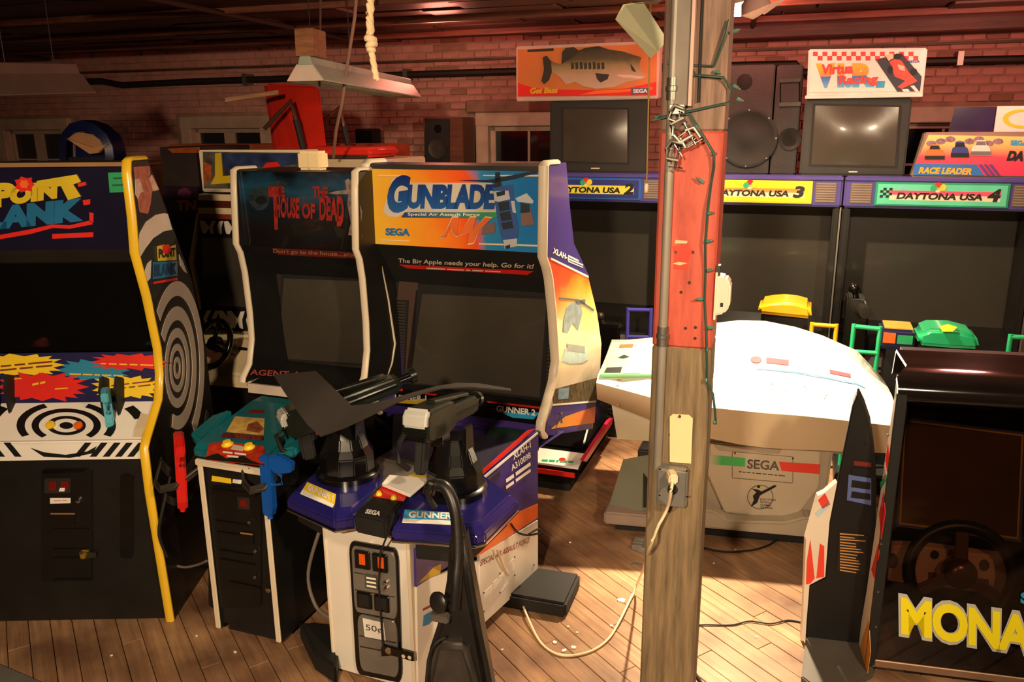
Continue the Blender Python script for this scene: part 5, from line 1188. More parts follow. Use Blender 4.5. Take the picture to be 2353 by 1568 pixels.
ho = t.part('horn', MB().loft([[f.q(x, y, .012) for x, y in hq_+hq_[:1]], [f.q(1815+(x-1815)*.35, 212+(y-212)*.35, -.06) for x, y in hq_+hq_[:1]]]), BLACKG)
f.polys('horn_lip', [[(1790, 182), (1840, 180), (1838, 188), (1792, 190)], [(1790, 236), (1840, 234), (1840, 243), (1790, 245)]], DKMETAL, .016, .012, ho)
t.part('cone', MB().rings(f.q(1815, 320), (0, -1, 0), [(0, .075), (.010, .075), (.0, .05), (-.01, .02)], 24), BLACKM, smooth=40)
# race leader topper sign
rl = on_header('topper_sign', 'sloped pink and yellow sign reading race leader with stock cars', 'sign', y=.02)
f = rl.front(0); z_ = f.q(2130, 304).z
xl0, xl1 = f.q(2093, 404).x, f.q(2126, 306).x
rl.part('frame', MB().prism([(xl0, 0, 0), (f.q(2462, 404).x, 0, 0), (f.q(2462, 404).x, 0, z_), (xl1, 0, z_), (xl0+.02, 0, .09)], (0, .14, 0)), M('topper_frame_grey', (140, 120, 104), .45), bevel=.008)
f.poly('sign_face', [(2134, 310), (2452, 316), (2452, 406), (2100, 402), (2104, 376)], ramp_mat('topper_print', [(0, (240, 40, 90)), (.45, (240, 60, 90)), (.75, (244, 196, 110)), (1, (246, 216, 130))], (0, 0, 1), .0, z_, .35, .15), .004, .004)
f.poly('name_band', [(2102, 376), (2244, 378), (2262, 404), (2098, 402)], M('band_blue', (36, 110, 190), .4), .007, .002)
f.text('lettering', 'RACE LEADER', (2110, 399), (2232, 402), (2112, 384), M('amber_ink', (244, 176, 40)), .0095, .05, .2)
f.polys('slash_print', [[(2248+i*12, 378), (2256+i*12, 378), (2276+i*12, 404), (2268+i*12, 404)] for i in range(3)], M('violet_ink', (96, 50, 130), .4), .008, .002)
for i, (cx_, cy_, w_, mt) in enumerate(((2148, 350, 46, ORANGE), (2206, 344, 42, M('car_blue_print', (50, 60, 140))), (2254, 340, 46, M('car_white_print', (226, 220, 214))))):
    f.poly('car_print', [(cx_-w_/2, cy_+10), (cx_-w_/2+4, cy_-4), (cx_-w_*.3, cy_-6), (cx_-w_*.2, cy_-18), (cx_+w_*.2, cy_-18), (cx_+w_*.3, cy_-6), (cx_+w_/2-4, cy_-4), (cx_+w_/2, cy_+10), (cx_+w_/2, cy_+18), (cx_-w_/2, cy_+18)], mt, .008+.0006*i, .002)
    f.polys('car_shadow', [[(cx_-w_/2, cy_+8), (cx_+w_/2, cy_+8), (cx_+w_/2, cy_+17), (cx_-w_/2, cy_+17)], [(cx_-w_*.2, cy_-15), (cx_+w_*.2, cy_-15), (cx_+w_*.26, cy_-7), (cx_-w_*.26, cy_-7)]], KPRINT if i != 2 else M('car_grey_ink', (110, 106, 110)), .0105+.0006*i, .001)
f.polys('crowd_print', [ell(2140+i*22, 330-(i % 3)*5, 12, 7, 8) for i in range(8)], M('crowd_ink', (140, 110, 130), .5, var=.6, scale=60), .006, .002)
f.text('lettering', 'SEGA', (2322, 334), (2362, 335), (2322, 322), CYAN, .007, .05); f.text('lettering', 'DAYTONA', (2312, 370), (2440, 374), (2316, 346), KPRINT, .007, .07, .2)
# purple panel and white oval card behind the topper
pn = on_header('sign_board', 'dark violet glossy panel leaning behind the pink race leader sign', 'sign', y=.24)
P = [pn.pv(x, y, 1, 0) for x, y in ((2180, 300), (2196, 246), (2292, 246), (2292, 300))]
pn.part('panel', MB().prism([(P[0].x, 0, 0), (P[0].x, 0, P[0].z), (P[1].x, 0, P[1].z), (P[2].x, 0, P[2].z), (P[2].x, 0, 0)], (0, .02, 0)), M('violet_gloss_panel', (54, 40, 84), .12, var=.2, coat=.8))
cdm = on_header('sign_board', 'white card with a yellow oval loop at the right border of the photo', 'sign', y=.20)
f = cdm.front(0); P = [f.q(x, y) for x, y in ((2288, 300), (2292, 244), (2400, 246))]
cdm.part('card', MB().box((P[1].x, 0, 0), (P[2].x, .02, P[1].z)), WPRINT, bevel=.003, seg=1)
f.polys('oval_print', ringpoly(2350, 273, 46, 22, .72, 28), YELLOW, .003, .003)

# ================================================================== white SEGA sports machine
WM = Thing('sports_machine', 'big glossy white boat-shaped machine with a red and green striped base behind the post', 'arcade machine', (1.0, 3.83), 12)
GLW = M('glossy_white_shell', (236, 232, 222), .18, var=.03, coat=.6)
TANW = M('shaded_white_shell', (214, 196, 166), .4, var=.05)  # shade under the white hull's rim, put into the colour
def W(x, y, d): return WM.pv(x, y, 1, d)
rows = []
R0 = [(1372, 918), (1430, 940), (1500, 968), (1570, 992), (1640, 1010), (1700, 1022), (1760, 1030), (1830, 1034), (1890, 1036), (1970, 1040), (2060, 1042)]
R1_ = [(1370, 880), (1430, 896), (1500, 915), (1570, 928), (1640, 938), (1700, 944), (1760, 950), (1830, 955), (1890, 961), (1970, 970), (2060, 980)]
R2_ = [(1374, 862), (1430, 866), (1500, 868), (1570, 874), (1640, 886), (1700, 890), (1760, 892), (1830, 898), (1890, 906), (1970, 920), (2058, 940)]
R3_ = [(1384, 840), (1432, 838), (1500, 836), (1570, 838), (1640, 836), (1700, 834), (1760, 836), (1830, 844), (1890, 856), (1970, 872), (2050, 910)]
R4_ = [(1395, 812), (1440, 806), (1500, 800), (1570, 796), (1640, 792), (1700, 788), (1760, 790), (1830, 800), (1890, 812), (1970, 836), (2040, 890)]
R5_ = [(1405, 783), (1445, 783), (1500, 778), (1570, 760), (1640, 745), (1700, 738), (1760, 740), (1830, 754), (1890, 773), (1970, 808), (2030, 872)]
dpt = (.02, -.06, .02, .22, .46, .72)
rows = [[W(x, y, d) for x, y in R] for R, d in zip((R0, R1_, R2_, R3_, R4_, R5_), dpt)]
low = WM.part('lower_shell', MB().loft(rows[:2]+[], th=(0, .03, 0)), TANW, smooth=60, label='white lower shell toned cream as shade')
WM.part('upper_shell', MB().loft(rows[1:5], th=(0, .02, -.02)), GLW, smooth=60, label='glossy white upper shell')
HOOD = M('milky_acrylic_hood', (226, 228, 222), .12, var=.03, coat=.6, alpha=.82)
WM.part('hood', MB().loft(rows[4:6], th=(0, .01, -.01)), HOOD, smooth=60, label='milky translucent hood')
bk_ = [p.copy() for p in rows[5]]
WM.part('back_shell', MB().loft([bk_, [V((p.x, p.y+.06, p.z*.55)) for p in bk_], [V((p.x*.9, .60, .30)) for p in bk_]], th=(0, .02, 0)), TANW, smooth=60)
# printed hexagons and red mark on the upper shell follow the shell
def shell_pt(u, v, off=.004):
    """u across 0..10, v row 1..5"""
    i = min(int(v), 4); fv = v-i; j = min(int(u), 9); fu = u-j
    a = rows[i][j].lerp(rows[i][j+1], fu); b = rows[i+1][j].lerp(rows[i+1][j+1], fu); p = a.lerp(b, fv)
    n = (rows[i][j+1]-rows[i][j]).cross(rows[i+1][j]-rows[i][j]).normalized()
    if n.z < 0: n = -n
    return p+n*off
def shell_poly(name, uv, mat, off=.004):
    n = len(uv); c = (sum(a for a, _ in uv)/n, sum(b for _, b in uv)/n); mb = MB()
    P = [shell_pt(*c, off)]+[shell_pt(a, b, off) for a, b in uv]
    return WM.part(name, mb.add(P, [(0, k+1, (k+1) % n+1) for k in range(n)]), mat)
mb = MB()
for cu, cv in ((6.0, 2.35), (6.75, 2.45), (7.5, 2.35), (8.2, 2.45), (6.4, 2.05), (7.1, 2.1), (7.85, 2.05)):
    o_ = [(cu+.36*math.cos(rad(a)), cv+.20*math.sin(rad(a))) for a in range(0, 360, 60)]; i_ = [(cu+.33*math.cos(rad(a)), cv+.18*math.sin(rad(a))) for a in range(0, 360, 60)]
    for k in range(6):
        n = len(mb.v); q4 = [o_[k], o_[(k+1) % 6], i_[(k+1) % 6], i_[k]]; mb.add([shell_pt(a, b, .004) for a, b in q4], [(0, 1, 2, 3)])
for k in range(12):
    u0, u1 = 5.6+k*.3, 5.9+k*.3; mb.add([shell_pt(a, b, .005) for a, b in ((u0, 2.72), (u1, 2.72), (u1, 2.78), (u0, 2.78))], [(0, 1, 2, 3)])
WM.part('hexagon_print', mb, M('sky_print', (70, 150, 214), .3))
shell_poly('red_mark', [(6.0, 3.02), (6.75, 3.02), (6.75, 3.28), (6.0, 3.28)], M('faded_red_mark', (206, 70, 80), .35)); shell_poly('red_mark', [(5.62+.22*math.cos(rad(a)), 3.15+.16*math.sin(rad(a))) for a in range(0, 360, 30)], M('faded_red_mark', (206, 70, 80)), .005)
shell_poly('red_mark', [(8.2, 3.0), (8.8, 3.0), (8.8, 3.2), (8.2, 3.2)], M('faded_red_mark', (206, 70, 80)))
for k in range(4): pass
# green operator panel at the left end
gpn = WM.panel(rows[2][1], (rows[2][2]-rows[2][0]).cross(rows[4][1]-rows[2][1]))
if gpn.N.z < 0: gpn.N = -gpn.N
gpn.poly('operator_panel', [(1406, 785), (1500, 784), (1500, 861), (1378, 861)], M('mint_panel', (140, 214, 150), .35, coat=.2), .02, .016, bevel=.004)
gpn.polys('panel_print', [[(1424, 792), (1456, 790), (1454, 798), (1422, 799)]], M('panel_brown', (150, 80, 50)), .0225, .001); gpn.polys('panel_print', [[(1394, 845), (1430, 843), (1426, 856), (1388, 856)], [(1420, 822), (1434, 815), (1446, 820), (1432, 824)]], KPRINT, .0225, .001)
gpn.polys('panel_print', [[(1438, 846), (1474, 842), (1472, 858), (1432, 858)]], M('panel_grey', (170, 170, 150)), .0225, .001)
for x, y in ((1424, 873), (1420, 930)): WM.part('shell_screw', MB().rings(WM.pv(x, y, 1, -.03), (0, -1, .2), [(0, .008), (.006, .006)], 10), M('amber_screw', (160, 110, 60), .4))
# pedestal with SEGA plate
zc = W(1760, 1030, .06).z
bx0, bx1 = W(1560, 1100, .10).x, W(1905, 1100, .10).x
GRB = M('grey_beige_shell', (178, 166, 148), .42, var=.08)
WM.part('pedestal', MB().prism([(bx0, .14, .12), (bx1, .14, .12), (bx1+.02, .14, zc+.03), (bx0-.02, .14, zc+.03)], (0, .42, 0)), GRB, bevel=.015)
pf_ = WM.front(.12)
PL = [(1632, 1018), (1885, 1036), (1882, 1120), (1822, 1198), (1664, 1178), (1624, 1088)]
WM.part('front_plate', MB().prism([pf_.q(x, y) for x, y in PL], (0, .05, 0)), M('front_plate_cream', (204, 192, 170), .4, var=.05), bevel=.006)
f = WM.front(.12)
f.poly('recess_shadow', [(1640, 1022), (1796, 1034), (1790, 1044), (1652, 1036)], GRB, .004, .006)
f.poly('green_stripe', [(1630, 1046), (1713, 1054), (1712, 1073), (1630, 1067)], ramp_mat('green_fade', [(0, (204, 192, 170)), (.4, (50, 180, 100)), (1, (50, 190, 100))], (1, 0, 0), f.q(1630, 1050).x, f.q(1700, 1050).x, .4), .003, .002)
f.poly('red_stripe', [(1790, 1062), (1884, 1068), (1883, 1090), (1796, 1083)], M('coral_stripe', (236, 70, 54), .4), .003, .002)
f.text('lettering', 'SEGA', (1717, 1077), (1790, 1082), (1718, 1056), KPRINT, .003, .02); f.text('lettering', 'SEGA', (1719, 1076), (1788, 1080), (1720, 1058), M('grey_letter_core', (120, 112, 100)), .0045, -.012)
dash(f, 'small_print', [2, 2, 3, 2, 4, 3, 4, 2, 5], (1698, 1086), (1804, 1096), (1698, 1083), M('grey_ink', (70, 66, 62)), .003)
f.polys('panel_line', [[(1682, 1038), (1822, 1050), (1822, 1051), (1682, 1039)], [(1682, 1098), (1820, 1110), (1820, 1111.5), (1682, 1099.5)], [(1682, 1038), (1683.5, 1038), (1683.5, 1099), (1682, 1099)], [(1821, 1050), (1822.5, 1050), (1822.5, 1111), (1821, 1111)]], M('panel_line_ink', (120, 108, 90), .5), .002, .001)
f.polys('emblem_ring', ringpoly(1747, 1143, 30, 28, .95, 36), M('grey_ink', (70, 66, 62)), .002, .001)
f.polys('paddler_emblem', [ell(1743, 1119, 4, 3.5, 10), [(1727, 1123), (1742, 1126), (1750, 1130), (1772, 1119), (1780, 1115), (1785, 1117), (1780, 1121), (1752, 1136), (1746, 1140), (1740, 1156), (1725, 1166), (1732, 1150), (1730, 1140), (1738, 1132)]], KPRINT, .003, .001)
for k, s_ in enumerate(('EXCITED', 'SPORTS', 'GAME', 'SERIES')): f.text('small_print', s_, (1747, 1150+k*6), (1747+(36, 24, 24, 28)[k], 1152+k*6.3), (1747, 1146+k*6), KPRINT, .003, .01)
for x, y in ((1689, 1042), (1822, 1054)): WM.part('plate_screw', MB().rings(f.q(x, y), (0, -1, 0), [(0, .005), (.003, .004)], 8), BLACKM)
# base
B = [WM.L(atz(x, y)) for x, y in ((1400, 1210), (1620, 1240), (1860, 1268))]
WM.part('base', MB().prism([(bx0-.06, .04, .055), (bx1+.05, .04, .055), (bx1+.05, .04, .13), (bx1-.10, .04, .17), (bx1-.20, .04, .13), (bx0+.26, .04, .11), (bx0+.18, .04, .16), (bx0-.06, .04, .16)], (0, .75, 0)), M('base_cream', (190, 178, 158), .4), bevel=.012)
WM.part('base_plinth', MB().box((bx0-.02, .08, 0), (bx1+.02, .74, .06)), BLACKM)
# foot platform at the left
f1 = [WM.pv(x, y, 1, .02) for x, y in ((1388, 1182), (1500, 1176), (1500, 1216), (1398, 1202))]
zf = f1[0].z
WM.part('foot_platform', MB().prism([(f1[0].x, .0, .05), (bx0+.02, .0, .05), (bx0+.02, .50, .05), (f1[0].x+.05, .50, .05)], (0, 0, .07)), M('base_mauve', (146, 128, 118), .45), bevel=.01)
WM.part('platform_plinth', MB().box((f1[0].x+.06, .05, 0), (bx0, .45, .05)), BLACKM)
wq = [(1392, 1182), (1482, 1168), (1482, 1046), (1434, 1056)]
WM.part('foot_wedge', MB().prism([WM.pv(1394, 1180, 1, .05), WM.pv(1500, 1172, 1, .05), WM.pv(1500, 1044, 1, .36), WM.pv(1432, 1056, 1, .36)], (.0, .02, -.03)), M('grey_green_panel', (116, 118, 100), .5, var=.1))
WM.part('wedge_side', MB().prism([WM.pv(1478, 1166, 1, .05), WM.pv(1500, 1166, 1, .05), WM.pv(1500, 1050, 1, .36), WM.pv(1478, 1052, 1, .36)], (0, .05, -.03)), BLACK)
WM.part('wedge_support', MB().prism([WM.pv(1440, 1070, 1, .36), WM.pv(1500, 1060, 1, .36), WM.pv(1500, 1150, 1, .36), WM.pv(1440, 1150, 1, .36)], (0, .05, 0)), BLACK)

# ================================================================== low black machine base behind the helicopter cabinet
LB = Thing('ride_base', 'low black ride base with red trim right of the helicopter cabinet', 'arcade machine', atz(1225, 1128).to_2d(), 20)
fz_ = LB.pv(1300, 1080, 1, 0).z
xr = LB.pv(1318, 1120, 1, 0).x
LB.part('hull', MB().prism([(-.30, 0, .07), (xr, 0, .07), (xr+.05, 0, fz_), (-.30, 0, fz_)], (.0, .95, .0)), BLACKG, bevel=.02)
LB.part('raised_deck', MB().prism([(-.3, .30, fz_), (-.3, .62, fz_+.22), (-.3, .93, fz_+.26), (-.3, .93, fz_)], (xr+.28, 0, 0)), BLACKG, bevel=.02)
LB.part('caster_strip', MB().box((-.25, .06, 0), (xr-.04, .9, .07)), BLACKM)
LB.part('red_trim', MB().box((-.3, -.006, .12), (xr+.006, .0, .15)), RED)
f = LB.panel((xr+.05, 0, fz_), V((1, 0, -.15))); 
f.poly('red_trim', [(1340, 1060), (1400, 968), (1408, 962), (1407, 974), (1348, 1062)], M('magenta_trim', (214, 30, 70), .3), .02, .02)
LB.part('sign_plate', MB().prism([(-.28, .02, fz_+.002), (xr+.02, .02, fz_+.002), (xr+.02, .16, fz_+.035), (-.28, .16, fz_+.035)], (0, 0, .012)), WPRINT)
f = LB.slant((.02, fz_+.014), (.16, fz_+.047)); dash(f, 'small_print', [5, 5, 2, 6, 4], (1244, 1061), (1316, 1065), (1246, 1055), GREENP, .003); f.polys('red_print', [ell(1292, 1056, 8, 4, 10)], RED, .003, .001)

# ================================================================== Super Monaco GP cockpit at the right border
MC = Thing('racing_cockpit', 'sit-down racing cockpit with big yellow letters on smoked glass at right', 'arcade cabinet', (1.42, 2.785), 13)
def Mq(x, y, d=0.): return MC.pv(x, y, 1, d)
zt = Mq(2045, 878).z; MW = .95
xl = Mq(2020, 1300).x
PRN = M('racing_stripe_white', (226, 214, 196), .4, var=.06)
inner = M('cockpit_black', (14, 13, 13), .5, var=.2)
# left side board, its edge printed
xa = Mq(2006, 1535).x
SB = [(0, .0), (.0, zt-.03), (.03, zt), (.28, zt+.0), (.30, .0)]
MC.part('side_board', MB().prism([(xa-.03, y, z) for y, z in ((0, 0), (0, zt-.05), (.012, zt-.06), (.035, zt-.08), (.06, zt-.3), (.11, .30), (.16, 0))], (.03, 0, 0)), PRN)
MC.part('edge_molding', MB().box((xa-.032, -.012, .0), (xa+.004, .003, zt-.04)), BLACKM, bevel=.003, seg=1)
ms = MC.side(xa-.03, -1)
ms.polys('side_print', [[(2034, 1060), (2040, 1020), (2043, 1060), (2038, 1085)], [(2020, 1180), (2030, 1130), (2034, 1180), (2024, 1240)], [(2002, 1310), (2018, 1250), (2020, 1270), (2008, 1330)]], RED, .002, .002)
ms.polys('side_print', [[(2022, 1110), (2036, 1090), (2036, 1104), (2024, 1124)]], GREENP, .002, .002)
ms.polys('side_print', [[(1978, 1480), (1996, 1420), (2000, 1500), (1990, 1568), (1976, 1568)]], M('amber_print', (226, 150, 60), .4), .002, .002)
MC.part('side_board', MB().box((xa+MW, 0, 0), (xa+MW+.03, .62, zt)), PRN)
# hood: rolled glossy black top
hl_, hr_ = MC.pv(2060, 803, 2, zt+.035), MC.pv(2520, 829, 2, zt+.035)
hd = [[V((xa-.03+t*(MW+.06), y, z)) for t in (0, .5, 1)] for y, z in ((.0, zt-.075), (-.012, zt-.045), (.0, zt-.012), (.03, zt+.012))]+[[hl_.lerp(hr_, t)+V((0, (.075-hl_.y)*.7, -.012)) for t in (0, .5, 1)], [hl_.lerp(hr_, t) for t in (0, .5, 1)], [hl_.lerp(hr_, t)+V((0, .02, -.10)) for t in (0, .5, 1)]]
HOODM = M('smoky_gloss_hood', (26, 20, 18), .10, var=.2, coat=1.)
MC.part('hood', MB().loft(hd, th=(0, .012, -.012)), HOODM, smooth=70)
xi = lambda d_: MC.pv(2056, 960, 1, d_).x
MC.part('interior_back', MB().box((xi(.55), .55, .0), (xa+MW, .60, zt-.02)), inner); MC.part('interior_floor', MB().box((xa+.12, .02, .0), (xa+MW, .56, .08)), inner)
MC.part('inner_cheek', MB().prism([(xa+.004, .03, 0), (xa+.02, .03, 0), (xi(.55)+.02, .56, 0), (xi(.55), .56, 0)], (0, 0, zt-.05)), inner)
# monitor with blue and gold frame, dashboard, wheel behind the smoked pane
f = MC.front(.32)
MQ = [(2078, 965), (2352, 1000), (2340, 1240), (2066, 1205)]
MQ2 = [(x+18, y+18) for x, y in MQ]
MC.part('monitor_surround', MB().box((xi(.36), .33, .45), (xa+MW, .40, zt-.02)), inner)
def bordr(name, q, k0, k1, mat, off):
    c_ = (sum(p[0] for p in q)/4, sum(p[1] for p in q)/4); s = lambda p, k: (c_[0]+(p[0]-c_[0])*k, c_[1]+(p[1]-c_[1])*k)
    f.polys(name, [[s(q[i], k0), s(q[(i+1) % 4], k0), s(q[(i+1) % 4], k1), s(q[i], k1)] for i in range(4)], mat, off, .004)
bordr('monitor_frame', MQ, 1.05, 1.0, M('slate_blue_frame', (90, 104, 160), .35), .006); bordr('monitor_frame', MQ, 1.0, .97, M('gold_frame', (206, 166, 70), .35), .007)
f.poly('monitor_screen', MQ, M('monitor_brown_glass', (96, 78, 70), .2, var=.15, coat=.3), .003, .003)
f2 = MC.front(.20); DQ = [(2040, 1258), (2330, 1290), (2330, 1372), (2036, 1335)]
MC.part('dashboard', MB().prism([f2.q(*p) for p in [(2030, 1256), (2120, 1258), (2330, 1286), (2340, 1330), (2330, 1374), (2030, 1336)]], (0, .06, 0)), M('dash_beige', (206, 176, 156), .45), bevel=.01)
f2.polys('dash_gauge', [ell(2052, 1290, 12, 17, 16), ell(2148, 1276, 10, 10, 14), ell(2262, 1300, 12, 13, 14)], M('gauge_dark', (70, 60, 60), .3), .005, .004)
f2.polys('dash_switch', [[(2248, 1330), (2272, 1333), (2272, 1354), (2248, 1350)], [(2134, 1316), (2152, 1318), (2152, 1334), (2134, 1332)], [(2180, 1264), (2196, 1266), (2194, 1280), (2178, 1278)]], M('switch_brown', (120, 80, 60), .4), .005, .004)
wc = MC.pv(2206, 1318, 1, .12); wa = V((0, -1, .25))
wl = MC.part('steering_wheel', MB().torus(wc, wa, .185, .024, 36, 10), M('wheel_black', (26, 24, 22), .4), smooth=60)
for a in (90, 210, 330):
    d_ = V((math.cos(rad(a)), .25*math.sin(rad(a)), .97*math.sin(rad(a))))
    MC.part('wheel_spoke', MB().obox(wc+d_*.10, d_*.08, V((0, .006, 0)), d_.cross(V((0, 1, 0))).normalized()*.024), M('spoke_grey', (120, 96, 84), .35, .6), wl, bevel=.003, seg=1)
MC.part('wheel_hub', MB().rings(wc, wa, [(-.03, .06), (.01, .06), (.03, .045), (.036, .02)], 24), M('hub_brown', (96, 66, 50), .25, .5), wl, smooth=40)
MC.part('steering_column', MB().cyl(wc+V((0, .02, 0)), wc+V((0, .14, -.02)), .03), inner)
# smoked acrylic pane with the lettering
SMOKE = bpy.data.materials.new('smoked_acrylic'); SMOKE.use_nodes = True
nt = SMOKE.node_tree; b = nt.nodes['Principled BSDF']; tr_ = nt.nodes.new('ShaderNodeBsdfTransparent'); tr_.inputs[0].default_value = (.62, .52, .45, 1)
gl_ = nt.nodes.new('ShaderNodeBsdfGlossy'); gl_.inputs['Roughness'].default_value = .06; fr_ = nt.nodes.new('ShaderNodeFresnel'); fr_.inputs[0].default_value = 1.45
nzp = nt.nodes.new('ShaderNodeTexNoise'); nzp.inputs['Scale'].default_value = 3.; mxs = nt.nodes.new('ShaderNodeMixShader')
nt.links.new(fr_.outputs[0], mxs.inputs[0]); nt.links.new(tr_.outputs[0], mxs.inputs[1]); nt.links.new(gl_.outputs[0], mxs.inputs[2]); nt.links.new(mxs.outputs[0], nt.nodes['Material Output'].inputs[0])
MC.part('smoked_pane', MB().box((xa+.006, -.006, .06), (xa+MW-.006, -.001, zt-.07)), SMOKE, label='smoked see-through pane')
MC.part('pane_rail', MB().box((xa, -.012, .03), (xa+MW, .0, .062)), M('tan_steel_rail', (150, 120, 96), .35, .5), bevel=.003, seg=1)
f = MC.front(-.006)
YG = M('monaco_yellow', (255, 240, 30), .4, var=.02); OL = M('monaco_outline', (196, 196, 186), .4)
A, B, C_ = (2068, 1458), (2520, 1530), (2070, 1372)
f.text('lettering_outline', 'MONACO', (2062, 1464), (2526, 1538), (2064, 1362), OL, .003, .07, -.04, .95); f.text('lettering', 'MONACO', A, B, C_, YG, .006, .04, -.04, .95, label='yellow lettering')
f.text('lettering', 'Super', (2344, 1395), (2470, 1412), (2346, 1360), CYAN, .004, .05)
for y in (1000, 1100, 1250, 1360, 1440, 1530): MC.part('edge_rivet', MB().rings(f.q(2046-(y-900)*.062, y, .004), (0, -1, 0), [(0, .005), (.004, .004)], 8), STEEL)
# dark fin with instruction cards, left of the pane
dF = MC.L(atz(1848, 1478)).y
FN = [(1970, 905), (1984, 934), (1998, 976), (2006, 1030), (2008, 1100), (1998, 1180), (1996, 1330), (1862, 1330), (1896, 1326), (1905, 1200), (1925, 1100), (1945, 1000), (1958, 935)]
FN = [(1970, 905), (1984, 934), (1998, 976), (2006, 1030), (2012, 1100), (2012, 1330), (2000, 1480), (1850, 1480), (1858, 1345), (1896, 1328), (1905, 1200), (1925, 1100), (1945, 1000), (1958, 935)]
ff = MC.front(dF)
fin = MC.part('dash_fin', MB().prism([ff.q(*p) for p in FN], (.02, .10, 0)), inner, bevel=.006)
ff.poly('instruction_card', [(1928, 1222), (1994, 1232), (1990, 1322), (1922, 1312)], M('card_black', (26, 22, 18), .5), .004, .004, fin)
ff.polys('card_print', [[(1930, 1226+i*6.4), (1930+random.Random(i).uniform(30, 60), 1230+i*6.6), (1930+random.Random(i).uniform(30, 60), 1232+i*6.6), (1930, 1229+i*6.4)] for i in range(14)], M('amber_fine_print', (186, 136, 80), .5), .0055, .001, fin)
ff.poly('control_card', [(1950, 1092), (2002, 1100), (2002, 1162), (1946, 1150)], M('slate_blue_frame', (90, 104, 160)), .004, .004, fin)
ff.polys('card_window', [[(1962, 1060), (2002, 1064), (2002, 1074), (1962, 1070)]], M('dim_red_window', (110, 40, 30), .4), .004, .003, fin)
ff.polys('card_window', [[(1958, 1076), (2002, 1080), (2002, 1096), (1958, 1091)], [(1958, 1104), (2000, 1110), (2000, 1126), (1956, 1120)], [(1958, 1130), (2000, 1136), (2000, 1150), (1955, 1144)]], KPRINT, .006, .002, fin)
# printed left flank of the fin
fk = [(1896, 1132), (1924, 1108), (1906, 1200), (1896, 1326), (1860, 1345), (1850, 1470), (1842, 1474), (1846, 1400), (1852, 1240), (1880, 1140)]
MC.part('flank_board', MB().prism([ff.q(x, y, .004) for x, y in fk], (-.004, .03, 0)), PRN, fin)
fl2 = MC.front(dF-.004)
fl2.polys('flank_print', [[(1880, 1150), (1896, 1134), (1908, 1160), (1890, 1170)], [(1854, 1290), (1862, 1240), (1872, 1330), (1862, 1342), (1852, 1344)], [(1876, 1330), (1884, 1250), (1894, 1256), (1894, 1326)]], M('coral_stripe', (236, 70, 54)), .002, .002)
fl2.polys('flank_print', [[(1872, 1180), (1906, 1150), (1904, 1166), (1880, 1190)]], M('pale_blue_print', (150, 190, 214)), .002, .002)
MC.part('foot_tray', MB().prism([MC.L(atz(x, y)) for x, y in ((1850, 1478), (2000, 1440), (2006, 1560), (1905, 1620), (1840, 1570))], (0, 0, .03)), M('grey_foot_tray', (84, 78, 70), .5, var=.2), bevel=.005)
# ================================================================== background machines at the left
ZC = Thing('driving_cabinet', 'beige driving cabinet with zebra stripes and a black steering wheel behind the bullseye side', 'arcade cabinet', aty(470, 600, 4.95).to_2d(), 16)
f = ZC.front(0); BEI = M('aged_beige_plastic', (236, 216, 174), .5, var=.1)
P = lambda x, y: f.q(x, y)
x0, x1 = P(452, 600).x, P(628, 600).x
ZC.part('body', MB().box((x0, .04, 0), (x1, .28, P(500, 486).z)), M('dark_cabinet_side', (34, 30, 28), .6))
f.poly('top_band', [(456, 446), (640, 452), (640, 466), (455, 460)], BEI, .01, .05); f.poly('maroon_band', [(455, 461), (640, 467), (640, 481), (455, 476)], M('maroon_band', (84, 24, 18), .5), .006, .05)
f.poly('lower_band', [(455, 477), (640, 482), (640, 496), (455, 491)], BEI, .01, .05); f.poly('red_caption', [(458, 492), (640, 497), (640, 507), (458, 503)], M('faded_red_caption', (150, 54, 36), .5, var=.4, scale=60), .004, .04)
def zebra(q, n, seed):
    r_ = random.Random(seed); f.poly('zebra_board', q, KPRINT, .004, .04); L_ = []
    for i in range(n):
        u = (i+.3)/n; w_ = .5/n; s_ = r_.uniform(-.4, .4)/n
        L_.append(warp([(u+s_, .04), (u+w_+s_, .0), (u+w_-s_+.2/n, .5), (u+w_, 1), (u+.1/n, .96), (u-.1/n, .5)], q))
    f.polys('zebra_stripes', L_, M('zebra_white', (240, 230, 218), .5), .006, .002)
zebra([(458, 506), (640, 512), (640, 542), (458, 537)], 10, 1); zebra([(462, 712), (640, 718), (640, 760), (464, 752)], 9, 2)
f.poly('screen_surround', [(456, 538), (640, 543), (640, 716), (462, 710)], BLACK, -.01, .03)
rows = []
for v in range(5):
    rows.append([])
    for u in range(7):
        (x, y), = warp([(u/6, v/4)], [(464, 546), (630, 550), (630, 708), (468, 702)]); rows[-1].append(f.q(x, y, .0+.03*(1-(2*u/6-1)**2)*(1-(2*v/4-1)**2)))
ZC.part('monitor_tube', MB().loft(rows, th=(0, .02, 0)), SCREEN, smooth=60)
ZC.part('side_edge', MB().prism([P(452, 490), P(456, 490), P(440, 600), P(462, 712), P(458, 712), P(434, 600)], (0, .03, 0)), BEI)
dz = P(500, 756).z
ZC.part('dashboard', MB().prism([(x0, .02, dz), (x0, -.10, dz-.03), (x0, -.34, dz-.17), (x0, -.36, dz-.24), (x0, -.20, dz-.30), (x0, .05, dz-.30)], (x1-x0, 0, 0)), BEI, bevel=.015)
ZC.part('lower_body', MB().box((x0+.03, -.12, 0), (x1-.03, .1, dz-.28)), BLACK)
wc = ZC.pv(490, 790, 1, -.36); wa = V((-.25, -.9, .45))
wl = ZC.part('steering_wheel', MB().torus(wc, wa, .135, .017, 30, 8), BLACKG, smooth=60)
sp3 = MB().rings(wc, wa, [(-.03, .05), (.012, .04)], 16)
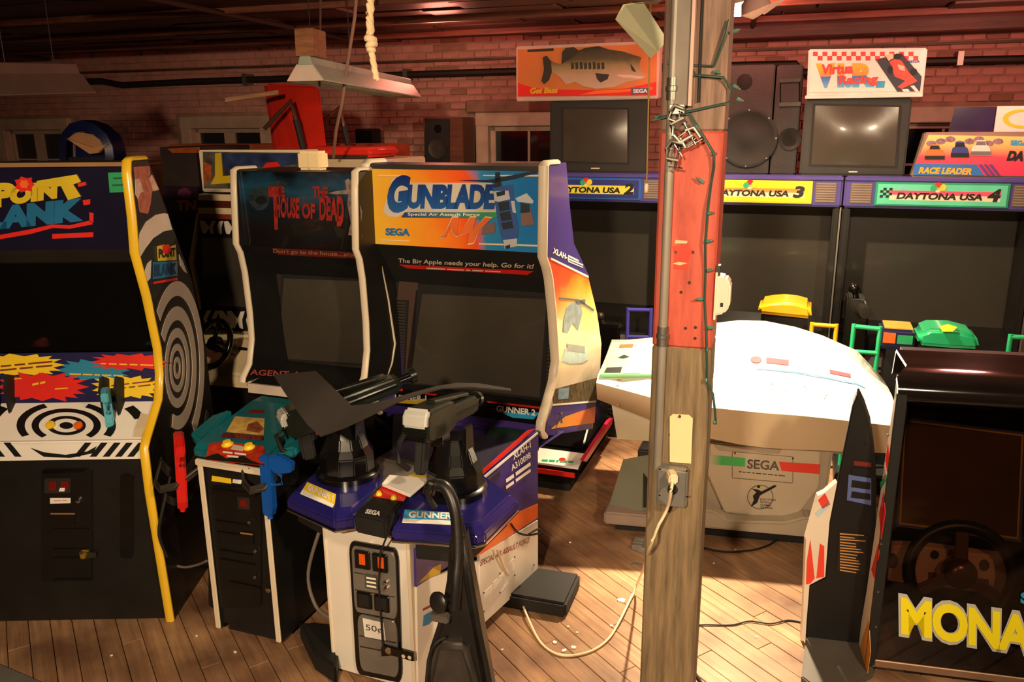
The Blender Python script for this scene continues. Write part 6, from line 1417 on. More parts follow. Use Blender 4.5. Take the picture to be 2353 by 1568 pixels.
u_ = wa.normalized().cross(V((0, 0, 1))).normalized(); v_ = wa.normalized().cross(u_)
for a in (20, 160, 270): sp3.cyl(wc, wc+(u_*math.cos(rad(a))+v_*math.sin(rad(a)))*.13, .013, n=8)
ZC.part('wheel_spokes', sp3, BLACKG, wl); ZC.part('steering_column', MB().cyl(wc, wc-wa.normalized()*.16, .035), BLACK)
pd = ZC.slant((-.10, dz-.03), (-.34, dz-.17)); pd.poly('dash_sticker', [(523, 784), (536, 783), (536, 790), (522, 791)], ORANGE, .003, .002); pd.polys('dash_print', [[(540, 796), (572, 800), (570, 806), (540, 803)]], KPRINT, .003, .002)
# its topper with a yellow letter
tp = Thing('topper_sign', 'white-framed jungle-coloured sign with a tall yellow letter L on the zebra cabinet', 'sign', ZC.o.to_2d(), 16, f.q(500, 445).z)
f = tp.front(.10); Q = [(455, 345), (694, 348), (694, 440), (456, 436)]; P = [f.q(*p) for p in Q]
tp.part('frame', MB().box((P[0].x, .10, 0.0), (P[1].x, .30, P[0].z)), CREAM, bevel=.006)
f.poly('sign_face', [(466, 349), (690, 351), (690, 436), (468, 433)], M('jungle_print', (92, 84, 70), .4, var=.8, scale=9), .004, .004)
f.polys('letter', [[(494, 352), (508, 351), (512, 405), (540, 402), (540, 420), (484, 424), (494, 404)]], M('faded_yellow_print', (206, 176, 40), .4), .007, .002)
f.polys('sky_print', [[(510, 352), (690, 353), (690, 376), (620, 388), (560, 380), (514, 392)]], M('dusk_blue_print', (44, 58, 100), .4, var=.6, scale=12), .0055, .002)
f.polys('rock_print', [[(468, 372), (486, 380), (484, 410), (470, 424)]], M('rock_orange_print', (176, 84, 40), .4, var=.5, scale=30), .0055, .002); f.polys('red_print', [[(600, 390), (612, 374), (636, 372), (652, 390)]], RED, .007, .002)
# dark cabinet with orange letters further left
DK = Thing('dark_cabinet', 'dark cabinet with orange letters glimpsed behind the bullseye side panel', 'arcade cabinet', aty(420, 500, 5.1).to_2d(), 16)
f = DK.front(0); P = lambda x, y: f.q(x, y)
x0, x1 = P(372, 450).x, P(454, 450).x; zt_ = P(420, 338).z
DK.part('body', MB().box((x0, .03, 0), (x1, .6, zt_)), M('dark_brown_cabinet', (40, 28, 24), .6, var=.3))
f.poly('marquee', [(374, 428), (454, 430), (454, 486), (374, 484)], M('marquee_dark_violet', (40, 24, 40), .3, var=.6, scale=14), .01, .04)
f.text('lettering', 'TN', (404, 484), (452, 484), (404, 460), M('dim_orange_print', (206, 130, 30), .4), .013, .06)
f.polys('print', [ell(424, 444, 16, 12, 10)], M('violet_blob_print', (96, 44, 70), .4, var=.6, scale=40), .012, .002)
f.polys('print', [[(384, 342), (452, 338), (452, 352), (396, 352)]], M('rust_orange_print', (140, 66, 26), .5, var=.4, scale=20), .004, .03)
# orange board behind
ob_ = Thing('cabinet_topper', 'long rust-orange cabinet topper in the dim background below the red chair', 'sign', aty(500, 345, 6.4).to_2d(), ROOM)
f = ob_.front(0); P = [f.q(x, y) for x, y in ((385, 332), (895, 336), (895, 372))]
ob_.part('board', MB().box((P[0].x, 0, 0), (P[1].x, .35, P[0].z)), M('rust_orange_board', (150, 66, 26), .6, var=.3), bevel=.01)
f.polys('print', [ell(858, 350, 20, 10, 10), ell(420, 345, 24, 8, 10)], M('dark_red_blob', (120, 30, 16), .5), .003, .003)
# beige cabinet that carries the chair
BC = Thing('cabinet_shell', 'beige topped cabinet behind the horror shooter, carrying the red chair', 'arcade cabinet', aty(700, 390, 5.3).to_2d(), 18)
f = BC.front(0); P = [f.q(x, y) for x, y in ((645, 366), (884, 369), (884, 392))]
zc_ = P[0].z
BC.part('body', MB().box((P[0].x, .01, 0), (P[1].x, .60, zc_-.05)), M('beige_cabinet_side', (120, 104, 84), .6))
BC.part('top_shell', MB().box((P[0].x, 0, zc_-.07), (P[1].x, .62, zc_)), M('beige_top', (206, 186, 156), .5, var=.08), bevel=.01)
# red armchair on top
CH = Thing('armchair', 'red vinyl armchair with metal arms perched on top of the cabinets', 'chair', BC.o.to_2d(), 18, zc_)
REDV = M('red_vinyl', (226, 46, 30), .42, var=.12, bump=.1); f = CH.front(.12)
q = lambda x, y, d: CH.pv(x, y, 1, d)
seat_z = q(760, 336, .06).z
B_ = [q(617, 190, .30), q(735, 197, .16), q(752, 342, .10), q(640, 350, .20)]
nrm = (B_[1]-B_[0]).cross(B_[3]-B_[0]).normalized()
if nrm.y < 0: nrm = -nrm
CH.part('backrest', MB().prism(B_, nrm*.0+V((-.11, .10, .0))), REDV, bevel=.018, seg=3, smooth=50)
sx0, sx1 = q(640, 350, .12).x, q(858, 350, .12).x
CH.part('seat', MB().box((sx0, .08, .008), (sx1, .50, max(.07, seat_z*.9))), REDV, bevel=.02, seg=3, smooth=50)
TUB = M('brown_metal_tube', (92, 70, 60), .4, .5)
for dy in (.05, .48):
    off = V((.0, dy-.05, 0))
    a = [q(608, 296, .05), q(640, 262, .05), q(668, 232, .05), q(680, 275, .05), q(697, 342, .05)] if dy < .1 else [q(738, 284, .48), q(782, 246, .48), q(790, 290, .48), q(800, 334, .48)]
    CH.part('arm_tube', MB().tube(a, .014, 8), TUB, smooth=40)
    CH.part('armrest', MB().tube(a[-2:], .02, 8), BLACKM, smooth=40)
CH.part('leg', MB().tube([(sx0+.03, .10, .012), (sx1-.03, .10, .012)], .011, 8), TUB); CH.part('leg', MB().tube([(sx0+.03, .47, .012), (sx1-.03, .47, .012)], .011, 8), TUB)
# cream block on the horror shooter
cbx = Thing('cream_box', 'small cream plastic box standing on top of the horror shooter cabinet', 'box', HD.W((0, 0, 0)).to_2d(), 20, HD.L(V((0, 0, 0))).z)
zh = hp[0][1]; y_ = hp[0][0]+.10
cbx.root.location.z = zh; cbx.o.z = zh
P = [cbx.pv(x, y, 1, y_) for x, y in ((680, 347), (735, 350), (737, 392))]
cbx.part('box', MB().box((P[0].x, y_, 0.0), (P[2].x, y_+.08, P[0].z)), M('ivory_box', (250, 226, 176), .45, var=.04), bevel=.012)
cbx.part('seam', MB().box(((P[0].x+P[2].x)/2-.0015, y_-.001, 0), ((P[0].x+P[2].x)/2+.0015, y_+.003, P[0].z-.01)), TANW)
# wooden bookshelf speaker and a little black box, on a dark shelf behind the helicopter cabinet
SH = Thing('storage_shelf', 'dark wooden shelf along the brick wall behind the helicopter cabinet', 'shelf', WT.W((-2.2, -.5, 0)).to_2d(), ROOM)
SH.part('shelf_board', MB().box((-.9, 0, 1.70), (1.25, .42, 1.735)), wood('dark_shelf_wood', (46, 30, 22), (74, 50, 36)), bevel=.004, seg=1)
for x in (-.88, .2, 1.20): SH.part('upright', MB().box((x, .03, 0), (x+.04, .40, 1.70)), wood('dark_shelf_wood', (46, 30, 22), (74, 50, 36)))
def on_shelf(name, label, cat): return Thing(name, label, cat, SH.o.to_2d(), ROOM, 1.735)
sk = on_shelf('loudspeaker', 'wooden bookshelf loudspeaker against the brick wall, left of the middle window', 'loudspeaker')
P = [sk.pv(x, y, 1, .06) for x, y in ((972, 270), (1040, 270))]
sk.part('enclosure', MB().box((P[0].x, .06, 0), (P[1].x+.09, .34, P[0].z)), wood('speaker_walnut', (80, 44, 28), (112, 64, 42)), bevel=.005)
f = sk.front(.06); f.poly('baffle', [(976, 273), (1034, 273), (1034, 380), (976, 380)], BLACKM, .004, .006)
sk.part('woofer', MB().rings(f.q(1006, 342, .006), (0, -1, 0), [(0, .085), (.012, .085), (.004, .06), (.008, .02)], 24), M('woofer_grey', (52, 46, 42), .5), smooth=40); sk.part('tweeter', MB().rings(f.q(1006, 296, .006), (0, -1, 0), [(0, .035), (.008, .03)], 16), BLACKG, smooth=40)
bb = on_shelf('speaker_box', 'small square black box beside the red chair against the brick wall', 'box')
P = [bb.pv(x, y, 1, .06) for x, y in ((815, 296), (856, 296))]
bb.part('case', MB().box((P[0].x, .06, .0), (P[1].x, .22, P[0].z)), BLACKM, bevel=.006); bb.part('grille', MB().box((P[0].x+.015, .055, P[0].z-.12), (P[1].x-.015, .06, P[0].z-.02)), BLACKG)
# blue rounded shell with a tan cushion at far left
bs = Thing('seat_shell', 'navy blue rounded seat shell with a tan cushion above the bullseye cabinet', 'seat', aty(195, 385, 5.2).to_2d(), 8)
sd_ = Thing('plain_cabinet', 'plain brown cabinet under the navy seat shell at the far left', 'arcade cabinet', bs.o.to_2d(), 8)
zt_ = sd_.pv(195, 378, 1, 0).z
P = [sd_.pv(x, 378, 1, 0) for x in (120, 285)]
sd_.part('body', MB().box((P[0].x, .02, 0), (P[1].x, .6, zt_-.02)), M('brown_cabinet', (84, 48, 32), .6, var=.2)); sd_.part('top', MB().box((P[0].x-.01, 0, zt_-.02), (P[1].x+.01, .62, zt_)), M('brown_cabinet_top', (120, 66, 44), .6), bevel=.004, seg=1)
bs.root.location.z = zt_; bs.o.z = zt_
arc = [(137, 372), (136, 335), (142, 305), (160, 284), (188, 276), (218, 286), (244, 308), (258, 335), (262, 362), (256, 376), (238, 372)]
inn = [(150, 372), (150, 335), (156, 316), (172, 304), (190, 302), (212, 308), (230, 322), (240, 342), (242, 360), (240, 370), (232, 370)]
r0 = [bs.pv(x, y, 1, .06) for x, y in arc]; r1 = [bs.pv(x, y, 1, .04) for x, y in inn]; r2 = [p+V((0, .12, -.0)) for p in r0]
bs.part('shell', MB().loft([r1, r0, r2], th=(0, .012, 0)), M('navy_plastic', (20, 26, 70), .35, var=.2, coat=.2), smooth=50)
bs.part('back', MB().prism([p+V((0, .10, 0)) for p in r1], (0, .02, 0)), M('navy_plastic', (20, 26, 70)))
cq = [(152, 318), (176, 304), (232, 312), (246, 332), (228, 350), (214, 352)]
bs.part('cushion', MB().prism([bs.pv(x, y, 1, .05) for x, y in cq], (0, .05, 0)), M('tan_cushion', (176, 128, 92), .6), bevel=.008)
bs.part('cushion_front', MB().prism([bs.pv(x, y, 1, .03) for x, y in ((152, 318), (214, 340), (246, 332), (224, 352), (206, 354))], (0, .03, 0)), M('tan_cushion_edge', (196, 140, 96), .6))
bs.part('foot', MB().box((r0[0].x+.02, .10, 0), (r0[-2].x-.02, .30, .04)), BLACKM)

# ================================================================== ceiling fittings and hanging cords
TROUGH = M('grey_green_trough', (168, 176, 160), .4, .1, var=.1)
def fixture(label, A, B, w_, h_, mat, extra=None, open_side=1, name='fluorescent_fixture'):
    """trough light between two points in the air (world), hung from the ceiling"""
    A, B = V(A), V(B); t = Thing(name, label, 'ceiling light', A.to_2d(), 0, A.z, group='old fluorescent fixtures')
    d = (B-A); u = d.normalized(); s_ = u.cross(V((0, 0, 1))).normalized(); n = s_.cross(u).normalized(); O = V((0, 0, 0))
    prof_ = [(-w_*.5, -h_), (-w_*.22, 0), (w_*.22, 0), (w_*.5, -h_)]
    t.part('trough', MB().loft([[O+s_*a+n*b for a, b in prof_], [O+d+s_*a+n*b for a, b in prof_]], th=n*.006), mat)
    for e, sg in ((O, -1), (d, 1)): t.part('end_cap', MB().prism([e+s_*a+n*b for a, b in prof_], u*.006*sg), M('fixture_end_cap', (214, 190, 176), .5))
    t.part('ballast_cover', MB().prism([O+s_*a+n*b for a, b in ((-w_*.2, 0), (-w_*.14, h_*.6), (w_*.14, h_*.6), (w_*.2, 0))], d), mat, bevel=.004, seg=1)
    for k in (-1, 1): t.part('tube', MB().cyl(O+u*.03+s_*w_*.2*k-n*h_*.7, O+d-u*.03+s_*w_*.2*k-n*h_*.7, .016, n=10), M('dead_tube_white', (206, 196, 180), .35), smooth=40)
    return t, u, s_, n, d
def hang(t, p, top, r=.003, mat=None, nm='hanger'): t.part(nm, MB().tube([V(p), V(p)+V((0, 0, top-t.o.z-p[2]))], r, 6), mat or DKMETAL)
t, u, s_, n, d = fixture('dead fluorescent fixture hanging at a slant above the red chair', aty(700, 150, 4.3), aty(935, 198, 5.7), .20, .075, TROUGH)
t.part('mount_block', MB().obox(u*.08+n*.11, u*.07, s_*.05, n*.065), wood('mount_block_wood', (120, 74, 46), (160, 104, 70))); hang(t, u*.08+n*.17, CEIL); hang(t, u*.55+n*.04, CEIL)
t, u, s_, n, d = fixture('long dim fluorescent fixture at the upper left border of the photo', aty(-60, 172, 4.2), aty(168, 172, 4.9), .24, .10, M('brown_grey_trough', (110, 92, 80), .5)); hang(t, d*.3+n*.05, CEIL); hang(t, d*.8+n*.05, CEIL)
# broken reflector dangling beside the post
bf = Thing('broken_reflector', 'pale green broken lamp reflector dangling beside the top of the post', 'ceiling light', aty(1480, 5, 3.0).to_2d(), 0, aty(1480, 5, 3.0).z, group='old fluorescent fixtures')
Q = lambda x, y, d_: bf.pv(x, y, 1, d_)
bf.part('reflector', MB().loft([[Q(1414, 44, .0), Q(1450, 6, .06)], [Q(1432, 10, -.02), Q(1470, 4, .05)], [Q(1475, 4, -.03), Q(1512, 4, .05)]], th=(0, .006, 0)).loft([[Q(1414, 44, .0), Q(1494, 134, -.03)], [Q(1436, 12, -.05), Q(1512, 118, -.08)], [Q(1480, 8, .0), Q(1534, 92, -.03)]], th=(0, .008, 0)), M('pale_green_enamel', (220, 222, 186), .4, var=.06))
bf.part('socket_block', MB().box((Q(1470, 0, 0).x-.02, -.02, .0), (Q(1470, 0, 0).x+.07, .05, .10)), M('rust_brown_block', (90, 50, 34), .6)); hang(bf, (.0, .02, .09), CEIL, .012, DKMETAL, 'stem')
# reflector lamp over the white machine
LP, AIM = V((1.2, 4.5, 2.70)), V((1.4, 3.85, 0))
rl_ = Thing('clamp_lamp', 'reflector lamp under the ceiling behind the post, lighting the white machine', 'ceiling light', LP.to_2d(), 0, LP.z)
ax = (AIM-LP).normalized()
rl_.part('shade', MB().tube([-ax*.07, -ax*.055, -ax*.02, ax*.035], [.03, .055, .085, .105], 24, caps=False), M('pale_lamp_shade', (236, 206, 196), .35), smooth=60); rl_.part('socket', MB().cyl(-ax*.10, -ax*.06, .03), BLACKM, smooth=40)
rl_.part('cord', MB().tube([-ax*.09, V((0, .02, CEIL-LP.z))], .005, 6), BLACKM)
sh_ = Thing('lamp_shade', 'small crooked pink-white lampshade under the ceiling just right of the post', 'ceiling light', aty(1738, 12, 4.0).to_2d(), 0, aty(1738, 12, 4.0).z)
sh_.part('shade', MB().tube([(-.02, 0, .05), (-.01, 0, .02), (.0, 0, -.02), (.015, 0, -.045)], [.02, .06, .07, .03], 16), M('pink_white_glass', (240, 190, 180), .25, var=.15), smooth=60)
sh_.part('lip', MB().prism([(.03, -.02, .0), (.14, -.02, .03), (.05, .02, -.035)], (0, .03, 0)), M('pink_white_glass', (240, 190, 180)), smooth=60); sh_.part('stem', MB().cyl((-.02, 0, .04), (-.02, 0, CEIL-sh_.o.z), .008), DKMETAL)
# added red point lights tint the wall; no bulbs are built
for L_ in [o for o in bpy.data.objects if o.name.startswith('added_red_light')]: pass
# cream rope with a knot
rp_ = Thing('rope', 'thick cream rope with a knot hanging from the ceiling', 'rope', aty(850, 90, 2.6).to_2d(), 0, 0)
RQ = lambda x, y: rp_.pv(x, y, 1, 0)
ROPE = M('cream_rope', (236, 206, 164), .8, var=.15, bump=.5, bscale=200)
path = [RQ(848, -190)]+[RQ(850+1.2*math.sin(y*.12), y) for y in range(-180, 90, 10)]
def twist(path, r, k=9.):
    mb = MB()
    for s in range(3):
        q_ = [p+V((math.cos(i*.9+s*2.09), math.sin(i*.9+s*2.09), 0))*r*.55 for i, p in enumerate(path)]; mb.tube(q_, r*.62, 6)
    return mb
rp_.part('strand', twist(path, .0115), ROPE, smooth=60)
kc = RQ(852, 100); rp_.part('knot', MB().torus(kc+V((0, 0, .012)), (0.2, .1, 1), .010, .011, 14, 8).torus(kc+V((.002, 0, -.004)), (-.3, .1, 1), .010, .010, 14, 8).torus(kc+V((0, 0, -.018)), (.1, .2, 1), .006, .009, 14, 8), ROPE, smooth=60)
rp_.part('tail', twist([RQ(852+(y-110)*.18, y) for y in range(112, 188, 8)], .009), ROPE, smooth=60)
# cable running down to the red chair
cb1 = MB().tube([aty(823, -60, 4.6), aty(815, 40, 4.6), aty(795, 170, 4.6), aty(786, 236, 4.62), aty(772, 300, 4.7), aty(766, 362, 5.0)], .009, 8)
single('hanging_cable', 'brown cable hanging from the ceiling down behind the red chair', 'cable', cb1, M('brown_cable', (150, 110, 92), .6), smooth=40)
single('hanging_wire', 'thin dark wire hanging from the ceiling through the slanted light fixture', 'cable', MB().tube([aty(737, -80, 4.5), aty(736, 60, 4.5), aty(734, 200, 4.5)], .006, 6), M('dark_brown_wire', (70, 48, 42), .6), smooth=40)
pc_ = MB().tube([aty(1494, 60, 3.4), aty(1491, 200, 3.4), aty(1486, 420, 3.4)], .0035, 6)
pt = Thing('pull_cord', 'thin yellowish pull cord with a small tip, hanging left of the post', 'cord', (0, 0), 0)
pt.part('cord', MB().tube([aty(1496, -100, 3.4), aty(1494, 60, 3.4), aty(1491, 200, 3.4), aty(1486, 424, 3.4)], .0035, 6), M('yellow_cord', (150, 122, 60), .6), smooth=40)
pt.part('tip', MB().rings(aty(1485, 422, 3.4), (0, 0, -1), [(0, .005), (.01, .009), (.03, .009), (.036, .004)], 10), CREAM, smooth=40)
single('wooden_stick', 'pale wooden stick jutting out left of the red chair', 'stick', MB().obox((aty(518, 230, 5.4)+aty(640, 212, 5.35))/2, (aty(640, 212, 5.35)-aty(518, 230, 5.4))/2, (0, .012, 0), (0, 0, .014)), wood('pale_stick_wood', (150, 104, 74), (184, 136, 100)), bevel=.003, seg=1)
# string lights down the post
sl = Thing('string_lights', 'dark green string of mini lights running down the post', 'string lights', PT.o.to_2d(), ROOM)
GW = M('green_wire', (40, 74, 62), .5, var=.2); GBU = M('green_socket', (70, 130, 110), .4)
S = lambda x, y, off=.008: V(fp.q(x, y, off))
wp = [(1676, 45), (1668, 78), (1640, 152), (1592, 150), (1596, 172), (1662, 178), (1680, 205), (1676, 236), (1500, 274), (1545, 266), (1585, 262), (1606, 296), (1640, 352), (1640, 385), (1634, 420), (1626, 480), (1620, 560), (1621, 620), (1619, 690), (1622, 760), (1624, 840), (1624, 880), (1638, 905), (1643, 945), (1645, 975)]
sl.part('wire', MB().tube([S(x, y, .010+.006*math.sin(i*1.7)) for i, (x, y) in enumerate(wp)], .0038, 6), GW, smooth=50)
for x, y, dx, dy in ((1600, 408, 16, 12), (1640, 489, -16, 2), (1638, 553, -14, 2), (1640, 620, -14, 2), (1598, 689, 18, -2), (1645, 754, -18, -1), (1624, 810, 0, -12), (1622, 880, 0, -10), (1640, 975, 4, -8), (1500, 273, 16, -4), (1537, 135, 0, 12), (1655, 168, -12, -4), (1700, 205, -14, -8), (1708, 232, -14, -4), (1700, 68, -14, 4), (1646, 352, -12, 2), (1608, 300, -10, -10)):
    a, b = S(x, y, .014), S(x+dx, y+dy, .010)
    sl.part('bulb_socket', MB().cyl(b, a.lerp(b, .35), .0052, n=8), GBU, smooth=40); sl.part('bulb', MB().tube([a.lerp(b, .35), a.lerp(b, .1), a+(a-b)*.12], [.0038, .0032, .0008], 8), M('dim_clear_bulb', (120, 90, 84), .2), smooth=40)
# ================================================================== floor-level and pedestal-top things
# bent black board resting across the left gun
bd_ = Thing('bent_board', 'large bent matt black board lying across the left machine gun', 'board', GB.o.to_2d(), GR)
b0 = cl.y
def bq(x, y, d_): return bd_.pv(x, y, 1, d_)
top_e = [(628, 861, .30), (680, 857, .28), (726, 853, .26), (768, 893, .16), (808, 932, .08), (850, 928, .06), (900, 916, .06), (955, 900, .10), (1005, 887, .14), (1050, 880, .18), (1100, 881, .22), (1173, 893, .26)]
bot_e = [(628, 862, .30), (652, 900, .16), (678, 938, .04), (706, 976, -.08), (735, 1002, -.14), (790, 982, -.12), (850, 954, -.08), (901, 928, -.02), (960, 906, .06), (1013, 892, .12), (1080, 889, .18), (1172, 897, .25)]
ty = GB.L(V((0, 0, 0))).y
bd_.part('board', MB().loft([[bq(x, y, b0-.30+d_*.8) for x, y, d_ in top_e], [bq((x+X)/2, (y+Y)/2, b0-.30+(d_+D_)*.4) for (x, y, d_), (X, Y, D_) in zip(top_e, bot_e)], [bq(x, y, b0-.30+d_*.8) for x, y, d_ in bot_e]], th=(0, .004, -.006)), M('matt_black_board', (50, 44, 40), .75, var=.12, bump=.1), smooth=40)
# papers on the pedestal
for k, (lab, q_, z_, mt) in enumerate((('stack of white paper tickets lying beside the yellow start buttons', [(878, 1118), (895, 1098), (986, 1106), (942, 1144)], .012, WPRINT), ('yellow printed card under the white tickets', [(922, 1100), (950, 1092), (986, 1098), (980, 1106)], .004, YELLOW))):
    mbp = MB(); base = DZ+.028
    single('paper_stack' if k == 0 else 'printed_card', lab, 'paper' if k == 0 else 'card', mbp.prism([atz(x, y, base+(.0 if k else .005)) for x, y in q_], (0, 0, z_)), mt, bevel=.001, seg=1)
# white extension cord
C1 = M('white_cord', (236, 214, 176), .5, var=.05)
ec = Thing('extension_cord', 'long white extension cord drooping from the outlet across the floor', 'cord', (0, 0), 0)
o1 = PT.W(ob2.q(1546, 1100, .03)); fl_pts = [atz(1470, 1330, .10), atz(1425, 1425, .02), atz(1395, 1472, .008), atz(1350, 1500, .007), atz(1290, 1506, .007), atz(1245, 1480, .007), atz(1215, 1425, .02), atz(1185, 1350, .05)]
path = [o1, o1+V((-.01, -.03, -.03)), PT.W(fp.q(1533, 1170, .06)), PT.W(fp.q(1510, 1215, .07)), PT.W(fp.q(1490, 1270, .06))]+fl_pts+[GB.W(sp_.q(1160, 1310, .03)), GB.W(sp_.q(1142, 1262, .05))]
def smooth_path(P, n=5):
    out = []
    for i in range(len(P)-1):
        p0, p1, p2, p3 = P[max(i-1, 0)], P[i], P[i+1], P[min(i+2, len(P)-1)]
        for k in range(n):
            t_ = k/n; out.append(.5*((2*p1)+(-p0+p2)*t_+(2*p0-5*p1+4*p2-p3)*t_*t_+(-p0+3*p1-3*p2+p3)*t_**3))
    return out+[P[-1]]
ec.part('cable', MB().tube(smooth_path(path), .0052, 8), C1, smooth=50)
ec.part('plug', MB().obox(o1+V((0, .012, 0)), V((.014, 0, 0)), V((0, .024, 0)), V((0, 0, .016))), C1, bevel=.005)
def cord(name, label, pts, r=.004, mat=BLACKM): return single(name, label, 'cord', MB().tube(smooth_path([V(p) for p in pts]), r, 8), mat, smooth=50)
cord('trailing_cord', 'black cord lying across the floor between the post and the racing cockpit', [atz(x, y, .006) for x, y in ((1560, 1450), (1605, 1437), (1680, 1437), (1722, 1428), (1770, 1434), (1812, 1426), (1850, 1433))], .0035)
cord('trailing_cord', 'dark cord leaving the base of the post at the bottom of the photo', [atz(x, y, .006) for x, y in ((1585, 1530), (1600, 1552), (1625, 1590))], .006)
cord('trailing_cord', 'dark cord curving along the foot of the white machine', [atz(1600, 1255, .008), atz(1660, 1268, .007), atz(1720, 1266, .007), atz(1760, 1256, .007), atz(1790, 1240, .01), atz(1846, 1215, .06)], .005)
cord('looped_cord', 'black cord loop hanging off the orange side of the gun pedestal', [GB.W(sp_.q(x, y, o_)) for x, y, o_ in ((1174, 1204, .02), (1190, 1224, .03), (1212, 1230, .04), (1238, 1226, .05), (1243, 1219, .05), (1234, 1217, .05), (1215, 1228, .04))], .0045)
cord('grey_cord', 'grey cable hanging between the gun pedestal and the horror shooter', [GB.W((-.10, .12, .55)), GB.W((-.16, .10, .35)), GB.W((-.12, .08, .22)), GB.W((-.02, .05, .20))], .008, M('grey_cable', (120, 112, 104), .5))
cord('grey_cord', 'thin grey cable between the bullseye cabinet and the teal-topped pedestal', [aty(392, 1298, 3.3), aty(425, 1304, 3.25), aty(455, 1298, 3.2), aty(474, 1290, 3.15)], .006, M('grey_cable', (120, 112, 104)))
cord('black_cord', 'black cord dangling beside the red pistol', [aty(392, 1096, 3.16), aty(372, 1180, 3.12), aty(366, 1230, 3.12), aty(384, 1280, 3.14)], .007)
# upright vacuum cleaner
VC = Thing('vacuum_cleaner', 'black upright vacuum cleaner leaning beside the gun pedestal', 'vacuum cleaner', (-.20, 2.33), 8)
vq = lambda x, y, d_: VC.pv(x, y, 1, d_)
VB = M('dusty_black_plastic', (30, 27, 25), .38, var=.4, scale=10, bump=.1)
hp_ = [vq(985, 1135, .16), vq(990, 1118, .16), vq(1008, 1114, .16), vq(1026, 1124, .15), vq(1042, 1160, .13), vq(1050, 1210, .11), vq(1052, 1280, .08), vq(1048, 1340, .05), vq(1044, 1400, .03)]
VC.part('handle', MB().tube(smooth_path(hp_), .02, 10), VB, smooth=50)
VC.part('back_spine', MB().tube(smooth_path([vq(1040, 1140, .16), vq(1062, 1220, .13), vq(1078, 1320, .09), vq(1098, 1440, .06), vq(1122, 1560, .04), vq(1135, 1660, .02)]), [.012]*25+[.012], 8), VB, smooth=50)
vbod = [vq(1030, 1240, .08), vq(1062, 1230, .08), vq(1078, 1320, .06), vq(1100, 1440, .04), vq(1128, 1600, .02), vq(1140, 1700, .0), vq(960, 1700, .0), vq(970, 1600, .02), vq(984, 1500, .03), vq(1010, 1420, .05), vq(1024, 1340, .06)]
VC.part('body', MB().prism(vbod, (0, .11, 0)), VB, bevel=.022, seg=3, smooth=50)
VC.part('bag_cover', MB().prism([vq(1000, 1480, .0), vq(1072, 1486, .0), vq(1096, 1580, -.02), vq(1104, 1700, -.03), vq(972, 1700, -.03), vq(980, 1570, -.02)], (0, .06, 0)), M('grey_dusty_plastic', (52, 46, 42), .5, var=.4, scale=12), bevel=.02, seg=3, smooth=50)
VC.part('cord_hook', MB().rings(vq(1016, 1382, .02), (-.5, -.8, .2), [(-.03, .015), (.0, .016), (.012, .034), (.022, .036), (.03, .028)], 16), VB, smooth=50); VC.part('cord_hook', MB().obox(vq(1012, 1418, .02), (.03, 0, -.004), (0, .02, 0), (0, 0, .012)), M('worn_grey_hook', (84, 78, 72), .5), bevel=.005)
hb_ = vq(1050, 1700, .0).z
VC.part('floor_head', MB().box((vq(960, 1700, 0).x-.04, -.12, .01), (vq(1140, 1700, 0).x+.02, .16, max(.12, hb_+.02))), VB, bevel=.03, seg=3, smooth=50)
VC.part('power_cord', MB().tube(smooth_path([vq(1022, 1466, .0), vq(1000, 1480, -.02), vq(986, 1510, -.02), vq(980, 1560, -.03), vq(976, 1640, -.03)]), .005, 8), BLACKM, smooth=50)
VC.part('switch_loop', MB().tube(smooth_path([vq(990, 1112, .13), vq(984, 1140, .13), vq(1000, 1168, .13)]), .01, 8), VB, smooth=40)
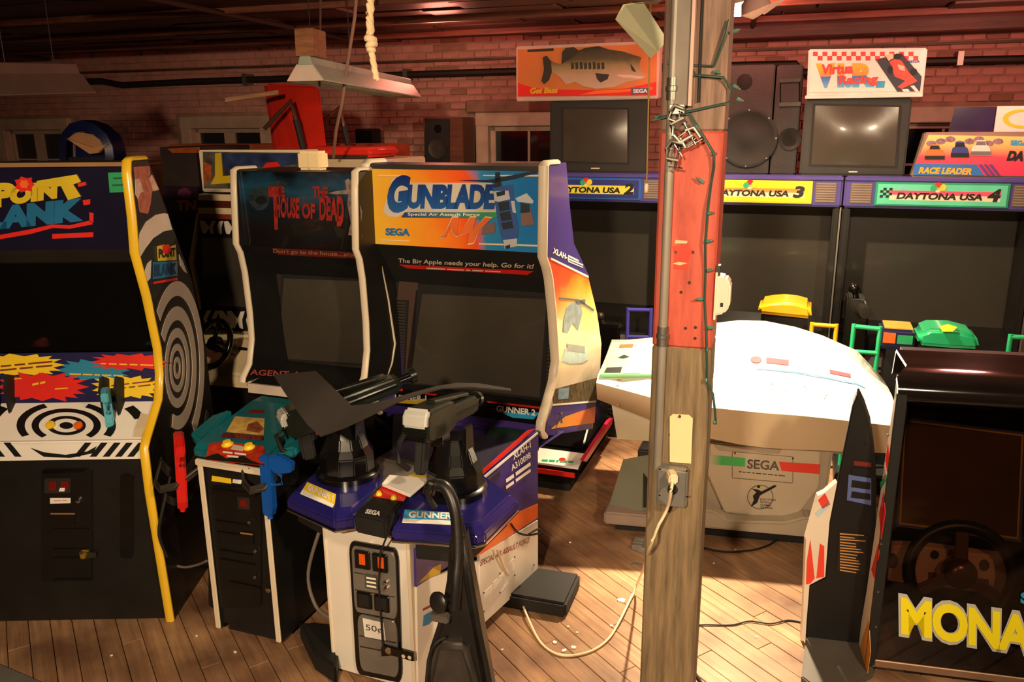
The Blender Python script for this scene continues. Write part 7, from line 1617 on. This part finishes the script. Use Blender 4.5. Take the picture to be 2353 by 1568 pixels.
# power strip behind the post, floor scraps, grey mat
ps = Thing('power_strip', 'little cluster of grey plugs on the floor left of the post', 'power strip', atz(1466, 1262).to_2d(), ROOM)
for k in range(3): ps.part('plug', MB().box((-.03, -.02+k*.035, 0), (.025, .008+k*.035, .028)), GREYM, bevel=.004)
ps.part('strip_body', MB().box((.0, -.03, 0), (.06, .10, .025)), GREYM, bevel=.004)
cord('wire_scrap', 'short teal wire scrap on the floor left of the post', [atz(1450, 1297, .004), atz(1460, 1294, .006), atz(1474, 1298, .004)], .003, M('teal_wire', (40, 110, 120), .5))
rs = random.Random(21)
SCR = ['largest white paper scrap, near the bend of the white cord left of the post', 'white scrap just inside the loop of the white cord', 'white curl of paper right above the lowest bend of the white cord', 'white scrap at the lowest bend of the white cord', 'tiny scrap above the loop of the white cord', 'tiny scrap below and right of the black stabiliser foot', 'small scrap left of the post near the white cord', 'tiny scrap left of the white cord at the bottom of the photo', 'tiny scrap under the front edge of the white machine', 'tiny scrap just right of the post near the white machine', 'white scrap in front of the teal-topped pedestal', 'tiny scrap at the left corner of the teal-topped pedestal', 'tiny scrap on the boards in front of the bullseye cabinet', 'tiny scrap on the floor left of the racing cockpit', 'tiny scrap on the floor beside the orange pedestal side']
for k, (x, y, s_) in enumerate(((1428, 1382, .020), (1275, 1478, .010), (1318, 1490, .012), (1296, 1497, .012), (1306, 1442, .007), (1326, 1455, .006), (1405, 1440, .008), (1154, 1495, .006), (1690, 1265, .008), (1640, 1296, .006), (540, 1500, .008), (452, 1463, .006), (256, 1508, .006), (1738, 1466, .006), (1310, 1248, .007))):
    c = atz(x, y); mbp = MB().prism([c+V((s_*math.cos(a+rs.uniform(-.4, .4)), s_*math.sin(a+rs.uniform(-.4, .4))*rs.uniform(.5, 1), .001)) for a in (0, 1.3, 2.6, 3.9, 5.1)], (0, 0, .003+s_*.15))
    single('paper_scrap', SCR[k], 'scrap', mbp, WPRINT, group='scraps on the floor')
mat_p = [atz(-60, 1500), atz(0, 1530), atz(88, 1568), atz(160, 1600), atz(60, 1680), atz(-120, 1640)]
single('floor_mat', 'grey mat corner on the floor at the lower left', 'mat', MB().prism([V((p.x, p.y, .001)) for p in mat_p], (0, 0, .008)), M('grey_carpet_mat', (104, 100, 94), .9, var=.2, bump=.6, bscale=300), bevel=.002, seg=1)
